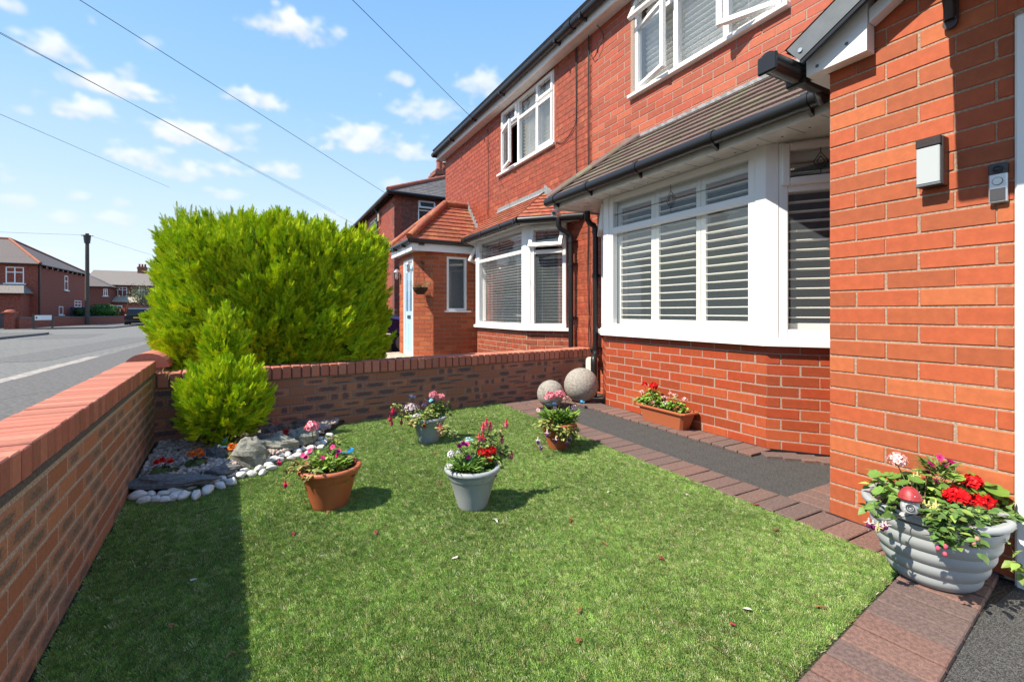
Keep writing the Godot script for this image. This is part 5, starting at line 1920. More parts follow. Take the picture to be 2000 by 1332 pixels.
func conifer(parent: Node3D, mesh: Mesh, ctr: Vector3, half: Vector3, p: float, count: int, plumes: int, size: float, lump_amp: float, seed_: int, low := -9.0) -> void:
	var r := RandomNumberGenerator.new()
	r.seed = seed_
	var ns := noise(seed_ + 1, 2.6 / half.y * 0.7, 3)
	var xf := []
	var cols := []
	var surf := func(dir: Vector3) -> Vector3:
		var q := ctr + dir * rounded(dir, half, p)
		return q + dir * (lump_amp * ns.get_noise_3dv(q * 1.0))
	var add := func(q: Vector3, grow: Vector3, s: float):
		grow = grow.normalized()
		var x := grow.cross(Vector3(r.randf_range(-1, 1), r.randf_range(-0.3, 0.3), r.randf_range(-1, 1))).normalized()
		var b := Basis(x, grow, x.cross(grow)).rotated(grow, r.randf_range(-0.6, 0.6))
		xf.append(Transform3D(b.scaled_local(Vector3(s, s, s)), q))
		# green and golden sprays mixed at random, wherever they grow
		cols.append([Color(0.70, 0.95, 0.8), Color(1.0, 1.08, 0.9), Color(1.25, 1.2, 1.0), Color(1.45, 1.28, 1.0)][r.randi() % 4])
	for i in count:
		var dir := Vector3(r.randfn(), r.randfn() , r.randfn()).normalized()
		# even out over a flattish box
		dir = (dir * half).normalized()
		var q: Vector3 = surf.call(dir)
		q -= dir * ((absf(r.randfn()) * 0.075 if i % 3 else r.randf_range(0.1, 0.45)) * size * minf(1.0, half.y * 1.6))
		if q.y < low:
			continue
		add.call(q, dir * 0.75 + Vector3.UP * 0.75 + Vector3(r.randfn(), r.randfn(), r.randfn()) * 0.28, size * r.randf_range(0.7, 1.15))
	for i in plumes:
		var dir := (Vector3(r.randfn(), r.randfn() + 0.15, r.randfn()).normalized() * half).normalized()
		var q: Vector3 = surf.call(dir)
		if q.y < low:
			continue
		var grow := (dir * 0.55 + Vector3.UP * 0.95 + Vector3(r.randfn(), 0, r.randfn()) * 0.22).normalized()
		var len := r.randf_range(0.15, 0.36) * size
		var wide := len * r.randf_range(0.25, 0.36)
		var t0 := q - grow * len * 0.55 - dir * 0.02
		for k in int(64 * size):
			var t := r.randf()
			var a := r.randf() * TAU
			var sx := grow.cross(Vector3(0.31, 0.2, 0.9)).normalized()
			var off := (sx * cos(a) + grow.cross(sx) * sin(a))
			var w := wide * (1.0 - t) * sqrt(r.randf())
			add.call(t0 + grow * (len * t) + off * w, grow + off * 0.7 * (1.0 - t * 0.6), size * r.randf_range(0.6, 0.95))
	many(parent, "foliage", mesh, M.conifer, xf, cols).set_meta("kind", "stuff")

# brown inner branches reaching from the stems to the foliage
func twigs(parent: Node3D, from: Array, ctr: Vector3, half: Vector3, p: float, n: int, seed_: int) -> void:
	var r := RandomNumberGenerator.new()
	r.seed = seed_
	var mb := MB.new()
	for k in n:
		var dir := (Vector3(r.randfn(), r.randfn(), r.randfn()).normalized() * half).normalized()
		var e := ctr + dir * rounded(dir, half, p)
		var a: Vector3 = from[0]
		for q in from:
			if q.distance_squared_to(e) < a.distance_squared_to(e):
				a = q
		var m := a.lerp(e, 0.5) + Vector3(r.randfn(), r.randfn(), r.randfn()) * 0.05
		mb.tube([a, m, e], 0.012, 5, 0.004)
		for j in 2:
			mb.tube([m.lerp(e, 0.3 + 0.3 * j), e + Vector3(r.randfn(), r.randfn(), r.randfn()) * half.y * 0.18], 0.005, 4, 0.002)
	part(parent, "branches", mb, M.bark, "stuff")

func hedges() -> void:
	var sp := spray_mesh(Color(0.31, 0.43, 0.018), Color(0.52, 0.63, 0.026))
	var h := thing("conifer_hedge", "big clipped golden green conifer hedge behind the patched wall", "hedge", P(0.1, 0, 5.2))
	var mb := MB.new()
	var ctr := P(0.135, 1.13, 5.22)
	var half := Vector3(0.93, 0.72, 0.58)
	twigs(h, [P(-0.55, 0.6, 5.22), P(0.15, 0.6, 5.2), P(0.75, 0.6, 5.2)], ctr, half * 0.88, 5.0, 150, 3)
	for x in [-0.55, 0.15, 0.75]:
		mb = MB.new()
		mb.tube([P(x, -0.03, 5.2), P(x + 0.04, 0.5, 5.2), P(x, 1.0, 5.22)], 0.07, 9, 0.04)
		part(h, "trunk", mb, M.bark)
	conifer(h, sp, ctr, half, 6.0, 24000, 600, 1.05, 0.15, 141, 0.50)
	# young shoots standing out of the top
	var r := RandomNumberGenerator.new()
	r.seed = 142
	var xf := []
	var cols := []
	for k in 46:
		var x := r.randf_range(-0.75, 0.95)
		var d := r.randf_range(4.75, 5.6)
		var y := 1.80 + r.randf_range(-0.03, 0.03)
		if k < 6:
			x = -0.26 + r.randf_range(-0.08, 0.08); d = 4.85 + r.randf() * 0.2
		for j in 5:
			xf.append(Transform3D(Basis.from_euler(Vector3(r.randf_range(-0.3, 0.3), r.randf() * TAU, r.randf_range(-0.3, 0.3))).scaled(Vector3(0.7, 1.2, 0.7)), P(x, y + 0.028 * j, d)))
			cols.append(Color(1.1, 1.0, 0.9) * r.randf_range(0.7, 1.2))
	many(h, "shoots", sp, M.conifer, xf, cols).set_meta("kind", "stuff")
	# the small rounded bush in the corner bed with a leading shoot
	var b := thing("conifer_bush", "small rounded golden conifer bush in the corner bed", "bush", P(-0.27, 0.04, 4.02))
	var bc := P(-0.265, 0.385, 4.02)
	var bh := Vector3(0.235, 0.225, 0.22)
	mb = MB.new()
	twigs(b, [P(-0.25, 0.2, 4.02)], bc, bh * 0.9, 2.7, 70, 4)
	mb = MB.new()
	mb.tube([P(-0.22, 0.0, 4.02), P(-0.25, 0.2, 4.02)], 0.02, 8)
	part(b, "trunk", mb, M.bark)
	conifer(b, sp, bc, bh, 2.7, 5200, 110, 0.72, 0.12, 151, -1.0)
	var leader := thing("conifer_shrub", "slim upright golden conifer between the rounded bush and the hedge", "bush", P(-0.27, 0.1, 4.25))
	var lc := P(-0.29, 0.74, 4.27)
	mb = MB.new()
	twigs(leader, [P(-0.29, 0.5, 4.26)], lc, Vector3(0.10, 0.28, 0.09), 1.5, 30, 5)
	mb = MB.new()
	mb.tube([P(-0.28, 0.0, 4.2), P(-0.30, 0.7, 4.27)], 0.018, 7)
	part(leader, "trunk", mb, M.bark)
	conifer(leader, sp, lc, Vector3(0.13, 0.34, 0.11), 1.5, 1900, 36, 0.8, 0.08, 161, -1.0)
	# dry grass between the walls
	var dry := thing("dry_grass", "tuft of dry straw-coloured grass between coping and hedge", "grass", P(-0.72, 0.6, 4.45))
	mb = MB.new()
	for k in 60:
		mb.tint(Color(0.36, 0.25, 0.13) * r.randf_range(0.6, 1.2))
		var a := r.randf() * TAU
		mb.leaf(P(-0.70 + r.randf_range(-0.05, 0.07), 0.58, 4.40 + r.randf_range(-0.08, 0.08)), Vector3(cos(a), r.randf_range(0.1, 1.2), sin(a)), Vector3.UP, r.randf_range(0.06, 0.16), 0.003, [1, 0.8, 0.6, 0.2], r.randf_range(0.3, 1.2))
	part(dry, "blades", mb, M.leaf, "stuff")

# ---------------------------------------------------------------- pots and plants
const LEAF_STRAP := [0.5, 1.0, 0.8, 0.1]
const LEAF_OVAL := [0.15, 0.85, 1.0, 0.65, 0.05]

func pot(label: String, x: float, d: float, rt: float, rb: float, h: float, mat: String, squat := false) -> Node3D:
	var o := thing("flower_pot", label, "flower pot", P(x, 0, d), "plastic flower pots")
	var f := flat(x, 0.002, d)
	var mb := MB.new()
	var pr := []
	if squat:
		# ribbed tub: five swelling bands below a broad rolled rim
		pr = [Vector2(0, 0.0), Vector2(rb * 0.96, 0.0), Vector2(rb, 0.008)]
		for k in 5:
			for j in 6:
				var t := (k + j / 6.0) / 5.0
				var rr := rb + (rt * 0.93 - rb) * pow(t, 0.72)
				pr.append(Vector2(rr + 0.008 * sin(PI * j / 6.0), 0.01 + (h - 0.045) * t))
		pr.append(Vector2(rt * 0.93, h - 0.036))
	else:
		pr = [Vector2(0, 0.0), Vector2(rb * 0.95, 0.0), Vector2(rb, 0.006), Vector2(rb + 0.004, 0.02), Vector2(lerpf(rb, rt * 0.9, 0.36), h * 0.33), Vector2(lerpf(rb, rt * 0.9, 0.72), h * 0.66), Vector2(rt * 0.845, h * 0.72), Vector2(rt * 0.865, h * 0.735), Vector2(rt * 0.90, h - 0.028)]
	mb.lathe(f, pr, 48)
	part(o, "body", mb, M[mat])
	mb = MB.new()
	var rim := []
	var th := 0.016 if not squat else 0.020
	for k in 11:
		var a := -PI / 2 + PI * k / 10.0
		rim.append(Vector2(rt - th * 0.6 + th * 0.75 * cos(a), h - 0.014 + 0.014 * sin(a)))
	rim.append_array([Vector2(rt - th * 1.3, h - 0.002), Vector2(rt - th * 1.7, h - 0.012), Vector2(rt * 0.84, h - 0.06)])
	rim.push_front(Vector2(rt * 0.90, h - 0.028))
	mb.lathe(f, rim, 48)
	part(o, "rim", mb, M[mat])
	mb = MB.new()
	mb.lump(flat(x, h - 0.045, d), Vector3(rt * 0.86, 0.02, rt * 0.86), 0.2, 0.2, 7, 8, 24)
	part(o, "soil", mb, M.earth)
	return o

func stalk(mb: MB, a: Vector3, b: Vector3, rad := 0.0022, sag := 0.0) -> void:
	var m := a.lerp(b, 0.5) + Vector3.UP * sag
	mb.tube([a, a.lerp(m, 0.6) + Vector3.UP * sag * 0.2, m, b], rad, 5, rad * 0.7)

func head_geranium(o: Node3D, c: Vector3, rad: float, col: Color, r: RandomNumberGenerator, n := 20) -> void:
	var mb := MB.new()
	for k in n:
		var y := 1.0 - (k + 0.5) / n * 1.5
		var a := k * 2.39996
		var d := Vector3(sqrt(maxf(0, 1 - y * y)) * cos(a), y * 0.75 + 0.05, sqrt(maxf(0, 1 - y * y)) * sin(a))
		var q := c + d * rad * r.randf_range(0.8, 1.05)
		mb.tint(col * r.randf_range(0.72, 1.25))
		mb.rosette(q, d + Vector3(r.randfn(), r.randfn(), r.randfn()) * 0.25, rad * r.randf_range(0.38, 0.52), 5, 0.28, 0.18, r.randf() * TAU)
		mb.tint(col * Color(0.9, 0.6, 0.6))
		mb.rosette(q + d * rad * 0.06, d + Vector3(r.randfn(), r.randfn(), r.randfn()) * 0.3, rad * 0.27, 5, 0.3, 0.4, r.randf() * TAU)
	part(o, "flower_head", mb, M.petal)

func bloom_pink(o: Node3D, c: Vector3, up: Vector3, rad: float, col: Color, r: RandomNumberGenerator) -> void:
	var mb := MB.new()
	mb.tint(col)
	mb.rosette(c, up, rad, 5, 0.22, 0.12, r.randf() * TAU, 4)
	mb.tint(col * 0.4)
	mb.rosette(c + up * 0.001, up, rad * 0.42, 5, 0.2, 0.12, r.randf() * TAU, 2)
	mb.tint(Color(0.05, 0.11, 0.03))
	mb.tube([c - up * 0.016, c], 0.003, 6)
	part(o, "blossom", mb, M.petal)

func bloom_fuchsia(o: Node3D, c: Vector3, s: float, outer: Color, inner: Color, r: RandomNumberGenerator) -> void:
	var mb := MB.new()
	mb.tint(outer)
	mb.tube([c + Vector3.UP * 0.020 * s, c], 0.0032 * s, 6, 0.0048 * s)
	var t := r.randf() * TAU
	for k in 4:
		var a := t + TAU * k / 4
		mb.tint(outer * r.randf_range(0.8, 1.2))
		mb.leaf(c, Vector3(cos(a), -0.15, sin(a)), Vector3.UP, 0.021 * s, 0.0095 * s, [0.6, 1.0, 0.7, 0.1], -0.2, 0.2)
	mb.tint(inner)
	mb.lump(Transform3D(Basis.IDENTITY, c + Vector3.DOWN * 0.010 * s), Vector3(0.0095, 0.013, 0.0095) * s, 0.3, 0.1, 3, 6, 9)
	mb.tint(outer * 0.8)
	mb.tube([c + Vector3.DOWN * 0.018 * s, c + Vector3.DOWN * 0.036 * s], 0.0008, 4)
	part(o, "blossom", mb, M.petal)

func froth(o: Node3D, c: Vector3, rad: Vector3, n: int, cols: Array, r: RandomNumberGenerator, size := 0.0042) -> void:
	var mb := MB.new()
	for k in n:
		var d := Vector3(r.randfn(), absf(r.randfn()), r.randfn()).normalized()
		mb.tint(cols[r.randi() % cols.size()] * r.randf_range(0.75, 1.15))
		mb.rosette(c + d * rad * r.randf_range(0.75, 1.05), d + Vector3.UP * 0.3, size * r.randf_range(0.7, 1.2), 4, 0.25, 0.1, r.randf(), 2)
	part(o, "tiny_flowers", mb, M.petal, "stuff")

func straps(o: Node3D, c: Vector3, rad: float, h: float, n: int, col: Color, r: RandomNumberGenerator, length := 0.055) -> void:
	var mb := MB.new()
	for k in n:
		var a := r.randf() * TAU
		var q := c + Vector3(cos(a), 0, sin(a)) * rad * sqrt(r.randf()) + Vector3.UP * r.randf() * h
		mb.tint(col * r.randf_range(0.6, 1.35))
		mb.leaf(q, Vector3(cos(a) * r.randf_range(0.3, 1.0), r.randf_range(0.4, 1.0), sin(a) * r.randf_range(0.3, 1.0)), Vector3.UP + Vector3(r.randfn(), 0, r.randfn()) * 0.3, length * r.randf_range(0.6, 1.15), length * 0.2, LEAF_STRAP, 0.35, 0.25)
	part(o, "leaves", mb, M.leaf, "stuff")

func ovals(o: Node3D, pts: Array, rad: float, n: int, col: Color, r: RandomNumberGenerator, size := 0.028, alt := Color(0.2, 0.16, 0.03)) -> void:
	var mb := MB.new()
	for k in int(n * 1.7):
		var q: Vector3 = pts[r.randi() % pts.size()] + Vector3(r.randfn(), r.randfn() * 0.8, r.randfn()) * rad
		var a := r.randf() * TAU
		var c := col if r.randf() > 0.18 else alt
		mb.tint(c * r.randf_range(0.7, 1.7))
		mb.leaf(q, Vector3(cos(a), r.randf_range(-0.5, 0.4), sin(a)), Vector3.UP + Vector3(r.randfn(), r.randfn() * 0.3, r.randfn()) * 0.5, size * r.randf_range(0.75, 1.4), size * 0.66, LEAF_OVAL, 0.3, 0.2)
	part(o, "leaves", mb, M.leaf, "stuff")

func lobed(o: Node3D, list: Array, col: Color, r: RandomNumberGenerator, root: Vector3) -> void:
	for e in list:
		var c: Vector3 = e[0]
		var up: Vector3 = (Vector3.UP * 0.8 + (c - root).normalized() * 0.5 + Vector3(-0.35, 0, 0.15) + Vector3(r.randfn(), 0, r.randfn()) * 0.25).normalized()
		var mb := MB.new()
		var k := r.randf_range(0.75, 1.35)
		mb.tint(col * k)
		mb.rosette(c, up, e[1], 7, 0.16, 0.16, r.randf() * TAU, 4)
		mb.tint(Color(0.16, 0.10, 0.05))
		mb.tube([root.lerp(c, 0.35), c], 0.0018, 4)
		part(o, "leaf", mb, M.leaf)

const PINK := Color(0.78, 0.30, 0.36)
const PALE_PINK := Color(0.82, 0.52, 0.50)
const MAGENTA := Color(0.55, 0.02, 0.16)
const RED := Color(0.62, 0.012, 0.015)
const GREEN := Color(0.10, 0.19, 0.030)
const LIME := Color(0.20, 0.32, 0.035)

func pots() -> void:
	var r := RandomNumberGenerator.new()
	r.seed = 171
	pot_one(r)
	pot_two(r)
	pot_three(r)
	pot_four(r)
	big_tub(r)
	trough(r)

func pot_one(r: RandomNumberGenerator) -> void:
	var x := 0.305
	var d := 2.66
	pot("terracotta pot with lime leaves beside the white cobbles", x, d, 0.163, 0.092, 0.222, "terracotta")
	var base := P(x, 0.19, d)
	var o := thing("geranium", "single pink geranium head on a bare stalk above terracotta pot", "flower", base, "potted plants")
	var top := on_d(608.6, 834, d + 0.05)
	var mb := MB.new()
	stalk(mb, P(x - 0.06, 0.19, d + 0.04), top - Vector3.UP * 0.02, 0.003)
	stalk(mb, P(x - 0.02, 0.19, d + 0.05), on_d(649, 858, d + 0.05), 0.0025)
	part(o, "stalk", mb, M.bark)
	head_geranium(o, top, 0.034, PINK, r, 22)
	ovals(o, [on_d(610, 905, d), on_d(600, 915, d - 0.03), on_d(655, 860, d + 0.05), on_d(648, 868, d + 0.04)], 0.018, 60, Color(0.17, 0.19, 0.05), r, 0.024, Color(0.28, 0.17, 0.08))
	o = thing("dianthus", "lime green dianthus with magenta blossoms in terracotta pot", "flower", base, "potted plants")
	straps(o, P(x + 0.01, 0.19, d - 0.02), 0.07, 0.06, 190, LIME, r, 0.062)
	for e in [[591, 889], [605, 880], [649, 873], [661, 881], [659, 890], [629, 895], [597, 893]]:
		var c := on_d(e[0], e[1], d - 0.01)
		bloom_pink(o, c, Vector3(r.randfn() * 0.3 - 0.3, 0.7, 0.8).normalized(), 0.0145, MAGENTA * r.randf_range(0.9, 1.4), r)
	ovals(o, [P(x - 0.06, 0.215, d - 0.05), P(x, 0.225, d + 0.06), P(x - 0.05, 0.23, d + 0.05), P(x + 0.03, 0.22, d - 0.06)], 0.035, 150, Color(0.15, 0.24, 0.05), r, 0.026, Color(0.3, 0.3, 0.08))
	o = thing("fuchsia", "fuchsia trailing hanging pink blossoms over terracotta pot rim", "flower", base, "potted plants")
	mb = MB.new()
	stalk(mb, P(x - 0.1, 0.20, d), on_d(557, 935, d), 0.002, 0.03)
	stalk(mb, P(x - 0.1, 0.20, d), on_d(545, 895, d), 0.002, 0.02)
	part(o, "stalk", mb, M.bark)
	ovals(o, [on_d(575, 905, d), on_d(590, 915, d - 0.05), on_d(560, 920, d), on_d(600, 930, d - 0.1), on_d(620, 922, d - 0.12)], 0.014, 75, Color(0.20, 0.17, 0.05), r, 0.022, Color(0.34, 0.17, 0.08))
	bloom_fuchsia(o, on_d(557, 945, d), 1.0, Color(0.62, 0.05, 0.10), Color(0.45, 0.02, 0.12), r)
	bloom_fuchsia(o, on_d(545, 902, d), 0.9, Color(0.62, 0.05, 0.10), Color(0.40, 0.02, 0.14), r)
	o = thing("lobelia", "dark low lobelia tuft at the rim of terracotta pot", "flower", base, "potted plants")
	ovals(o, [P(x + 0.09, 0.215, d + 0.02), P(x + 0.10, 0.23, d + 0.05)], 0.022, 130, Color(0.035, 0.05, 0.025), r, 0.012, Color(0.06, 0.045, 0.04))
	froth(o, P(x + 0.09, 0.24, d + 0.07), Vector3(0.04, 0.02, 0.03), 26, [Color(0.7, 0.7, 0.72), Color(0.55, 0.5, 0.6)], r)
	butterfly("bright blue butterfly ornament over dark lobelia in terracotta pot", P(x + 0.085, 0.19, d + 0.0), 0.085, Color(0.02, 0.30, 0.72), 0.3, 0.4)

func pot_two(r: RandomNumberGenerator) -> void:
	var x := 0.985
	var d := 2.275
	pot("grey pot with red and magenta flowers on open lawn", x, d, 0.150, 0.078, 0.225, "pot_grey")
	var base := P(x, 0.19, d)
	var o := thing("dianthus", "dianthus clump with bright strap leaves in grey pot", "flower", base, "potted plants")
	straps(o, on_d(907, 922, d - 0.03), 0.055, 0.03, 150, GREEN * 1.3, r, 0.07)
	for e in [[915, 892.6], [933, 868.6], [897, 871], [912, 868], [905, 866]]:
		bloom_pink(o, on_d(e[0], e[1], d), Vector3(r.randfn() * 0.3 - 0.2, 0.6, 0.8).normalized(), 0.0145, MAGENTA * r.randf_range(1.0, 1.5), r)
	ovals(o, [P(x + 0.05, 0.23, d - 0.03), P(x, 0.24, d + 0.05), P(x + 0.07, 0.24, d + 0.04), P(x - 0.05, 0.23, d + 0.05)], 0.032, 170, Color(0.12, 0.22, 0.045), r, 0.028, Color(0.26, 0.32, 0.08))
	o = thing("alyssum", "white alyssum spilling over the grey pot rim", "flower", base, "potted plants")
	froth(o, on_d(881, 890, d + 0.02), Vector3(0.022, 0.032, 0.022), 75, [Color(0.80, 0.78, 0.82), Color(0.68, 0.62, 0.72)], r, 0.0048)
	froth(o, on_d(879, 912, d - 0.03), Vector3(0.018, 0.018, 0.018), 40, [Color(0.80, 0.78, 0.80)], r, 0.0048)
	froth(o, on_d(897, 884, d + 0.04), Vector3(0.02, 0.015, 0.02), 40, [Color(0.25, 0.24, 0.36), Color(0.4, 0.4, 0.5)], r, 0.0042)
	o = thing("geranium", "scarlet geranium with small clusters in grey pot", "flower", base, "potted plants")
	for e in [[942, 883.6], [952.6, 894], [960, 881]]:
		head_geranium(o, on_d(e[0], e[1], d - 0.03), 0.026, RED, r, 14)
	ovals(o, [on_d(955, 905, d), on_d(965, 895, d), on_d(940, 905, d), on_d(930, 900, d)], 0.022, 80, GREEN, r, 0.032, Color(0.30, 0.34, 0.12))
	o = thing("fuchsia", "tall arching fuchsia with crimson blossoms in grey pot", "flower", base, "potted plants")
	var mb := MB.new()
	for e in [[949, 828], [944, 838], [958, 834], [988, 828], [981, 858], [997, 880], [862, 832], [884, 850]]:
		stalk(mb, P(x + 0.01, 0.2, d + 0.02), on_d(e[0], e[1], d + 0.01), 0.0024, 0.015)
	part(o, "stalk", mb, M.bark)
	ovals(o, [on_d(955, 850, d), on_d(965, 865, d), on_d(970, 880, d), on_d(948, 860, d), on_d(985, 878, d), on_d(875, 842, d), on_d(885, 850, d), on_d(868, 836, d), on_d(975, 845, d), on_d(940, 870, d), on_d(988, 890, d), on_d(925, 862, d)], 0.014, 150, Color(0.14, 0.19, 0.05), r, 0.024, Color(0.36, 0.28, 0.10))
	for e in [[949.6, 825], [943.6, 835], [958, 832], [988.7, 827], [981, 858], [999, 888], [858.8, 836], [943.6, 855], [936, 854]]:
		bloom_fuchsia(o, on_d(e[0], e[1], d), 1.2, Color(0.66, 0.06, 0.10), Color(0.60, 0.16, 0.22), r)
	butterfly("pale blue butterfly ornament above the red flowers of grey pot", on_d(913, 900, d + 0.04), 0.105, Color(0.35, 0.68, 0.86), 0.7, 0.25)

func pot_three(r: RandomNumberGenerator) -> void:
	var x := 1.16
	var d := 3.575
	pot("grey pot with trailing plants near the patched wall", x, d, 0.142, 0.076, 0.212, "pot_grey")
	var base := P(x, 0.19, d)
	var o := thing("geranium", "pink geranium with two heads in grey pot near wall", "flower", base, "potted plants")
	var mb := MB.new()
	for e in [[846, 775], [860, 779], [878, 784]]:
		stalk(mb, P(x + 0.04, 0.2, d), on_d(e[0], e[1], d), 0.0026)
	part(o, "stalk", mb, M.stem)
	head_geranium(o, on_d(846, 772, d), 0.034, PINK, r, 18)
	head_geranium(o, on_d(860, 776, d), 0.032, PINK * 0.95, r, 18)
	ovals(o, [on_d(850, 800, d), on_d(862, 802, d), on_d(870, 800, d), on_d(845, 795, d), on_d(860, 790, d)], 0.022, 120, Color(0.14, 0.21, 0.04), r, 0.030, Color(0.05, 0.05, 0.025))
	ovals(o, [P(x + 0.03, 0.22, d - 0.05), P(x - 0.04, 0.22, d - 0.03), P(x + 0.07, 0.23, d + 0.02), P(x - 0.07, 0.22, d + 0.02)], 0.035, 170, Color(0.15, 0.23, 0.05), r, 0.026, Color(0.28, 0.26, 0.08))
	o = thing("alyssum", "lilac and white alyssum mound in grey pot near wall", "flower", base, "potted plants")
	froth(o, on_d(803, 800, d), Vector3(0.075, 0.055, 0.05), 190, [Color(0.62, 0.52, 0.55), Color(0.40, 0.28, 0.30), Color(0.75, 0.70, 0.72)], r, 0.0062)
	froth(o, on_d(813, 815, d - 0.08), Vector3(0.03, 0.03, 0.02), 60, [Color(0.80, 0.76, 0.76)], r, 0.006)
	froth(o, on_d(830, 792, d), Vector3(0.03, 0.03, 0.03), 50, [Color(0.07, 0.05, 0.12), Color(0.12, 0.08, 0.2)], r, 0.0055)
	o = thing("fuchsia", "fuchsia hanging crimson bells over the rim of grey pot near wall", "flower", base, "potted plants")
	mb = MB.new()
	for e in [[768, 798], [762, 815], [784, 820], [829, 825]]:
		stalk(mb, P(x - 0.06, 0.2, d - 0.03), on_d(e[0], e[1], d - 0.06), 0.0022, 0.035)
	part(o, "stalk", mb, M.bark)
	ovals(o, [on_d(785, 808, d), on_d(795, 815, d - 0.05), on_d(775, 795, d), on_d(815, 820, d - 0.1), on_d(828, 815, d - 0.1), on_d(835, 828, d - 0.12), on_d(802, 828, d - 0.1), on_d(838, 805, d - 0.1)], 0.018, 170, Color(0.20, 0.26, 0.06), r, 0.024, Color(0.30, 0.22, 0.08))
	for e in [[768, 800], [766, 804], [761, 817], [765, 825], [784, 823], [829, 829], [858, 836]]:
		bloom_fuchsia(o, on_d(e[0], e[1], d - (0.12 if e[0] > 820 else 0.04)), 1.2, Color(0.60, 0.03, 0.08), Color(0.50, 0.03, 0.12), r)
	butterfly("blue and white butterfly ornament below pink geranium", on_d(838, 808, d - 0.03), 0.09, Color(0.15, 0.55, 0.80), 0.2, 1.2)
	butterfly("dark thin butterfly ornament above the lilac alyssum", on_d(805, 800, d), 0.08, Color(0.03, 0.05, 0.10), 1.0, 1.2)

func pot_four(r: RandomNumberGenerator) -> void:
	var x := 1.985
	var d := 2.93
	pot("terracotta pot beside the paver edging", x, d, 0.145, 0.066, 0.212, "terracotta")
	var base := P(x, 0.19, d)
	var o := thing("geranium", "pink geranium with three heads in terracotta pot by edging", "flower", base, "potted plants")
	var mb := MB.new()
	for e in [[1074, 777], [1094, 774], [1106, 781]]:
		stalk(mb, P(x, 0.2, d), on_d(e[0], e[1], d), 0.0028)
	part(o, "stalk", mb, M.stem)
	head_geranium(o, on_d(1074, 774, d), 0.037, PINK, r, 20)
	head_geranium(o, on_d(1094, 771, d), 0.037, PINK, r, 20)
	head_geranium(o, on_d(1106.6, 780, d), 0.026, PALE_PINK, r, 12)
	o = thing("dianthus", "dianthus with pale blossoms and dense green leaves by edging", "flower", base, "potted plants")
	straps(o, P(x - 0.03, 0.19, d), 0.10, 0.07, 260, GREEN * 1.25, r, 0.075)
	straps(o, P(x + 0.05, 0.21, d - 0.03), 0.08, 0.06, 150, LIME * 0.9, r, 0.07)
	for e in [[1051, 801], [1119, 796], [1084, 797], [1122, 794]]:
		bloom_pink(o, on_d(e[0], e[1], d), Vector3(-0.2, 0.6, 0.8).normalized(), 0.017, Color(0.75, 0.45, 0.48), r)
	o = thing("fuchsia", "fuchsia with white and purple bells trailing over terracotta pot by edging", "flower", base, "potted plants")
	mb = MB.new()
	for e in [[1054, 855], [1069, 842], [1086, 852], [1112, 850], [1060, 868]]:
		stalk(mb, P(x - 0.04, 0.21, d - 0.1), on_d(e[0], e[1], d - 0.14), 0.002, 0.03)
	part(o, "stalk", mb, M.bark)
	ovals(o, [on_d(1070, 832, d - 0.1), on_d(1085, 838, d - 0.14), on_d(1095, 842, d - 0.14), on_d(1110, 838, d - 0.14), on_d(1120, 850, d - 0.12), on_d(1060, 825, d - 0.08), on_d(1118, 830, d - 0.1), on_d(1105, 850, d - 0.14), on_d(1122, 838, d - 0.1)], 0.02, 190, Color(0.20, 0.24, 0.06), r, 0.030, Color(0.42, 0.22, 0.08))
	for e in [[1069, 845.7], [1086, 858], [1112.8, 856], [1107.7, 864], [1051, 860], [1057, 872]]:
		bloom_fuchsia(o, on_d(e[0], e[1], d - 0.15), 1.25, Color(0.75, 0.66, 0.66), Color(0.16, 0.05, 0.22), r)
	butterfly("bright blue butterfly ornament under the pink heads by edging", on_d(1079, 815, d), 0.095, Color(0.03, 0.40, 0.75), 0.2, 0.3)
	butterfly("small blue butterfly ornament by the big stone ball", on_ground(1137, 797, 0.0), 0.05, Color(0.05, 0.33, 0.62), 0.6, 0.9)

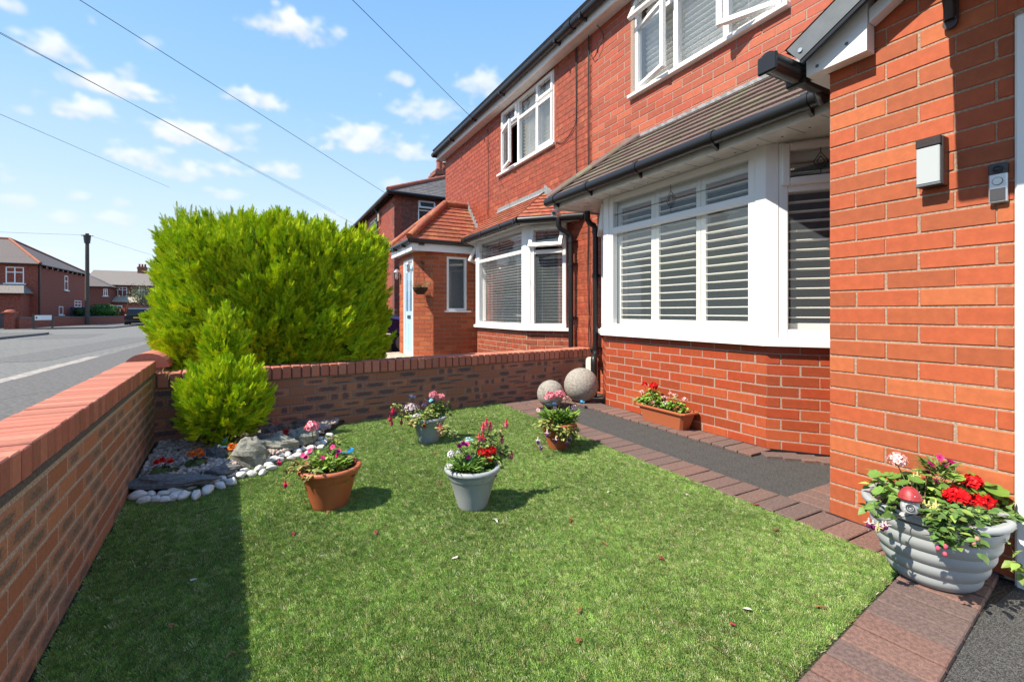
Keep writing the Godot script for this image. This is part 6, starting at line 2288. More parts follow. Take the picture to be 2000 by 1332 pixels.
func big_tub(r: RandomNumberGenerator) -> void:
	var x := 2.325
	var d := 0.795
	pot("large ribbed grey tub of mixed flowers against the porch", x, d, 0.222, 0.115, 0.30, "pot_grey", true)
	var base := P(x, 0.26, d)
	var z := func(u: float, v: float, dd := 0.0) -> Vector3:
		return on_depth(1600 + u / 4.0375, 850 + v / 4.0375, 1.80 + dd)
	var o := thing("geranium", "red geranium with three large scarlet heads in ribbed tub", "flower", base, "plants in the ribbed tub")
	var mb := MB.new()
	for e in [z.call(1205, 400, 0.03), z.call(1085, 510, -0.03), z.call(1290, 555, -0.02)]:
		stalk(mb, base + Vector3(0.04, 0, 0), e, 0.003)
	part(o, "stalk", mb, M.stem)
	head_geranium(o, z.call(1205, 370, 0.03), 0.031, RED, r, 26)
	head_geranium(o, z.call(1085, 485, -0.03), 0.037, RED * 1.05, r, 30)
	head_geranium(o, z.call(1290, 530, -0.02), 0.035, RED, r, 28)
	var lv := []
	for e in [[1080, 335, .030], [1220, 320, .026], [1395, 440, .042], [1320, 400, .034], [1110, 410, .026], [1340, 520, .034], [1160, 440, .026], [1420, 500, .03], [1260, 450, .028], [1400, 390, .028], [1010, 320, .024]]:
		lv.append([z.call(e[0], e[1], r.randf_range(-0.02, 0.08)), e[2]])
	lobed(o, lv, Color(0.15, 0.26, 0.04), r, base)
	ovals(o, [z.call(1100, 380, 0.08), z.call(1200, 440, 0.05), z.call(1330, 450, 0.05), z.call(1400, 540, 0.02), z.call(1180, 560, 0.0), z.call(1450, 600, 0.0), z.call(1250, 620, -0.05)], 0.022, 120, Color(0.11, 0.20, 0.035), r, 0.034, Color(0.2, 0.28, 0.05))
	o = thing("geranium", "geranium with one pale pink head above the toadstool", "flower", base, "plants in the ribbed tub")
	mb = MB.new()
	stalk(mb, base + Vector3(-0.08, 0, 0), z.call(625, 240, 0.05), 0.003)
	part(o, "stalk", mb, M.stem)
	head_geranium(o, z.call(618, 198, 0.05), 0.030, PALE_PINK, r, 18)
	lv = []
	for e in [[440, 310, .024], [545, 315, .027], [520, 410, .03], [600, 330, .026], [700, 310, .025], [790, 285, .03], [480, 360, .026], [760, 350, .026], [560, 460, .028], [850, 320, .026], [470, 440, .024], [660, 380, .024], [850, 420, .026], [930, 440, .026]]:
		lv.append([z.call(e[0], e[1], r.randf_range(-0.02, 0.08)), e[2]])
	lobed(o, lv, Color(0.13, 0.24, 0.045), r, base + Vector3(-0.08, 0, 0))
	ovals(o, [z.call(500, 400, 0.05), z.call(600, 350, 0.08), z.call(700, 380, 0.08), z.call(800, 380, 0.05), z.call(850, 460, 0.02), z.call(560, 480, -0.02), z.call(920, 430, 0.03), z.call(1000, 430, 0.04), z.call(880, 380, 0.08)], 0.022, 150, Color(0.12, 0.22, 0.04), r, 0.034, Color(0.22, 0.30, 0.06))
	o = thing("dianthus", "dianthus with dark magenta blossoms at the back of ribbed tub", "flower", base, "plants in the ribbed tub")
	mb = MB.new()
	for e in [[960, 180], [1050, 230], [880, 235], [920, 370], [1075, 235], [1010, 215]]:
		stalk(mb, base + Vector3(0.0, 0, -0.05), z.call(e[0], e[1] + 10, 0.05), 0.0022)
	part(o, "stalk", mb, M.stem)
	for e in [[958, 175], [1030, 205], [1080, 232], [1000, 235], [882, 228], [918, 365], [850, 292], [1055, 215], [1320, 395]]:
		bloom_pink(o, z.call(e[0], e[1], 0.05), Vector3(r.randfn() * 0.3 - 0.3, 0.7, 0.5).normalized(), 0.0135, Color(0.30, 0.008, 0.10) * r.randf_range(0.8, 1.6), r)
	straps(o, z.call(940, 330, 0.04), 0.05, 0.05, 110, Color(0.12, 0.19, 0.04), r, 0.045)
	o = thing("fuchsia", "fuchsia with cream buds trailing over the ribbed tub rim", "flower", base, "plants in the ribbed tub")
	mb = MB.new()
	for e in [[950, 800, -0.24], [1000, 880, -0.25], [1210, 800, -0.24], [470, 690, -0.12], [1470, 760, -0.1], [1540, 930, -0.2], [1380, 680, -0.2]]:
		stalk(mb, base + Vector3((e[0] - 900) * 0.00022, 0.03, 0.1), z.call(e[0], e[1], e[2]), 0.002, 0.03)
	part(o, "stalk", mb, M.bark)
	ovals(o, [z.call(950, 680, -0.2), z.call(1000, 640, -0.18), z.call(1080, 620, -0.18), z.call(1180, 640, -0.18), z.call(1280, 640, -0.16), z.call(1350, 620, -0.14), z.call(920, 620, -0.18), z.call(1000, 740, -0.22), z.call(950, 780, -0.22), z.call(1040, 840, -0.24), z.call(1200, 760, -0.22), z.call(1220, 850, -0.24), z.call(1380, 690, -0.16), z.call(1450, 660, -0.12), z.call(1410, 780, -0.16), z.call(1500, 620, -0.06), z.call(980, 560, -0.1), z.call(1100, 570, -0.12)], 0.014, 330, Color(0.075, 0.145, 0.035), r, 0.027, Color(0.17, 0.24, 0.05))
	ovals(o, [z.call(430, 550, -0.1), z.call(560, 555, -0.1), z.call(520, 630, -0.12), z.call(400, 570, -0.1)], 0.007, 14, Color(0.10, 0.18, 0.04), r, 0.036, Color(0.12, 0.2, 0.05))
	ovals(o, [z.call(1560, 1000, -0.22), z.call(1500, 1010, -0.2), z.call(1600, 1080, -0.2), z.call(1520, 890, -0.18), z.call(1630, 1180, -0.2)], 0.01, 9, Color(0.16, 0.24, 0.05), r, 0.036, Color(0.30, 0.26, 0.08))
	for e in [[870, 555, -0.12], [925, 545, -0.12], [835, 545, -0.12], [905, 580, -0.12], [465, 725, -0.15], [750, 335, 0.02], [780, 320, 0.02], [735, 355, 0.02], [930, 620, -0.16]]:
		bloom_fuchsia(o, z.call(e[0], e[1], e[2]), 0.85, Color(0.62, 0.60, 0.22), Color(0.66, 0.60, 0.30), r)
	for e in [[395, 690, -0.14], [430, 705, -0.14], [505, 715, -0.14], [530, 705, -0.14]]:
		bloom_fuchsia(o, z.call(e[0], e[1], e[2]), 0.85, Color(0.72, 0.55, 0.55), Color(0.18, 0.02, 0.12), r)
	for e in [[1000, 880, -0.26], [940, 892, -0.26], [996, 938, -0.26], [1250, 818, -0.25], [1222, 850, -0.25], [1418, 770, -0.2]]:
		mb = MB.new()
		mb.tint(Color(0.68, 0.10, 0.16) if e[1] > 860 else Color(0.70, 0.30, 0.24))
		mb.lump(Transform3D(Basis.IDENTITY, z.call(e[0], e[1], e[2])), Vector3(0.0065, 0.0085, 0.0065), 0.05, 0.1, 2, 6, 9)
		part(o, "bud", mb, M.petal)
	# toadstool house ornament
	var c: Vector3 = z.call(722, 560, -0.13)
	o = thing("toadstool_ornament", "small toadstool house ornament with red cap in ribbed tub", "ornament", c)
	var f := Transform3D(Basis.IDENTITY, c + Vector3.DOWN * 0.018)
	mb = MB.new()
	mb.lathe(f, [Vector2(0, 0), Vector2(0.026, 0.0), Vector2(0.029, 0.012), Vector2(0.027, 0.028), Vector2(0.023, 0.042), Vector2(0.020, 0.05)], 24)
	part(o, "wall", mb, M.ornament_white)
	mb = MB.new()
	mb.lathe(f, [Vector2(0.017, 0.046), Vector2(0.034, 0.044), Vector2(0.037, 0.049), Vector2(0.033, 0.061), Vector2(0.024, 0.076), Vector2(0.012, 0.087), Vector2(0, 0.089)], 26)
	part(o, "cap", mb, M.mushroom_red)
	var out := (EYE - c) * Vector3(1, 0, 1)
	out = out.normalized()
	var fr := Transform3D(Basis(Vector3.UP.cross(out), Vector3.UP, out), f.origin + out * 0.0265)
	mb = MB.new()
	for k in 2:
		mb.lathe(fr * Transform3D(Basis(Vector3.RIGHT, PI / 2), Vector3(0, 0.02, 0)), [Vector2(0.013 - 0.006 * k, 0.0), Vector2(0.013 - 0.006 * k, 0.003), Vector2(0.0105 - 0.006 * k, 0.003), Vector2(0.0105 - 0.006 * k, 0.0)], 16)
	part(o, "door", mb, M.dark_grey)
	for q in [Vector3(-0.02, 0.064, 0.02), Vector3(0.012, 0.078, 0.012), Vector3(0.0, 0.06, 0.03), Vector3(0.024, 0.06, 0.016)]:
		mb = MB.new()
		mb.lump(Transform3D(Basis.IDENTITY, f * q), Vector3(0.0035, 0.003, 0.0035), 0.0, 0.1, 1, 5, 8)
		part(o, "spot", mb, M.ornament_white)

func trough(r: RandomNumberGenerator) -> void:
	var o := thing("flower_trough", "rectangular terracotta trough of geraniums at the foot of the bay", "flower trough", P(3.27, 0, 3.05))
	var f := Transform3D(Basis(Vector3(0, 0, 1), Vector3.UP, Vector3.LEFT), P(3.275, 0.006, 3.05))
	var mb := MB.new()
	var ring := func(l: float, w: float, y: float) -> Array:
		var out := []
		var c := 0.02
		for q in [Vector2(-l + c, w), Vector2(l - c, w), Vector2(l, w - c), Vector2(l, -w + c), Vector2(l - c, -w), Vector2(-l + c, -w), Vector2(-l, -w + c), Vector2(-l, w - c)]:
			out.append(f * Vector3(q.x, y, q.y))
		return out
	var skin := func(m: MB, rings: Array):
		for i in rings.size() - 1:
			for k in 8:
				var a: Vector3 = rings[i][k]
				var b: Vector3 = rings[i][(k + 1) % 8]
				var e: Vector3 = rings[i + 1][(k + 1) % 8]
				var g: Vector3 = rings[i + 1][k]
				m.quad(a, b, e, g, (a + b) / 2 - f.origin)
	skin.call(mb, [ring.call(0.228, 0.055, 0.0), ring.call(0.232, 0.06, 0.01), ring.call(0.272, 0.088, 0.145)])
	part(o, "body", mb, M.terracotta)
	mb = MB.new()
	skin.call(mb, [ring.call(0.272, 0.088, 0.143), ring.call(0.292, 0.103, 0.146), ring.call(0.297, 0.107, 0.156), ring.call(0.294, 0.105, 0.166), ring.call(0.28, 0.095, 0.168)])
	var top: Array = ring.call(0.28, 0.095, 0.168)
	var inn: Array = ring.call(0.268, 0.085, 0.145)
	for k in 8:
		mb.quad(top[k], top[(k + 1) % 8], inn[(k + 1) % 8], inn[k], Vector3.UP)
	part(o, "rim", mb, M.terracotta)
	mb = MB.new()
	for k in 6:
		mb.quad(inn[0], inn[k + 1], inn[(k + 2) % 8], inn[0], Vector3.UP)
	part(o, "soil", mb, M.earth)
	var z := func(u: float, v: float, dd := 3.05) -> Vector3:
		var l := look(1160 + u / 4.1667, 620 + v / 4.1667)
		var q := Vector3(sin(l.x) * cos(l.y), sin(l.y), -cos(l.x) * cos(l.y))
		return EYE + q * (3.27 / q.x)
	var at := P(3.27, 0.15, 3.05)
	var g := thing("geranium", "red geranium at one end of the terracotta trough", "flower", at + P(0, 0, 0.15), "plants in the trough")
	mb = MB.new()
	stalk(mb, z.call(440, 690), z.call(418, 555), 0.003)
	stalk(mb, z.call(470, 690), z.call(485, 570), 0.003)
	part(g, "stalk", mb, M.stem)
	head_geranium(g, z.call(415, 545), 0.026, RED, r, 14)
	head_geranium(g, z.call(487, 560), 0.036, RED, r, 20)
	ovals(g, [z.call(400, 665), z.call(450, 650), z.call(500, 640), z.call(380, 690), z.call(520, 670), z.call(480, 610)], 0.022, 170, Color(0.12, 0.24, 0.03), r, 0.032, Color(0.2, 0.3, 0.05))
	g = thing("geranium", "pink geranium with pale heads in the terracotta trough", "flower", at, "plants in the trough")
	mb = MB.new()
	for e in [[395, 615], [575, 665], [650, 640], [740, 680], [620, 625]]:
		stalk(mb, z.call(e[0] + 5, 730), z.call(e[0], e[1]), 0.0026)
	part(g, "stalk", mb, M.bark)
	for e in [[395, 608, .026], [575, 655, .026], [622, 622, .018], [665, 635, .022], [740, 668, .024], [455, 610, .014], [570, 700, .014]]:
		head_geranium(g, z.call(e[0], e[1]), e[2], PALE_PINK, r, 12)
	ovals(g, [z.call(640, 725), z.call(690, 730), z.call(600, 710), z.call(720, 735), z.call(660, 695)], 0.022, 190, Color(0.13, 0.25, 0.03), r, 0.032, Color(0.24, 0.10, 0.05))
	g = thing("dianthus", "small dianthus with white and pink flowers mid trough", "flower", at, "plants in the trough")
	ovals(g, [z.call(470, 690), z.call(510, 715), z.call(550, 720), z.call(440, 690)], 0.02, 90, Color(0.09, 0.15, 0.04), r, 0.02, Color(0.2, 0.12, 0.06))
	froth(g, z.call(500, 690), Vector3(0.05, 0.03, 0.03), 34, [Color(0.6, 0.1, 0.16), Color(0.75, 0.5, 0.5), Color(0.75, 0.73, 0.7)], r, 0.008)
	froth(g, z.call(590, 705), Vector3(0.035, 0.03, 0.03), 34, [Color(0.8, 0.76, 0.74)], r, 0.008)

func on_x(px: float, py: float, x: float) -> Vector3:
	var l := look(px, py)
	var v := Vector3(sin(l.x) * cos(l.y), sin(l.y), -cos(l.x) * cos(l.y))
	return EYE + v * (x / v.x)

# ---------------------------------------------------------------- across and along the street
# plain window of a far house on the frame f: opening from (u0,v0) to (u1,v1) with bars
func far_window(h: Node3D, f: Transform3D, u0: float, u1: float, v0: float, v1: float, cols: int, rows: Array, sill := true) -> void:
	var g := f
	g.origin += f.basis.x * u0 + Vector3.UP * v0 + f.basis.z * 0.01
	var w := u1 - u0
	var hh := v1 - v0
	var b := 0.07
	var mb := MB.new()
	bars(mb, g, 0, w, 0, hh, b, -0.05, 0.02, 0.004)
	for k in range(1, cols):
		mb.box(g, w * k / cols - b / 2, w * k / cols + b / 2, b, hh - b, -0.05, 0.019)
	for t in rows:
		mb.box(g, b, w - b, hh * t - b / 2, hh * t + b / 2, -0.05, 0.018)
	var win := part(h, "window", mb, M.plastic_white)
	var cuts: Array = [0.0]
	cuts.append_array(rows)
	cuts.append(1.0)
	for k in cols:
		for j in cuts.size() - 1:
			var p := MB.new()
			var a := w * k / cols
			var e := w * (k + 1) / cols
			p.quad(g * Vector3(a, hh * cuts[j], -0.02), g * Vector3(e, hh * cuts[j], -0.02), g * Vector3(e, hh * cuts[j + 1], -0.02), g * Vector3(a, hh * cuts[j + 1], -0.02), g.basis.z)
			part(win, "pane", p, M.far_glass)
	if sill:
		mb = MB.new()
		mb.box(g, -0.12, w + 0.12, -0.09, 0, -0.05, 0.10)
		part(win, "sill", mb, M.plastic_white)

func hip_roof(h: Node3D, a: Array, r0: Vector3, r1: Vector3, mat: String, hips := true) -> MeshInstance3D:
	# a: eave corners in order round the house; ridge r0 near the first edge, r1 near the third
	var mb := MB.new()
	var c := (r0 + r1) / 2 + Vector3.DOWN * 4
	var q := func(p: Vector3, s: Vector3, t: Vector3, u: Vector3): mb.quad(p, s, t, u, (p + s + t) / 3 - c)
	mb.tri(a[0], a[1], r0, (a[0] + a[1]) / 2 - c)
	q.call(a[1], a[2], r1, r0)
	mb.tri(a[2], a[3], r1, (a[2] + a[3]) / 2 - c)
	q.call(a[3], a[0], r0, r1)
	mb.quad(a[0], a[1], a[2], a[3], Vector3.DOWN)
	var o := part(h, "roof", mb, M[mat])
	if hips:
		for e in [[a[0], r0], [a[1], r0], [r0, r1], [a[2], r1], [a[3], r1]]:
			mb = MB.new()
			mb.tube([e[0] + Vector3.UP * 0.03, e[1] + Vector3.UP * 0.03], 0.11, 8)
			part(o, "hip_tiles", mb, M.red_tile1)
	mb = MB.new()
	for k in 4:
		mb.tube([a[k] + Vector3.DOWN * 0.06, a[(k + 1) % 4] + Vector3.DOWN * 0.06], 0.06, 6)
	part(h, "gutter", mb, M.gutter_black)
	return o

func chimney(roof: Node3D, at: Vector3, w: float, h: float, n: int) -> void:
	var mb := MB.new()
	var f := Transform3D(Basis.IDENTITY, at)
	mb.box(f, -w / 2, w / 2, -1.0, h, -0.35, 0.35)
	mb.box(f, -w / 2 - 0.07, w / 2 + 0.07, h - 0.3, h - 0.15, -0.42, 0.42)
	part(roof, "chimney", mb, M.far_brick2)
	for k in n:
		mb = MB.new()
		mb.lathe(Transform3D(Basis.IDENTITY, at + Vector3(lerpf(-w / 2 + 0.2, w / 2 - 0.2, k / maxf(1, n - 1)), h, 0)), [Vector2(0.14, 0), Vector2(0.12, 0.4), Vector2(0.15, 0.42), Vector2(0.1, 0.44), Vector2(0, 0.3)], 10)
		part(roof, "chimney_pot", mb, M.red_tile4)

func street() -> void:
	var m := mk("far_glass", Color(0.045, 0.06, 0.085), 0.06, {"spec": 0.8})
	mk("far_wall", Color(0.36, 0.095, 0.060), 0.85, {"tex": "mottle", "nrm": "fine_n", "ns": 0.3, "scale": 0.8})
	mk("far_wall_dark", Color(0.27, 0.085, 0.060), 0.85, {"tex": "mottle", "nrm": "fine_n", "ns": 0.3, "scale": 0.8})
	mk("far_roof", Color(0.20, 0.165, 0.155), 0.85, {"tex": "grain", "nrm": "mid_n", "scale": Vector3(0.5, 1.4, 0.5)})
	mk("far_roof_pale", Color(0.31, 0.275, 0.25), 0.9, {"tex": "grain", "nrm": "mid_n", "scale": Vector3(0.4, 1.2, 0.4)})
	corner_house()
	far_houses()
	opposite_side()
	street_furniture()
	wires()

func corner_house() -> void:
	var x := -16.4
	var d0 := 50.9
	var d1 := 61.9
	var h := thing("corner_house", "red brick corner house with grey hipped roof across the junction", "house", P(x, 0, d0))
	var mb := MB.new()
	mb.box(Transform3D.IDENTITY, x - 13, x, -0.1, 4.98, -d1, -d0)
	part(h, "wall", mb, M.far_wall)
	var roof := hip_roof(h, [P(x + 0.25, 5.0, d0 - 0.25), P(x + 0.25, 5.0, d1 + 0.25), P(x - 13.2, 5.0, d1 + 0.25), P(x - 13.2, 5.0, d0 - 0.25)], P(-19.9, 7.5, 56.2), P(-26.0, 7.5, 56.2), "far_roof")
	chimney(roof, P(-24.0, 7.0, 57.0), 0.9, 1.4, 2)
	# front, facing down the street
	var ff := face(x - 13, d0, x, d0)
	var fu := func(px: float, py: float) -> Vector2:
		var q := on_d(px, py, d0)
		return Vector2(q.x - (x - 13), q.y)
	var a: Vector2 = fu.call(9.8, 553)
	var b: Vector2 = fu.call(45.7, 522)
	far_window(h, ff, a.x, b.x, a.y, b.y, 2, [0.68])
	far_window(h, ff, a.x - 4.5, b.x - 4.5, a.y, b.y, 2, [0.68])
	# entrance with a lean-to roof
	mb = MB.new()
	mb.box(ff, 6.5, 12.55, -0.1, 2.55, 0.0, 1.5)
	part(h, "porch_wall", mb, M.far_wall)
	mb = MB.new()
	mb.quad(ff * Vector3(6.2, 2.55, 1.8), ff * Vector3(12.8, 2.55, 1.8), ff * Vector3(12.2, 3.35, 0.0), ff * Vector3(6.2, 3.35, 0.0), Vector3(0, 1, 1))
	mb.tri(ff * Vector3(12.8, 2.55, 1.8), ff * Vector3(12.8, 2.55, 0.0), ff * Vector3(12.2, 3.35, 0.0), Vector3(1, 1, 0))
	mb.quad(ff * Vector3(6.2, 2.54, 1.8), ff * Vector3(12.8, 2.54, 1.8), ff * Vector3(12.8, 2.54, 0.0), ff * Vector3(6.2, 2.54, 0.0), Vector3.DOWN)
	part(h, "porch_roof", mb, M.far_roof_pale)
	mb = MB.new()
	mb.tube([ff * Vector3(6.2, 2.50, 1.8), ff * Vector3(12.85, 2.50, 1.8)], 0.06, 6)
	part(h, "gutter", mb, M.gutter_black)
	var pf := ff
	pf.origin += ff.basis.z * 1.5
	mb = MB.new()
	bars(mb, pf, 8.2, 11.0, -0.05, 2.25, 0.14, -0.04, 0.03, 0.004)
	mb.box(pf, 10.15, 10.3, 0.0, 2.1, -0.04, 0.03)
	part(h, "door_frame", mb, M.plastic_white)
	mb = MB.new()
	mb.box(pf, 8.9, 10.15, 0.0, 2.05, -0.02, 0.02)
	part(h, "door", mb, M.door_navy)
	pane(h, pf, 10.3, 10.86, 0.1, 2.1, 0.01, "far_glass")
	pane(h, pf, 8.34, 8.9, 0.1, 2.1, 0.01, "far_glass")
	# side, facing the road
	var sf := face(x, d0, x, d1)
	var su := func(px: float, py: float) -> Vector2:
		var q := on_x(px, py, x)
		return Vector2(-q.z - d0, q.y)
	for e in [[124.5, 566.5, 131, 539.5, 1, [0.62]], [113.5, 615, 121.5, 598.5, 1, []], [144, 600, 157, 587.5, 2, [0.55]]]:
		a = su.call(e[0], e[1])
		b = su.call(e[2], e[3])
		far_window(h, sf, a.x, b.x, a.y, b.y, e[4], e[5])
	mb = MB.new()
	mb.tube([P(x + 0.08, 5.0, d0 + 0.12), P(x + 0.08, -0.1, d0 + 0.12)], 0.06, 6)
	part(h, "downpipe", mb, M.gutter_black)
	mb = MB.new()
	for k in 9:
		mb.box(sf, 1.0 + k * 1.15, 1.14 + k * 1.15, 4.72, 4.90, 0.0, 0.22)
	part(h, "eave_bracket", mb, M.gutter_black)
	# garden wall, gate post and gate along the footpath
	var w := thing("corner_wall", "low red brick wall round the corner house garden", "wall", P(-15.2, 0, 45))
	var line := [Vector2(-15.35, 44.1), Vector2(-14.0, 52.4), Vector2(-12.9, 60.0)]
	mb = MB.new()
	band(mb, line, -0.1, 0.62, 0.0, 0.22)
	part(w, "brickwork", mb, M.far_wall, "stuff")
	mb = MB.new()
	band(mb, line, 0.62, 0.70, -0.03, 0.25)
	part(w, "coping", mb, M.slate1)
	var p := thing("gate_post", "brick gate post with domed red cap at the corner house gate", "post", P(-15.5, 0, 44))
	mb = MB.new()
	mb.box(Transform3D.IDENTITY, -15.75, -15.3, -0.1, 1.0, -44.15, -43.7)
	part(p, "shaft", mb, M.far_wall)
	mb = MB.new()
	mb.box(Transform3D.IDENTITY, -15.84, -15.21, 1.0, 1.08, -44.24, -43.61, 0.02)
	mb.lump(Transform3D(Basis.IDENTITY, P(-15.525, 1.08, 43.92)), Vector3(0.30, 0.16, 0.30), 0.0, 0.1, 1, 8, 12)
	part(p, "cap", mb, M.red_tile0)
	var gate := thing("garden_gate", "dark grey slatted gate of the corner house", "gate", P(-16.6, 0, 43.9))
	mb = MB.new()
	for y in [0.2, 0.85]:
		mb.box(Transform3D.IDENTITY, -18.6, -15.78, y, y + 0.1, -43.95, -43.91)
	part(gate, "rail", mb, M.dark_grey)
	for k in 18:
		mb = MB.new()
		mb.box(Transform3D.IDENTITY, -18.55 + k * 0.155, -18.43 + k * 0.155, 0.02, 1.02 + 0.05 * sin(k * 0.35), -43.905, -43.88, 0.006)
		part(gate, "slat", mb, M.dark_grey)
	var fp := thing("fence_panel", "dark blue fence panel beside the corner house", "fence", P(-15.3, 0, 56.5))
	mb = MB.new()
	mb.box(Transform3D.IDENTITY, -16.3, -14.0, -0.1, 1.55, -57.6, -57.5)
	part(fp, "board", mb, M.door_navy)
	var q := on_d(154, 606, 57.3)
	shrub("dark_plant", "small dark clipped plant before the blue fence panel", P(q.x, 0.7, 57.3), Vector3(0.45, 0.4, 0.4), Color(0.03, 0.07, 0.02), 500, 3)

func shrub(called: String, label: String, at: Vector3, half: Vector3, col: Color, n: int, seed_: int, category := "bush") -> void:
	var o := thing(called, label, category, at)
	var r := RandomNumberGenerator.new()
	r.seed = seed_
	var mb := MB.new()
	mb.tint(col)
	mb.lump(Transform3D(Basis.IDENTITY, at + Vector3.UP * half.y), half * 0.85, 0.12, 0.08, seed_, 10, 14)
	part(o, "inner_leaves", mb, M.leaf)
	mb = MB.new()
	mb.tube([Vector3(at.x, -0.1, at.z), at + Vector3.UP * half.y], 0.06, 6)
	part(o, "trunk", mb, M.bark)
	mb = MB.new()
	for k in n:
		var d := Vector3(r.randfn(), r.randfn(), r.randfn()).normalized()
		var q := at + Vector3.UP * half.y + d * half * r.randf_range(0.82, 1.1)
		mb.tint(col * r.randf_range(0.5, 1.5))
		mb.leaf(q, d + Vector3(r.randfn(), r.randfn(), r.randfn()) * 0.6, Vector3.UP + Vector3(r.randfn(), 0, r.randfn()) * 0.4, half.y * 0.22, half.y * 0.13, [0.3, 1.0, 0.2])
	part(o, "leaves", mb, M.leaf, "stuff")

func far_houses() -> void:
	var d := 85.0
	var h := thing("far_house", "distant brick house with pale grey roof and white windows", "house", P(-19, 0, d))
	var q0 := on_d(166, 640, d)
	var q1 := on_d(300, 640, d)
	var mb := MB.new()
	mb.box(Transform3D.IDENTITY, q0.x, q1.x + 4, -0.1, 5.0, -d - 8, -d)
	part(h, "wall", mb, M.far_wall_dark)
	var r0 := on_d(176, 527, d + 4.5)
	var r1 := on_d(300, 529, d + 4.5)
	mb = MB.new()
	var e0 := P(q0.x - 0.3, 5.0, d - 0.4)
	var e1 := P(q1.x + 4.3, 5.0, d - 0.4)
	var t0 := P(q0.x - 0.3, r0.y, d + 4.5)
	var t1 := P(q1.x + 4.3, r0.y, d + 4.5)
	mb.quad(e0, e1, t1, t0, Vector3(0, 1, 1))
	mb.quad(t0, t1, P(q1.x + 4.3, 5.0, d + 9), P(q0.x - 0.3, 5.0, d + 9), Vector3(0, 1, -1))
	mb.tri(e0, t0, P(q0.x - 0.3, 5.0, d + 9), Vector3.LEFT)
	mb.tri(e1, t1, P(q1.x + 4.3, 5.0, d + 9), Vector3.RIGHT)
	mb.quad(e0, e1, P(q1.x + 4.3, 4.99, d + 9), P(q0.x - 0.3, 4.99, d + 9), Vector3.DOWN)
	var roof := part(h, "roof", mb, M.far_roof_pale)
	var cp := on_d(278, 528, d + 4.5)
	chimney(roof, P(cp.x, r0.y - 0.3, d + 4.2), 1.1, 1.0, 3)
	var f := face(q0.x, d, q1.x + 4, d)
	var uv := func(px: float, py: float) -> Vector2:
		var q := on_d(px, py, d)
		return Vector2(q.x - q0.x, q.y)
	for e in [[220, 578.5, 247, 561, 3, [0.7]], [270, 578, 282, 562, 2, [0.7]]]:
		var a: Vector2 = uv.call(e[0], e[1])
		var b: Vector2 = uv.call(e[2], e[3])
		far_window(h, f, a.x, b.x, a.y, b.y, e[4], e[5])
	# lean-to across the front with a garage door
	var l0: Vector2 = uv.call(191, 590)
	var l1: Vector2 = uv.call(258, 580)
	mb = MB.new()
	mb.box(f, l0.x, l1.x + 1.0, -0.1, l0.y, 0.0, 2.0)
	part(h, "garage_wall", mb, M.far_wall)
	mb = MB.new()
	mb.quad(f * Vector3(l0.x - 0.2, l0.y, 2.3), f * Vector3(l1.x + 1.2, l0.y, 2.3), f * Vector3(l1.x + 1.2, l1.y + 0.15, 0.0), f * Vector3(l0.x - 0.2, l1.y + 0.15, 0.0), Vector3(0, 1, 1))
	mb.quad(f * Vector3(l0.x - 0.2, l0.y - 0.02, 2.3), f * Vector3(l1.x + 1.2, l0.y - 0.02, 2.3), f * Vector3(l1.x + 1.2, l0.y - 0.02, 0.0), f * Vector3(l0.x - 0.2, l0.y - 0.02, 0.0), Vector3.DOWN)
	part(h, "garage_roof", mb, M.cream_stone)
	var g := f
	g.origin += f.basis.z * 2.0
	var g0: Vector2 = uv.call(212, 596)
	var g1: Vector2 = uv.call(245.5, 596)
	mb = MB.new()
	bars(mb, g, g0.x, g1.x, -0.1, g0.y - 0.05, 0.14, -0.03, 0.05)
	part(h, "garage_frame", mb, M.plastic_white)
	mb = MB.new()
	mb.box(g, g0.x + 0.14, g1.x - 0.14, -0.05, g0.y - 0.19, -0.03, 0.02)
	part(h, "garage_door", mb, M.dark_grey)
	# the wing between it and the corner house
	var w := thing("wing_house", "low brick house wing with hipped roof behind the wooden pole", "house", P(-21, 0, 78))
	var x1 := on_d(211, 600, 81.5).x
	mb = MB.new()
	mb.box(Transform3D.IDENTITY, x1 - 7, x1, -0.1, 4.6, -84.9, -81.5)
	part(w, "wall", mb, M.far_wall_dark)
	hip_roof(w, [P(x1 - 7.3, 4.6, 81.2), P(x1 + 0.3, 4.6, 81.2), P(x1 + 0.3, 4.6, 88.3), P(x1 - 7.3, 4.6, 88.3)], P(x1 - 3.5, 6.6, 84.5), P(x1 - 3.5, 6.6, 85.0), "far_roof", false)
	f = face(x1 - 7, 81.5, x1, 81.5)
	var wa := on_d(201, 578, 81.5)
	var wb := on_d(210, 564, 81.5)
	far_window(w, f, wa.x - x1 + 7, minf(wb.x - x1 + 7, 6.9), wa.y, wb.y, 2, [0.68])
	# more roofs and trees beyond, closing the street
	var far := thing("end_house", "far brick house closing the end of the street", "house", P(-3, 0, 140))
	mb = MB.new()
	mb.box(Transform3D.IDENTITY, -12, 8, -0.1, 4.9, -150, -140)
	part(far, "wall", mb, M.far_wall_dark)
	hip_roof(far, [P(-12.3, 4.9, 139.7), P(8.3, 4.9, 139.7), P(8.3, 4.9, 150.3), P(-12.3, 4.9, 150.3)], P(-7, 7.6, 145), P(3, 7.6, 145), "far_roof", false)

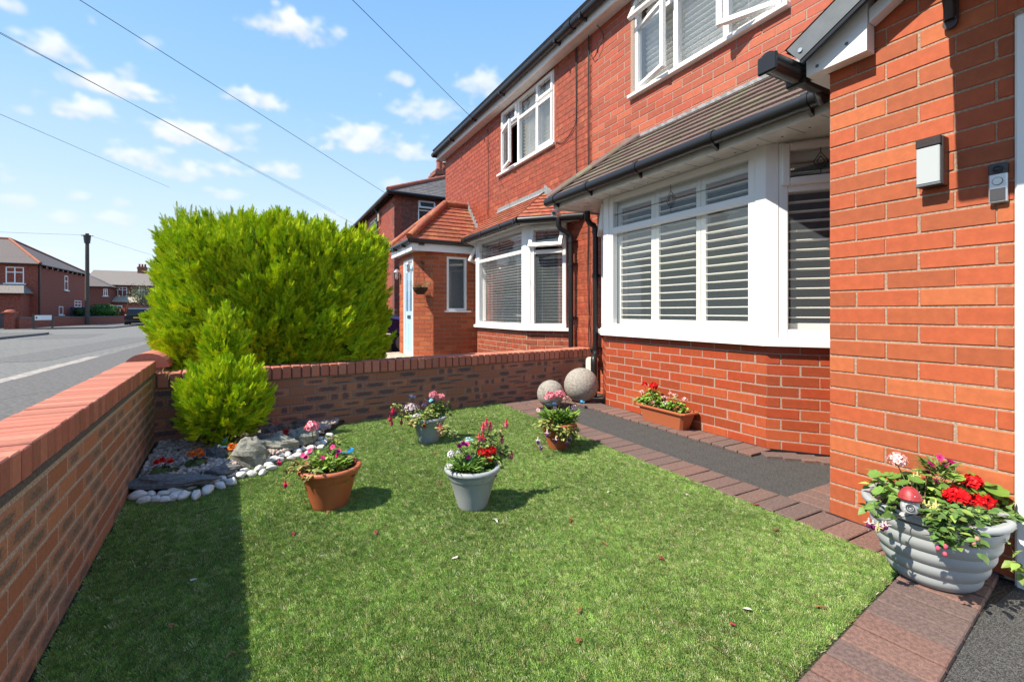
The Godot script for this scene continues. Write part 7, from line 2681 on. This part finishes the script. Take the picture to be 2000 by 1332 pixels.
func opposite_side() -> void:
	# houses and a garden hedge over the road: the bay windows mirror them
	var k := 0
	for dd in [-7.0, 5.5, 18.0]:
		var h := thing("mirrored_house", ["brick semi facing the garden from over the road", "brick semi with hedge over the road facing the bay", "brick semi over the road facing the blue-door porch"][k], "house", P(-19, 0, dd))
		var mb := MB.new()
		mb.box(Transform3D.IDENTITY, -26, -19, -0.1, 5.0, -dd - 8.5, -dd)
		part(h, "wall", mb, M.far_wall)
		var roof := hip_roof(h, [P(-18.7, 5.0, dd - 0.3), P(-18.7, 5.0, dd + 8.8), P(-26.3, 5.0, dd + 8.8), P(-26.3, 5.0, dd - 0.3)], P(-22.5, 7.6, dd + 4.0), P(-22.6, 7.6, dd + 4.5), "far_roof")
		chimney(roof, P(-22.5, 7.2, dd + 4.2), 0.9, 1.2, 2)
		var f := face(-19, dd, -19, dd + 8.5)
		for u in [1.2, 5.4]:
			far_window(h, f, u, u + 1.8, 3.5, 4.7, 3, [0.7])
			far_window(h, f, u, u + 1.8, 0.9, 2.3, 3, [0.7])
		k += 1
	shrub("garden_hedge", "long green garden hedge over the road facing the bay", P(-14.0, 0.0, 9.0), Vector3(0.7, 0.95, 5.5), Color(0.06, 0.13, 0.025), 4200, 8, "hedge")
	shrub("garden_hedge", "short green garden hedge over the road beside the brick semi", P(-14.0, 0.0, -2.0), Vector3(0.7, 0.85, 3.5), Color(0.06, 0.12, 0.025), 2600, 9, "hedge")

func loft(mb: MB, f: Transform3D, st: Array) -> void:
	# stations of [x, then (y, half width) pairs from sill to roof]
	for i in st.size() - 1:
		var a: Array = st[i]
		var b: Array = st[i + 1]
		for s in [-1.0, 1.0]:
			for k in range(1, a.size() - 2, 2):
				var p0 := f * Vector3(a[0], a[k], s * a[k + 1])
				var p1 := f * Vector3(b[0], b[k], s * b[k + 1])
				var p2 := f * Vector3(b[0], b[k + 2], s * b[k + 3])
				var p3 := f * Vector3(a[0], a[k + 2], s * a[k + 3])
				mb.quad(p0, p1, p2, p3, f.basis * Vector3(0, 0.2, s))
		var n := a.size()
		mb.quad(f * Vector3(a[0], a[n - 2], a[n - 1]), f * Vector3(b[0], b[n - 2], b[n - 1]), f * Vector3(b[0], b[n - 2], -b[n - 1]), f * Vector3(a[0], a[n - 2], -a[n - 1]), Vector3.UP)
		mb.quad(f * Vector3(a[0], a[1], a[2]), f * Vector3(b[0], b[1], b[2]), f * Vector3(b[0], b[1], -b[2]), f * Vector3(a[0], a[1], -a[2]), Vector3.DOWN)
	for e in [[st[0], -1.0], [st[st.size() - 1], 1.0]]:
		var a: Array = e[0]
		for k in range(1, a.size() - 2, 2):
			mb.quad(f * Vector3(a[0], a[k], a[k + 1]), f * Vector3(a[0], a[k], -a[k + 1]), f * Vector3(a[0], a[k + 2], -a[k + 3]), f * Vector3(a[0], a[k + 2], a[k + 3]), f.basis * Vector3(e[1], 0, 0))

func car(label: String, at: Vector3, turn: float, paint: String) -> void:
	var o := thing("parked_car", label, "car", at, "parked cars")
	var f := Transform3D(Basis(Vector3.UP, turn), at)
	var mb := MB.new()
	loft(mb, f, [[-2.12, 0.42, 0.72, 0.62, 0.80, 0.88, 0.78, 0.95, 0.70], [-2.02, 0.26, 0.80, 0.62, 0.89, 0.95, 0.87, 1.02, 0.80], [-1.3, 0.22, 0.84, 0.62, 0.92, 0.98, 0.90, 1.04, 0.84], [0.0, 0.22, 0.84, 0.62, 0.92, 0.97, 0.90, 1.02, 0.84],
		[0.9, 0.22, 0.84, 0.62, 0.92, 0.95, 0.89, 1.02, 0.80], [1.7, 0.24, 0.82, 0.60, 0.89, 0.84, 0.84, 0.92, 0.74], [2.08, 0.30, 0.70, 0.55, 0.78, 0.70, 0.72, 0.78, 0.62]])
	part(o, "body", mb, M[paint])
	mb = MB.new()
	loft(mb, f, [[-1.98, 1.00, 0.80, 1.03, 0.78], [-1.72, 1.00, 0.84, 1.46, 0.66], [-1.2, 1.00, 0.86, 1.54, 0.66], [0.0, 1.00, 0.86, 1.56, 0.66], [0.45, 1.00, 0.85, 1.46, 0.66], [1.12, 0.99, 0.80, 1.01, 0.78]])
	part(o, "cabin", mb, M[paint])
	var win := func(pts: Array, called: String):
		var g := MB.new()
		var n: Vector3 = (pts[1] - pts[0]).cross(pts[2] - pts[0]).normalized()
		if (f.basis * n).dot(f.basis * (pts[0] - Vector3(0, 1.0, 0))) < 0.0:
			n = -n
		var q := []
		for p in pts:
			q.append(f * (p + n * 0.012))
		g.quad(q[0], q[1], q[2], q[3], f.basis * n)
		part(o, called, g, M.car_glass)
	win.call([Vector3(-1.93, 1.07, 0.70), Vector3(-1.93, 1.07, -0.70), Vector3(-1.74, 1.42, -0.60), Vector3(-1.74, 1.42, 0.60)], "rear_window")
	win.call([Vector3(1.05, 1.04, 0.70), Vector3(1.05, 1.04, -0.70), Vector3(0.50, 1.42, -0.60), Vector3(0.50, 1.42, 0.60)], "windscreen")
	for s in [-1.0, 1.0]:
		win.call([Vector3(-1.6, 1.06, s * 0.835), Vector3(-0.4, 1.06, s * 0.842), Vector3(-0.4, 1.47, s * 0.70), Vector3(-1.35, 1.45, s * 0.705)], "side_window")
		win.call([Vector3(-0.3, 1.06, s * 0.842), Vector3(0.85, 1.04, s * 0.825), Vector3(0.35, 1.43, s * 0.705), Vector3(-0.3, 1.48, s * 0.70)], "side_window")
		for x in [-1.3, 1.32]:
			mb = MB.new()
			mb.lathe(f * Transform3D(Basis(Vector3.RIGHT, s * PI / 2), Vector3(x, 0.32, s * 0.72)), [Vector2(0, 0.19), Vector2(0.2, 0.19), Vector2(0.21, 0.205), Vector2(0.29, 0.205), Vector2(0.32, 0.18), Vector2(0.32, 0.0)], 22)
			var w := part(o, "wheel", mb, M.tyre)
			mb = MB.new()
			mb.lathe(f * Transform3D(Basis(Vector3.RIGHT, s * PI / 2), Vector3(x, 0.32, s * 0.722)), [Vector2(0, 0.20), Vector2(0.06, 0.205), Vector2(0.09, 0.192), Vector2(0.19, 0.192), Vector2(0.21, 0.206)], 22)
			part(w, "rim", mb, M.alloy)
		mb = MB.new()
		mb.box(f, -2.07, -1.93, 0.78, 0.94, s * 0.62, s * 0.86, 0.02)
		part(o, "tail_lamp", mb, M.lamp_red)
		mb = MB.new()
		mb.box(f, 1.86, 2.0, 0.62, 0.76, s * 0.48, s * 0.76, 0.02)
		part(o, "headlamp", mb, M.lamp_diffuser)
		mb = MB.new()
		mb.box(f, 0.62, 0.76, 1.0, 1.14, s * 0.88, s * 1.03, 0.03)
		part(o, "door_mirror", mb, M[paint])
	mb = MB.new()
	mb.box(f, -2.145, -2.125, 0.66, 0.77, -0.26, 0.26)
	part(o, "number_plate", mb, M.plate_yellow)
	mb = MB.new()
	mb.box(f, -2.16, -2.0, 0.34, 0.52, -0.80, 0.80, 0.03)
	part(o, "bumper", mb, M.gutter_black)

func street_furniture() -> void:
	car("dark car parked at the kerb before the distant houses", P(-10.2, -0.12, 52.6), PI / 2 + 0.12, "car_dark")
	car("purple car parked on the drive behind the blue-door porch", P(1.75, -0.03, 12.4), 0.0, "car_purple")
	# wooden telephone pole
	var p := thing("telephone_pole", "tall wooden telephone pole by the brick corner wall", "pole", P(-13.72, 0, 52.3))
	var mb := MB.new()
	mb.tube([P(-13.72, -0.1, 52.3), P(-13.72, 7.9, 52.3)], 0.17, 12, 0.13)
	part(p, "shaft", mb, M.pole_wood)
	mb = MB.new()
	mb.tube([P(-13.72, 7.05, 52.3), P(-13.72, 7.35, 52.3), P(-13.72, 7.75, 52.3)], 0.20, 12, 0.27)
	part(p, "cap", mb, M.gutter_black)
	for s in [-1.0, 1.0]:
		mb = MB.new()
		mb.tube([P(-13.72, 7.65, 52.3), P(-13.72 + s * 0.42, 7.72, 52.3 - s * 0.1)], 0.035, 6)
		part(p, "insulator", mb, M.gutter_black)
	# street name plate on two posts; its lettering is too small to read from here
	var line := face(-15.35 + 0.16, 44.1, -14.0 + 0.16, 52.4)
	var s := thing("street_sign", "white street name plate on two short posts before the low wall", "sign", line * Vector3(3.0, 0, 0))
	var a := on_ground(64, 641.5, -0.03)
	var b := on_ground(101, 640, -0.03)
	var f := face(a.x, -a.z, b.x, -b.z)
	var ln := a.distance_to(b)
	for u in [0.0, ln]:
		mb = MB.new()
		mb.box(f, u - 0.05, u + 0.05, -0.05, 0.92, -0.04, 0.04)
		part(s, "post", mb, M.gutter_black)
	mb = MB.new()
	mb.box(f, 0.06, ln - 0.06, 0.52, 0.85, -0.02, 0.015, 0.008)
	part(s, "plate", mb, M.sign_white)
	mb = MB.new()
	mb.prism(f, PackedVector2Array([Vector2(0.14, 0.72), Vector2(0.18, 0.62), Vector2(0.26, 0.62), Vector2(0.30, 0.72), Vector2(0.22, 0.77)]), 0.0152, 0.018)
	part(s, "emblem", mb, M.print)
	# shrub and wall before the distant houses
	var q := on_ground(197, 634, -0.02)
	shrub("round_shrub", "round clipped green shrub behind the low wall", P(-14.1, 0.55, 58.0), Vector3(1.25, 0.62, 0.9), Color(0.05, 0.14, 0.02), 1500, 4)
	var w := thing("garage_wall", "plain red brick wall beside the parked dark car", "wall", P(-12.7, 0, 61))
	mb = MB.new()
	band(mb, [Vector2(-12.75, 60.0), Vector2(-11.5, 66.0)], -0.1, 1.75, 0.0, 0.22)
	band(mb, [Vector2(-16.5, 62.5), Vector2(-12.9, 61.0)], -0.1, 1.55, 0.0, 0.22)
	part(w, "brickwork", mb, M.far_wall, "stuff")
	var t := thing("pale_tree", "small pale grey-green tree behind the parked dark car", "tree", P(-13.4, 0, 66))
	var r := RandomNumberGenerator.new()
	r.seed = 77
	mb = MB.new()
	var c := on_d(276, 583, 66)
	mb.tube([P(c.x, -0.1, 66), c], 0.08, 7, 0.04)
	for k in 6:
		var e := c + Vector3(r.randfn() * 0.8, r.randf_range(0.2, 1.3), r.randfn() * 0.8)
		mb.tube([P(c.x, c.y - 0.8, 66), e], 0.03, 5, 0.01)
	part(t, "trunk", mb, M.bark)
	mb = MB.new()
	for k in 1500:
		var d := Vector3(r.randfn(), r.randfn() * 0.9, r.randfn()) * 0.62
		mb.tint(Color(0.15, 0.19, 0.11) * r.randf_range(0.5, 1.6))
		mb.leaf(c + d + Vector3.UP * 0.3, Vector3(r.randfn(), r.randfn(), r.randfn()), Vector3.UP + Vector3(r.randfn(), 0, r.randfn()), 0.16, 0.07, [0.3, 1.0, 0.2])
	part(t, "crown", mb, M.leaf, "stuff")
	# low cream-topped wall on next door's drive
	w = thing("step_wall", "low brick step with cream stone slab beside the blue-door porch", "wall", P(1.9, 0, 10.2))
	mb = MB.new()
	mb.box(Transform3D.IDENTITY, 1.55, 2.45, -0.03, 0.50, -10.6, -10.2)
	part(w, "brickwork", mb, M.fired_mass, "stuff")
	mb = MB.new()
	mb.box(Transform3D.IDENTITY, 1.45, 2.5, 0.50, 0.57, -10.7, -10.1, 0.01)
	part(w, "slab", mb, M.cream_stone)

# cables strung from a pole over the road behind the photographer
func wires() -> void:
	var top := Vector3(-21.0, 8.0, 10.3)
	var p := thing("telephone_pole", "wooden telephone pole over the road carrying the overhead cables", "pole", Vector3(-21, 0, 10.3))
	var mb := MB.new()
	mb.tube([Vector3(-21, -0.1, 10.3), Vector3(-21, 8.1, 10.3)], 0.16, 10, 0.12)
	part(p, "shaft", mb, M.pole_wood)
	var ends := [[on_x(918, 226, 3.52), "overhead cable ending at the eaves of the painted house", 0.0045], [on_x(752, 377, 3.55), "overhead cable ending at the eaves of the slate house", 0.0055], [on_x(655, 414, 3.6), "overhead cable running to houses further along", 0.006], [on_x(690, 437, 3.6), "thin overhead cable running to houses further along", 0.0045],
		[on_d(330, 366, 60.0), "low overhead cable towards the far end of the street", 0.012]]
	var starts := [top, top, top, top + Vector3(0.1, 0.25, 0.0), top + Vector3(0, -0.1, 0)]
	for k in ends.size():
		var e: Vector3 = ends[k][0]
		if k == 0:
			e = P(3.53, 4.90, -e.z)
		var s: Vector3 = starts[k]
		# keeps to the sight line measured in the photograph: a taut cable with almost no sag
		var pts := []
		for i in 25:
			var t := i / 24.0
			pts.append(s.lerp(e, t))
		mb = MB.new()
		mb.tube(pts, ends[k][2], 6)
		solo("overhead_cable", mb, M.cable, ends[k][1], "cable", "overhead cables")
	for e in [[Vector3(-60, 7.6, -50), P(-13.9, 7.75, 52.3), "overhead cable leading to the tall pole by the corner house"], [P(-13.5, 7.72, 52.3), P(3.6, 6.0, 110.0), "overhead cable leaving the tall pole down the street"]]:
		mb = MB.new()
		var pts := []
		for i in 17:
			var t := i / 16.0
			pts.append(e[0].lerp(e[1], t) + Vector3.DOWN * (0.5 * 4 * t * (1 - t)))
		mb.tube(pts, 0.010, 5)
		solo("overhead_cable", mb, M.cable, e[2], "cable", "overhead cables")

# ---------------------------------------------------------------- small things on the walls and the path
func small_things() -> void:
	for e in [[3.25, 4.31, 0.2, "large round concrete ball on the path by the downpipe"], [2.775, 4.237, 0.15, "small round concrete ball beside the larger ball"]]:
		var mb := MB.new()
		mb.lump(Transform3D(Basis(Vector3(1, 0.3, 0.2).normalized(), 0.7), P(e[0], e[2] + 0.004, e[1])), Vector3.ONE * e[2], 0.006, 0.1, 3, 28, 44)
		solo("stone_ball", mb, M.ball_stone, e[3], "ball", "concrete balls on the path")
	wall_lamp()
	doorbell()
	pipes()
	hanging_basket()

func wall_lamp() -> void:
	var o := thing("wall_lamp", "slim wall lamp with white diffuser and dark frame on porch", "lamp", P(2.55, 1.6, 0.86))
	var f := facade(2.58, 0.915)
	var mb := MB.new()
	mb.box(f, 0.004, 0.088, 1.60, 1.808, 0.0, 0.052, 0.003)
	part(o, "frame", mb, M.lamp_dark)
	mb = MB.new()
	mb.box(f, -0.002, 0.078, 1.614, 1.772, 0.018, 0.060, 0.003)
	part(o, "diffuser", mb, M.lamp_diffuser)
	mb = MB.new()
	mb.box(f, -0.004, 0.082, 1.773, 1.812, 0.014, 0.063, 0.003)
	part(o, "cap", mb, M.lamp_dark)
	mb = MB.new()
	mb.box(f, -0.004, 0.082, 1.603, 1.613, 0.014, 0.062, 0.002)
	part(o, "foot", mb, M.grey_board)

func doorbell() -> void:
	var o := thing("doorbell", "video doorbell with black camera head and silver button on porch", "doorbell", P(2.56, 1.49, 0.67))
	var f := facade(2.58, 0.700)
	var mb := MB.new()
	mb.box(f, 0.0, 0.054, 1.492, 1.648, 0.0, 0.022, 0.004)
	part(o, "housing", mb, M.silver)
	mb = MB.new()
	mb.box(f, -0.0005, 0.0545, 1.602, 1.6485, 0.002, 0.0235, 0.004)
	var top := part(o, "camera_head", mb, M.print)
	mb = MB.new()
	var lens := f * Transform3D(Basis(Vector3.RIGHT, PI / 2), Vector3(0.027, 1.624, 0.0235))
	mb.lathe(lens, [Vector2(0.016, 0.0), Vector2(0.015, 0.004), Vector2(0.011, 0.004), Vector2(0.009, 0.001), Vector2(0.005, 0.002), Vector2(0, 0.003)], 24)
	part(top, "lens", mb, M.gutter_black)
	mb = MB.new()
	var btn := f * Transform3D(Basis(Vector3.RIGHT, PI / 2), Vector3(0.027, 1.577, 0.022))
	mb.lathe(btn, [Vector2(0.0155, 0.0), Vector2(0.0155, 0.003), Vector2(0.0125, 0.0035), Vector2(0.012, 0.002), Vector2(0, 0.0025)], 24)
	part(o, "button", mb, M.plastic_white)
	mb = MB.new()
	mb.lathe(btn, [Vector2(0.0158, 0.002), Vector2(0.0158, 0.0032), Vector2(0.0140, 0.0034)], 24)
	part(o, "button_ring", mb, M.grey_board)
	mb = MB.new()
	mb.box(f, 0.005, 0.049, 1.499, 1.548, 0.0222, 0.0238, 0.0006)
	part(o, "motion_sensor", mb, M.print)

func pipes() -> void:
	# downpipe of the bay gutter, with two bends at the foot
	var o := thing("downpipe", "black downpipe from the shuttered bay gutter to the ground", "downpipe", P(3.7, 0, 4.62), "black downpipes")
	var mb := MB.new()
	mb.tube([P(3.58, 2.335, 4.62), P(3.58, 2.24, 4.62), P(3.62, 2.19, 4.625), P(3.70, 2.17, 4.64), P(3.73, 2.12, 4.645), P(3.73, 0.60, 4.645)], 0.036, 14)
	part(o, "pipe", mb, M.pipe_black)
	mb = MB.new()
	mb.tube([P(3.73, 0.61, 4.645), P(3.73, 0.53, 4.640), P(3.705, 0.50, 4.62), P(3.64, 0.49, 4.555), P(3.615, 0.465, 4.53), P(3.61, 0.40, 4.525), P(3.61, 0.0, 4.525)], 0.040, 14)
	part(o, "foot_bend", mb, M.pipe_black)
	for y in [2.12, 1.55, 0.62]:
		mb = MB.new()
		mb.tube([P(3.73, y, 4.645), P(3.73, y - 0.05, 4.645)], 0.043, 14)
		mb.box(Transform3D.IDENTITY, 3.74, 3.80, y - 0.035, y - 0.015, -4.70, -4.59)
		part(o, "collar", mb, M.pipe_black)
	# downpipe of the painted house's bay
	o = thing("downpipe", "black downpipe beside the clay-tiled bay of the painted house", "downpipe", P(3.72, 0, 5.17), "black downpipes")
	mb = MB.new()
	mb.tube([P(3.55, 2.36, 5.22), P(3.55, 2.25, 5.22), P(3.58, 2.21, 5.215), P(3.70, 2.13, 5.17), P(3.72, 2.08, 5.165), P(3.72, 0.02, 5.165)], 0.036, 14)
	part(o, "pipe", mb, M.pipe_black)
	for y in [2.07, 1.75, 1.0]:
		mb = MB.new()
		mb.tube([P(3.72, y, 5.165), P(3.72, y - 0.05, 5.165)], 0.043, 14)
		mb.box(Transform3D.IDENTITY, 3.73, 3.80, y - 0.03, y - 0.015, -5.22, -5.11)
		part(o, "collar", mb, M.pipe_black)
	# small grey meter box
	var m := thing("meter_box", "small grey utility box with rounded top beside the downpipe", "box", P(3.70, 0.2, 4.66))
	mb = MB.new()
	var pts := PackedVector2Array([Vector2(-0.06, 0.20), Vector2(0.06, 0.20)])
	for k in 9:
		pts.append(Vector2(0.06 * cos(PI * k / 8), 0.42 + 0.06 * sin(PI * k / 8)))
	mb.prism(facade(3.66, 4.695), pts, -0.10, 0.0)
	part(m, "case", mb, M.soffit_white)
	# camera under the eave corner
	var c := thing("security_camera", "small silver security camera under the bay eave corner", "camera", P(3.2, 2.25, 4.72))
	mb = MB.new()
	mb.tube([P(3.22, 2.28, 4.74), P(3.10, 2.265, 4.66)], 0.034, 16)
	part(c, "case", mb, M.silver)
	mb = MB.new()
	mb.tube([P(3.10, 2.265, 4.66), P(3.096, 2.2645, 4.657)], 0.024, 14)
	part(c, "lens", mb, M.print)
	mb = MB.new()
	mb.tube([P(3.19, 2.29, 4.72), P(3.21, 2.335, 4.72)], 0.02, 10)
	part(c, "mount", mb, M.silver)
	# cables down the wall where the houses meet
	var list := [
		[[P(3.79, 4.74, 5.13), P(3.785, 4.0, 5.13), P(3.785, 3.3, 5.14), P(3.785, 2.9, 5.12)], "thin black cable down the painted wall by the window"],
		[[P(3.785, 4.74, 4.86), P(3.785, 3.6, 4.87), P(3.785, 2.6, 4.86), P(3.782, 1.5, 4.87), P(3.78, 0.55, 4.80)], "black cable down the joint between the two houses"],
		[[P(3.775, 4.74, 4.84), P(3.775, 3.2, 4.83), P(3.775, 2.0, 4.85), P(3.772, 1.2, 4.82), P(3.77, 0.7, 4.84), P(3.76, 0.45, 4.74)], "thicker black cable beside the joint cable"],
		[[P(3.785, 4.62, 8.05), P(3.785, 4.5, 8.0), P(3.785, 3.6, 7.98), P(3.785, 2.9, 8.0)], "cable down the painted wall below the eaves bracket"],
		[[P(3.785, 3.60, 5.66), P(3.785, 3.52, 5.45), P(3.785, 3.62, 5.22), P(3.785, 3.78, 5.14), P(3.785, 4.7, 5.15)], "looping cable from the painted house window sill"],
		[[P(3.70, 4.86, 4.70), P(3.78, 4.60, 4.55), P(3.76, 4.45, 4.62), P(3.77, 4.38, 4.74), P(3.785, 4.5, 4.82)], "loose loop of cable below the eaves"]]
	for e in list:
		mb = MB.new()
		var cv := Curve3D.new()
		for i in e[0].size():
			var a: Vector3 = e[0][maxi(i - 1, 0)]
			var b: Vector3 = e[0][mini(i + 1, e[0].size() - 1)]
			var t: Vector3 = (b - a) * 0.16
			cv.add_point(e[0][i], -t, t)
		cv.bake_interval = 0.08
		mb.tube(Array(cv.get_baked_points()), 0.0055, 6)
		solo("wall_cable", mb, M.cable, e[1], "cable", "cables on the house walls")

func hanging_basket() -> void:
	var sp := face(2.5, 8.63, 2.82, 8.40)
	var c := sp * Vector3(0.20, 1.52, 0.20)
	var o := thing("hanging_basket", "brown hanging basket of dried plants on the porch corner", "basket", c)
	var mb := MB.new()
	mb.lathe(Transform3D(Basis.IDENTITY, c), [Vector2(0, -0.13), Vector2(0.07, -0.12), Vector2(0.125, -0.06), Vector2(0.145, 0.0), Vector2(0.13, 0.0), Vector2(0, -0.02)], 18)
	part(o, "bowl", mb, M.basket)
	var r := RandomNumberGenerator.new()
	r.seed = 88
	mb = MB.new()
	for k in 150:
		mb.tint(Color(0.24, 0.15, 0.07) * r.randf_range(0.5, 1.4))
		var a := r.randf() * TAU
		mb.leaf(c + Vector3(cos(a), 0, sin(a)) * 0.11 * sqrt(r.randf()), Vector3(cos(a) * 0.7, r.randf_range(0.1, 2.0), sin(a) * 0.7), Vector3.UP + Vector3(0.1, 0, 0.3), r.randf_range(0.05, 0.2), 0.007, [1, 0.8, 0.2], 0.3)
	part(o, "dried_stalks", mb, M.leaf, "stuff")
	for k in 3:
		mb = MB.new()
		var a := TAU * k / 3
		mb.tube([c + Vector3(cos(a), 0, sin(a)) * 0.13, c + Vector3.UP * 0.48], 0.003, 4)
		part(o, "chain", mb, M.cable)
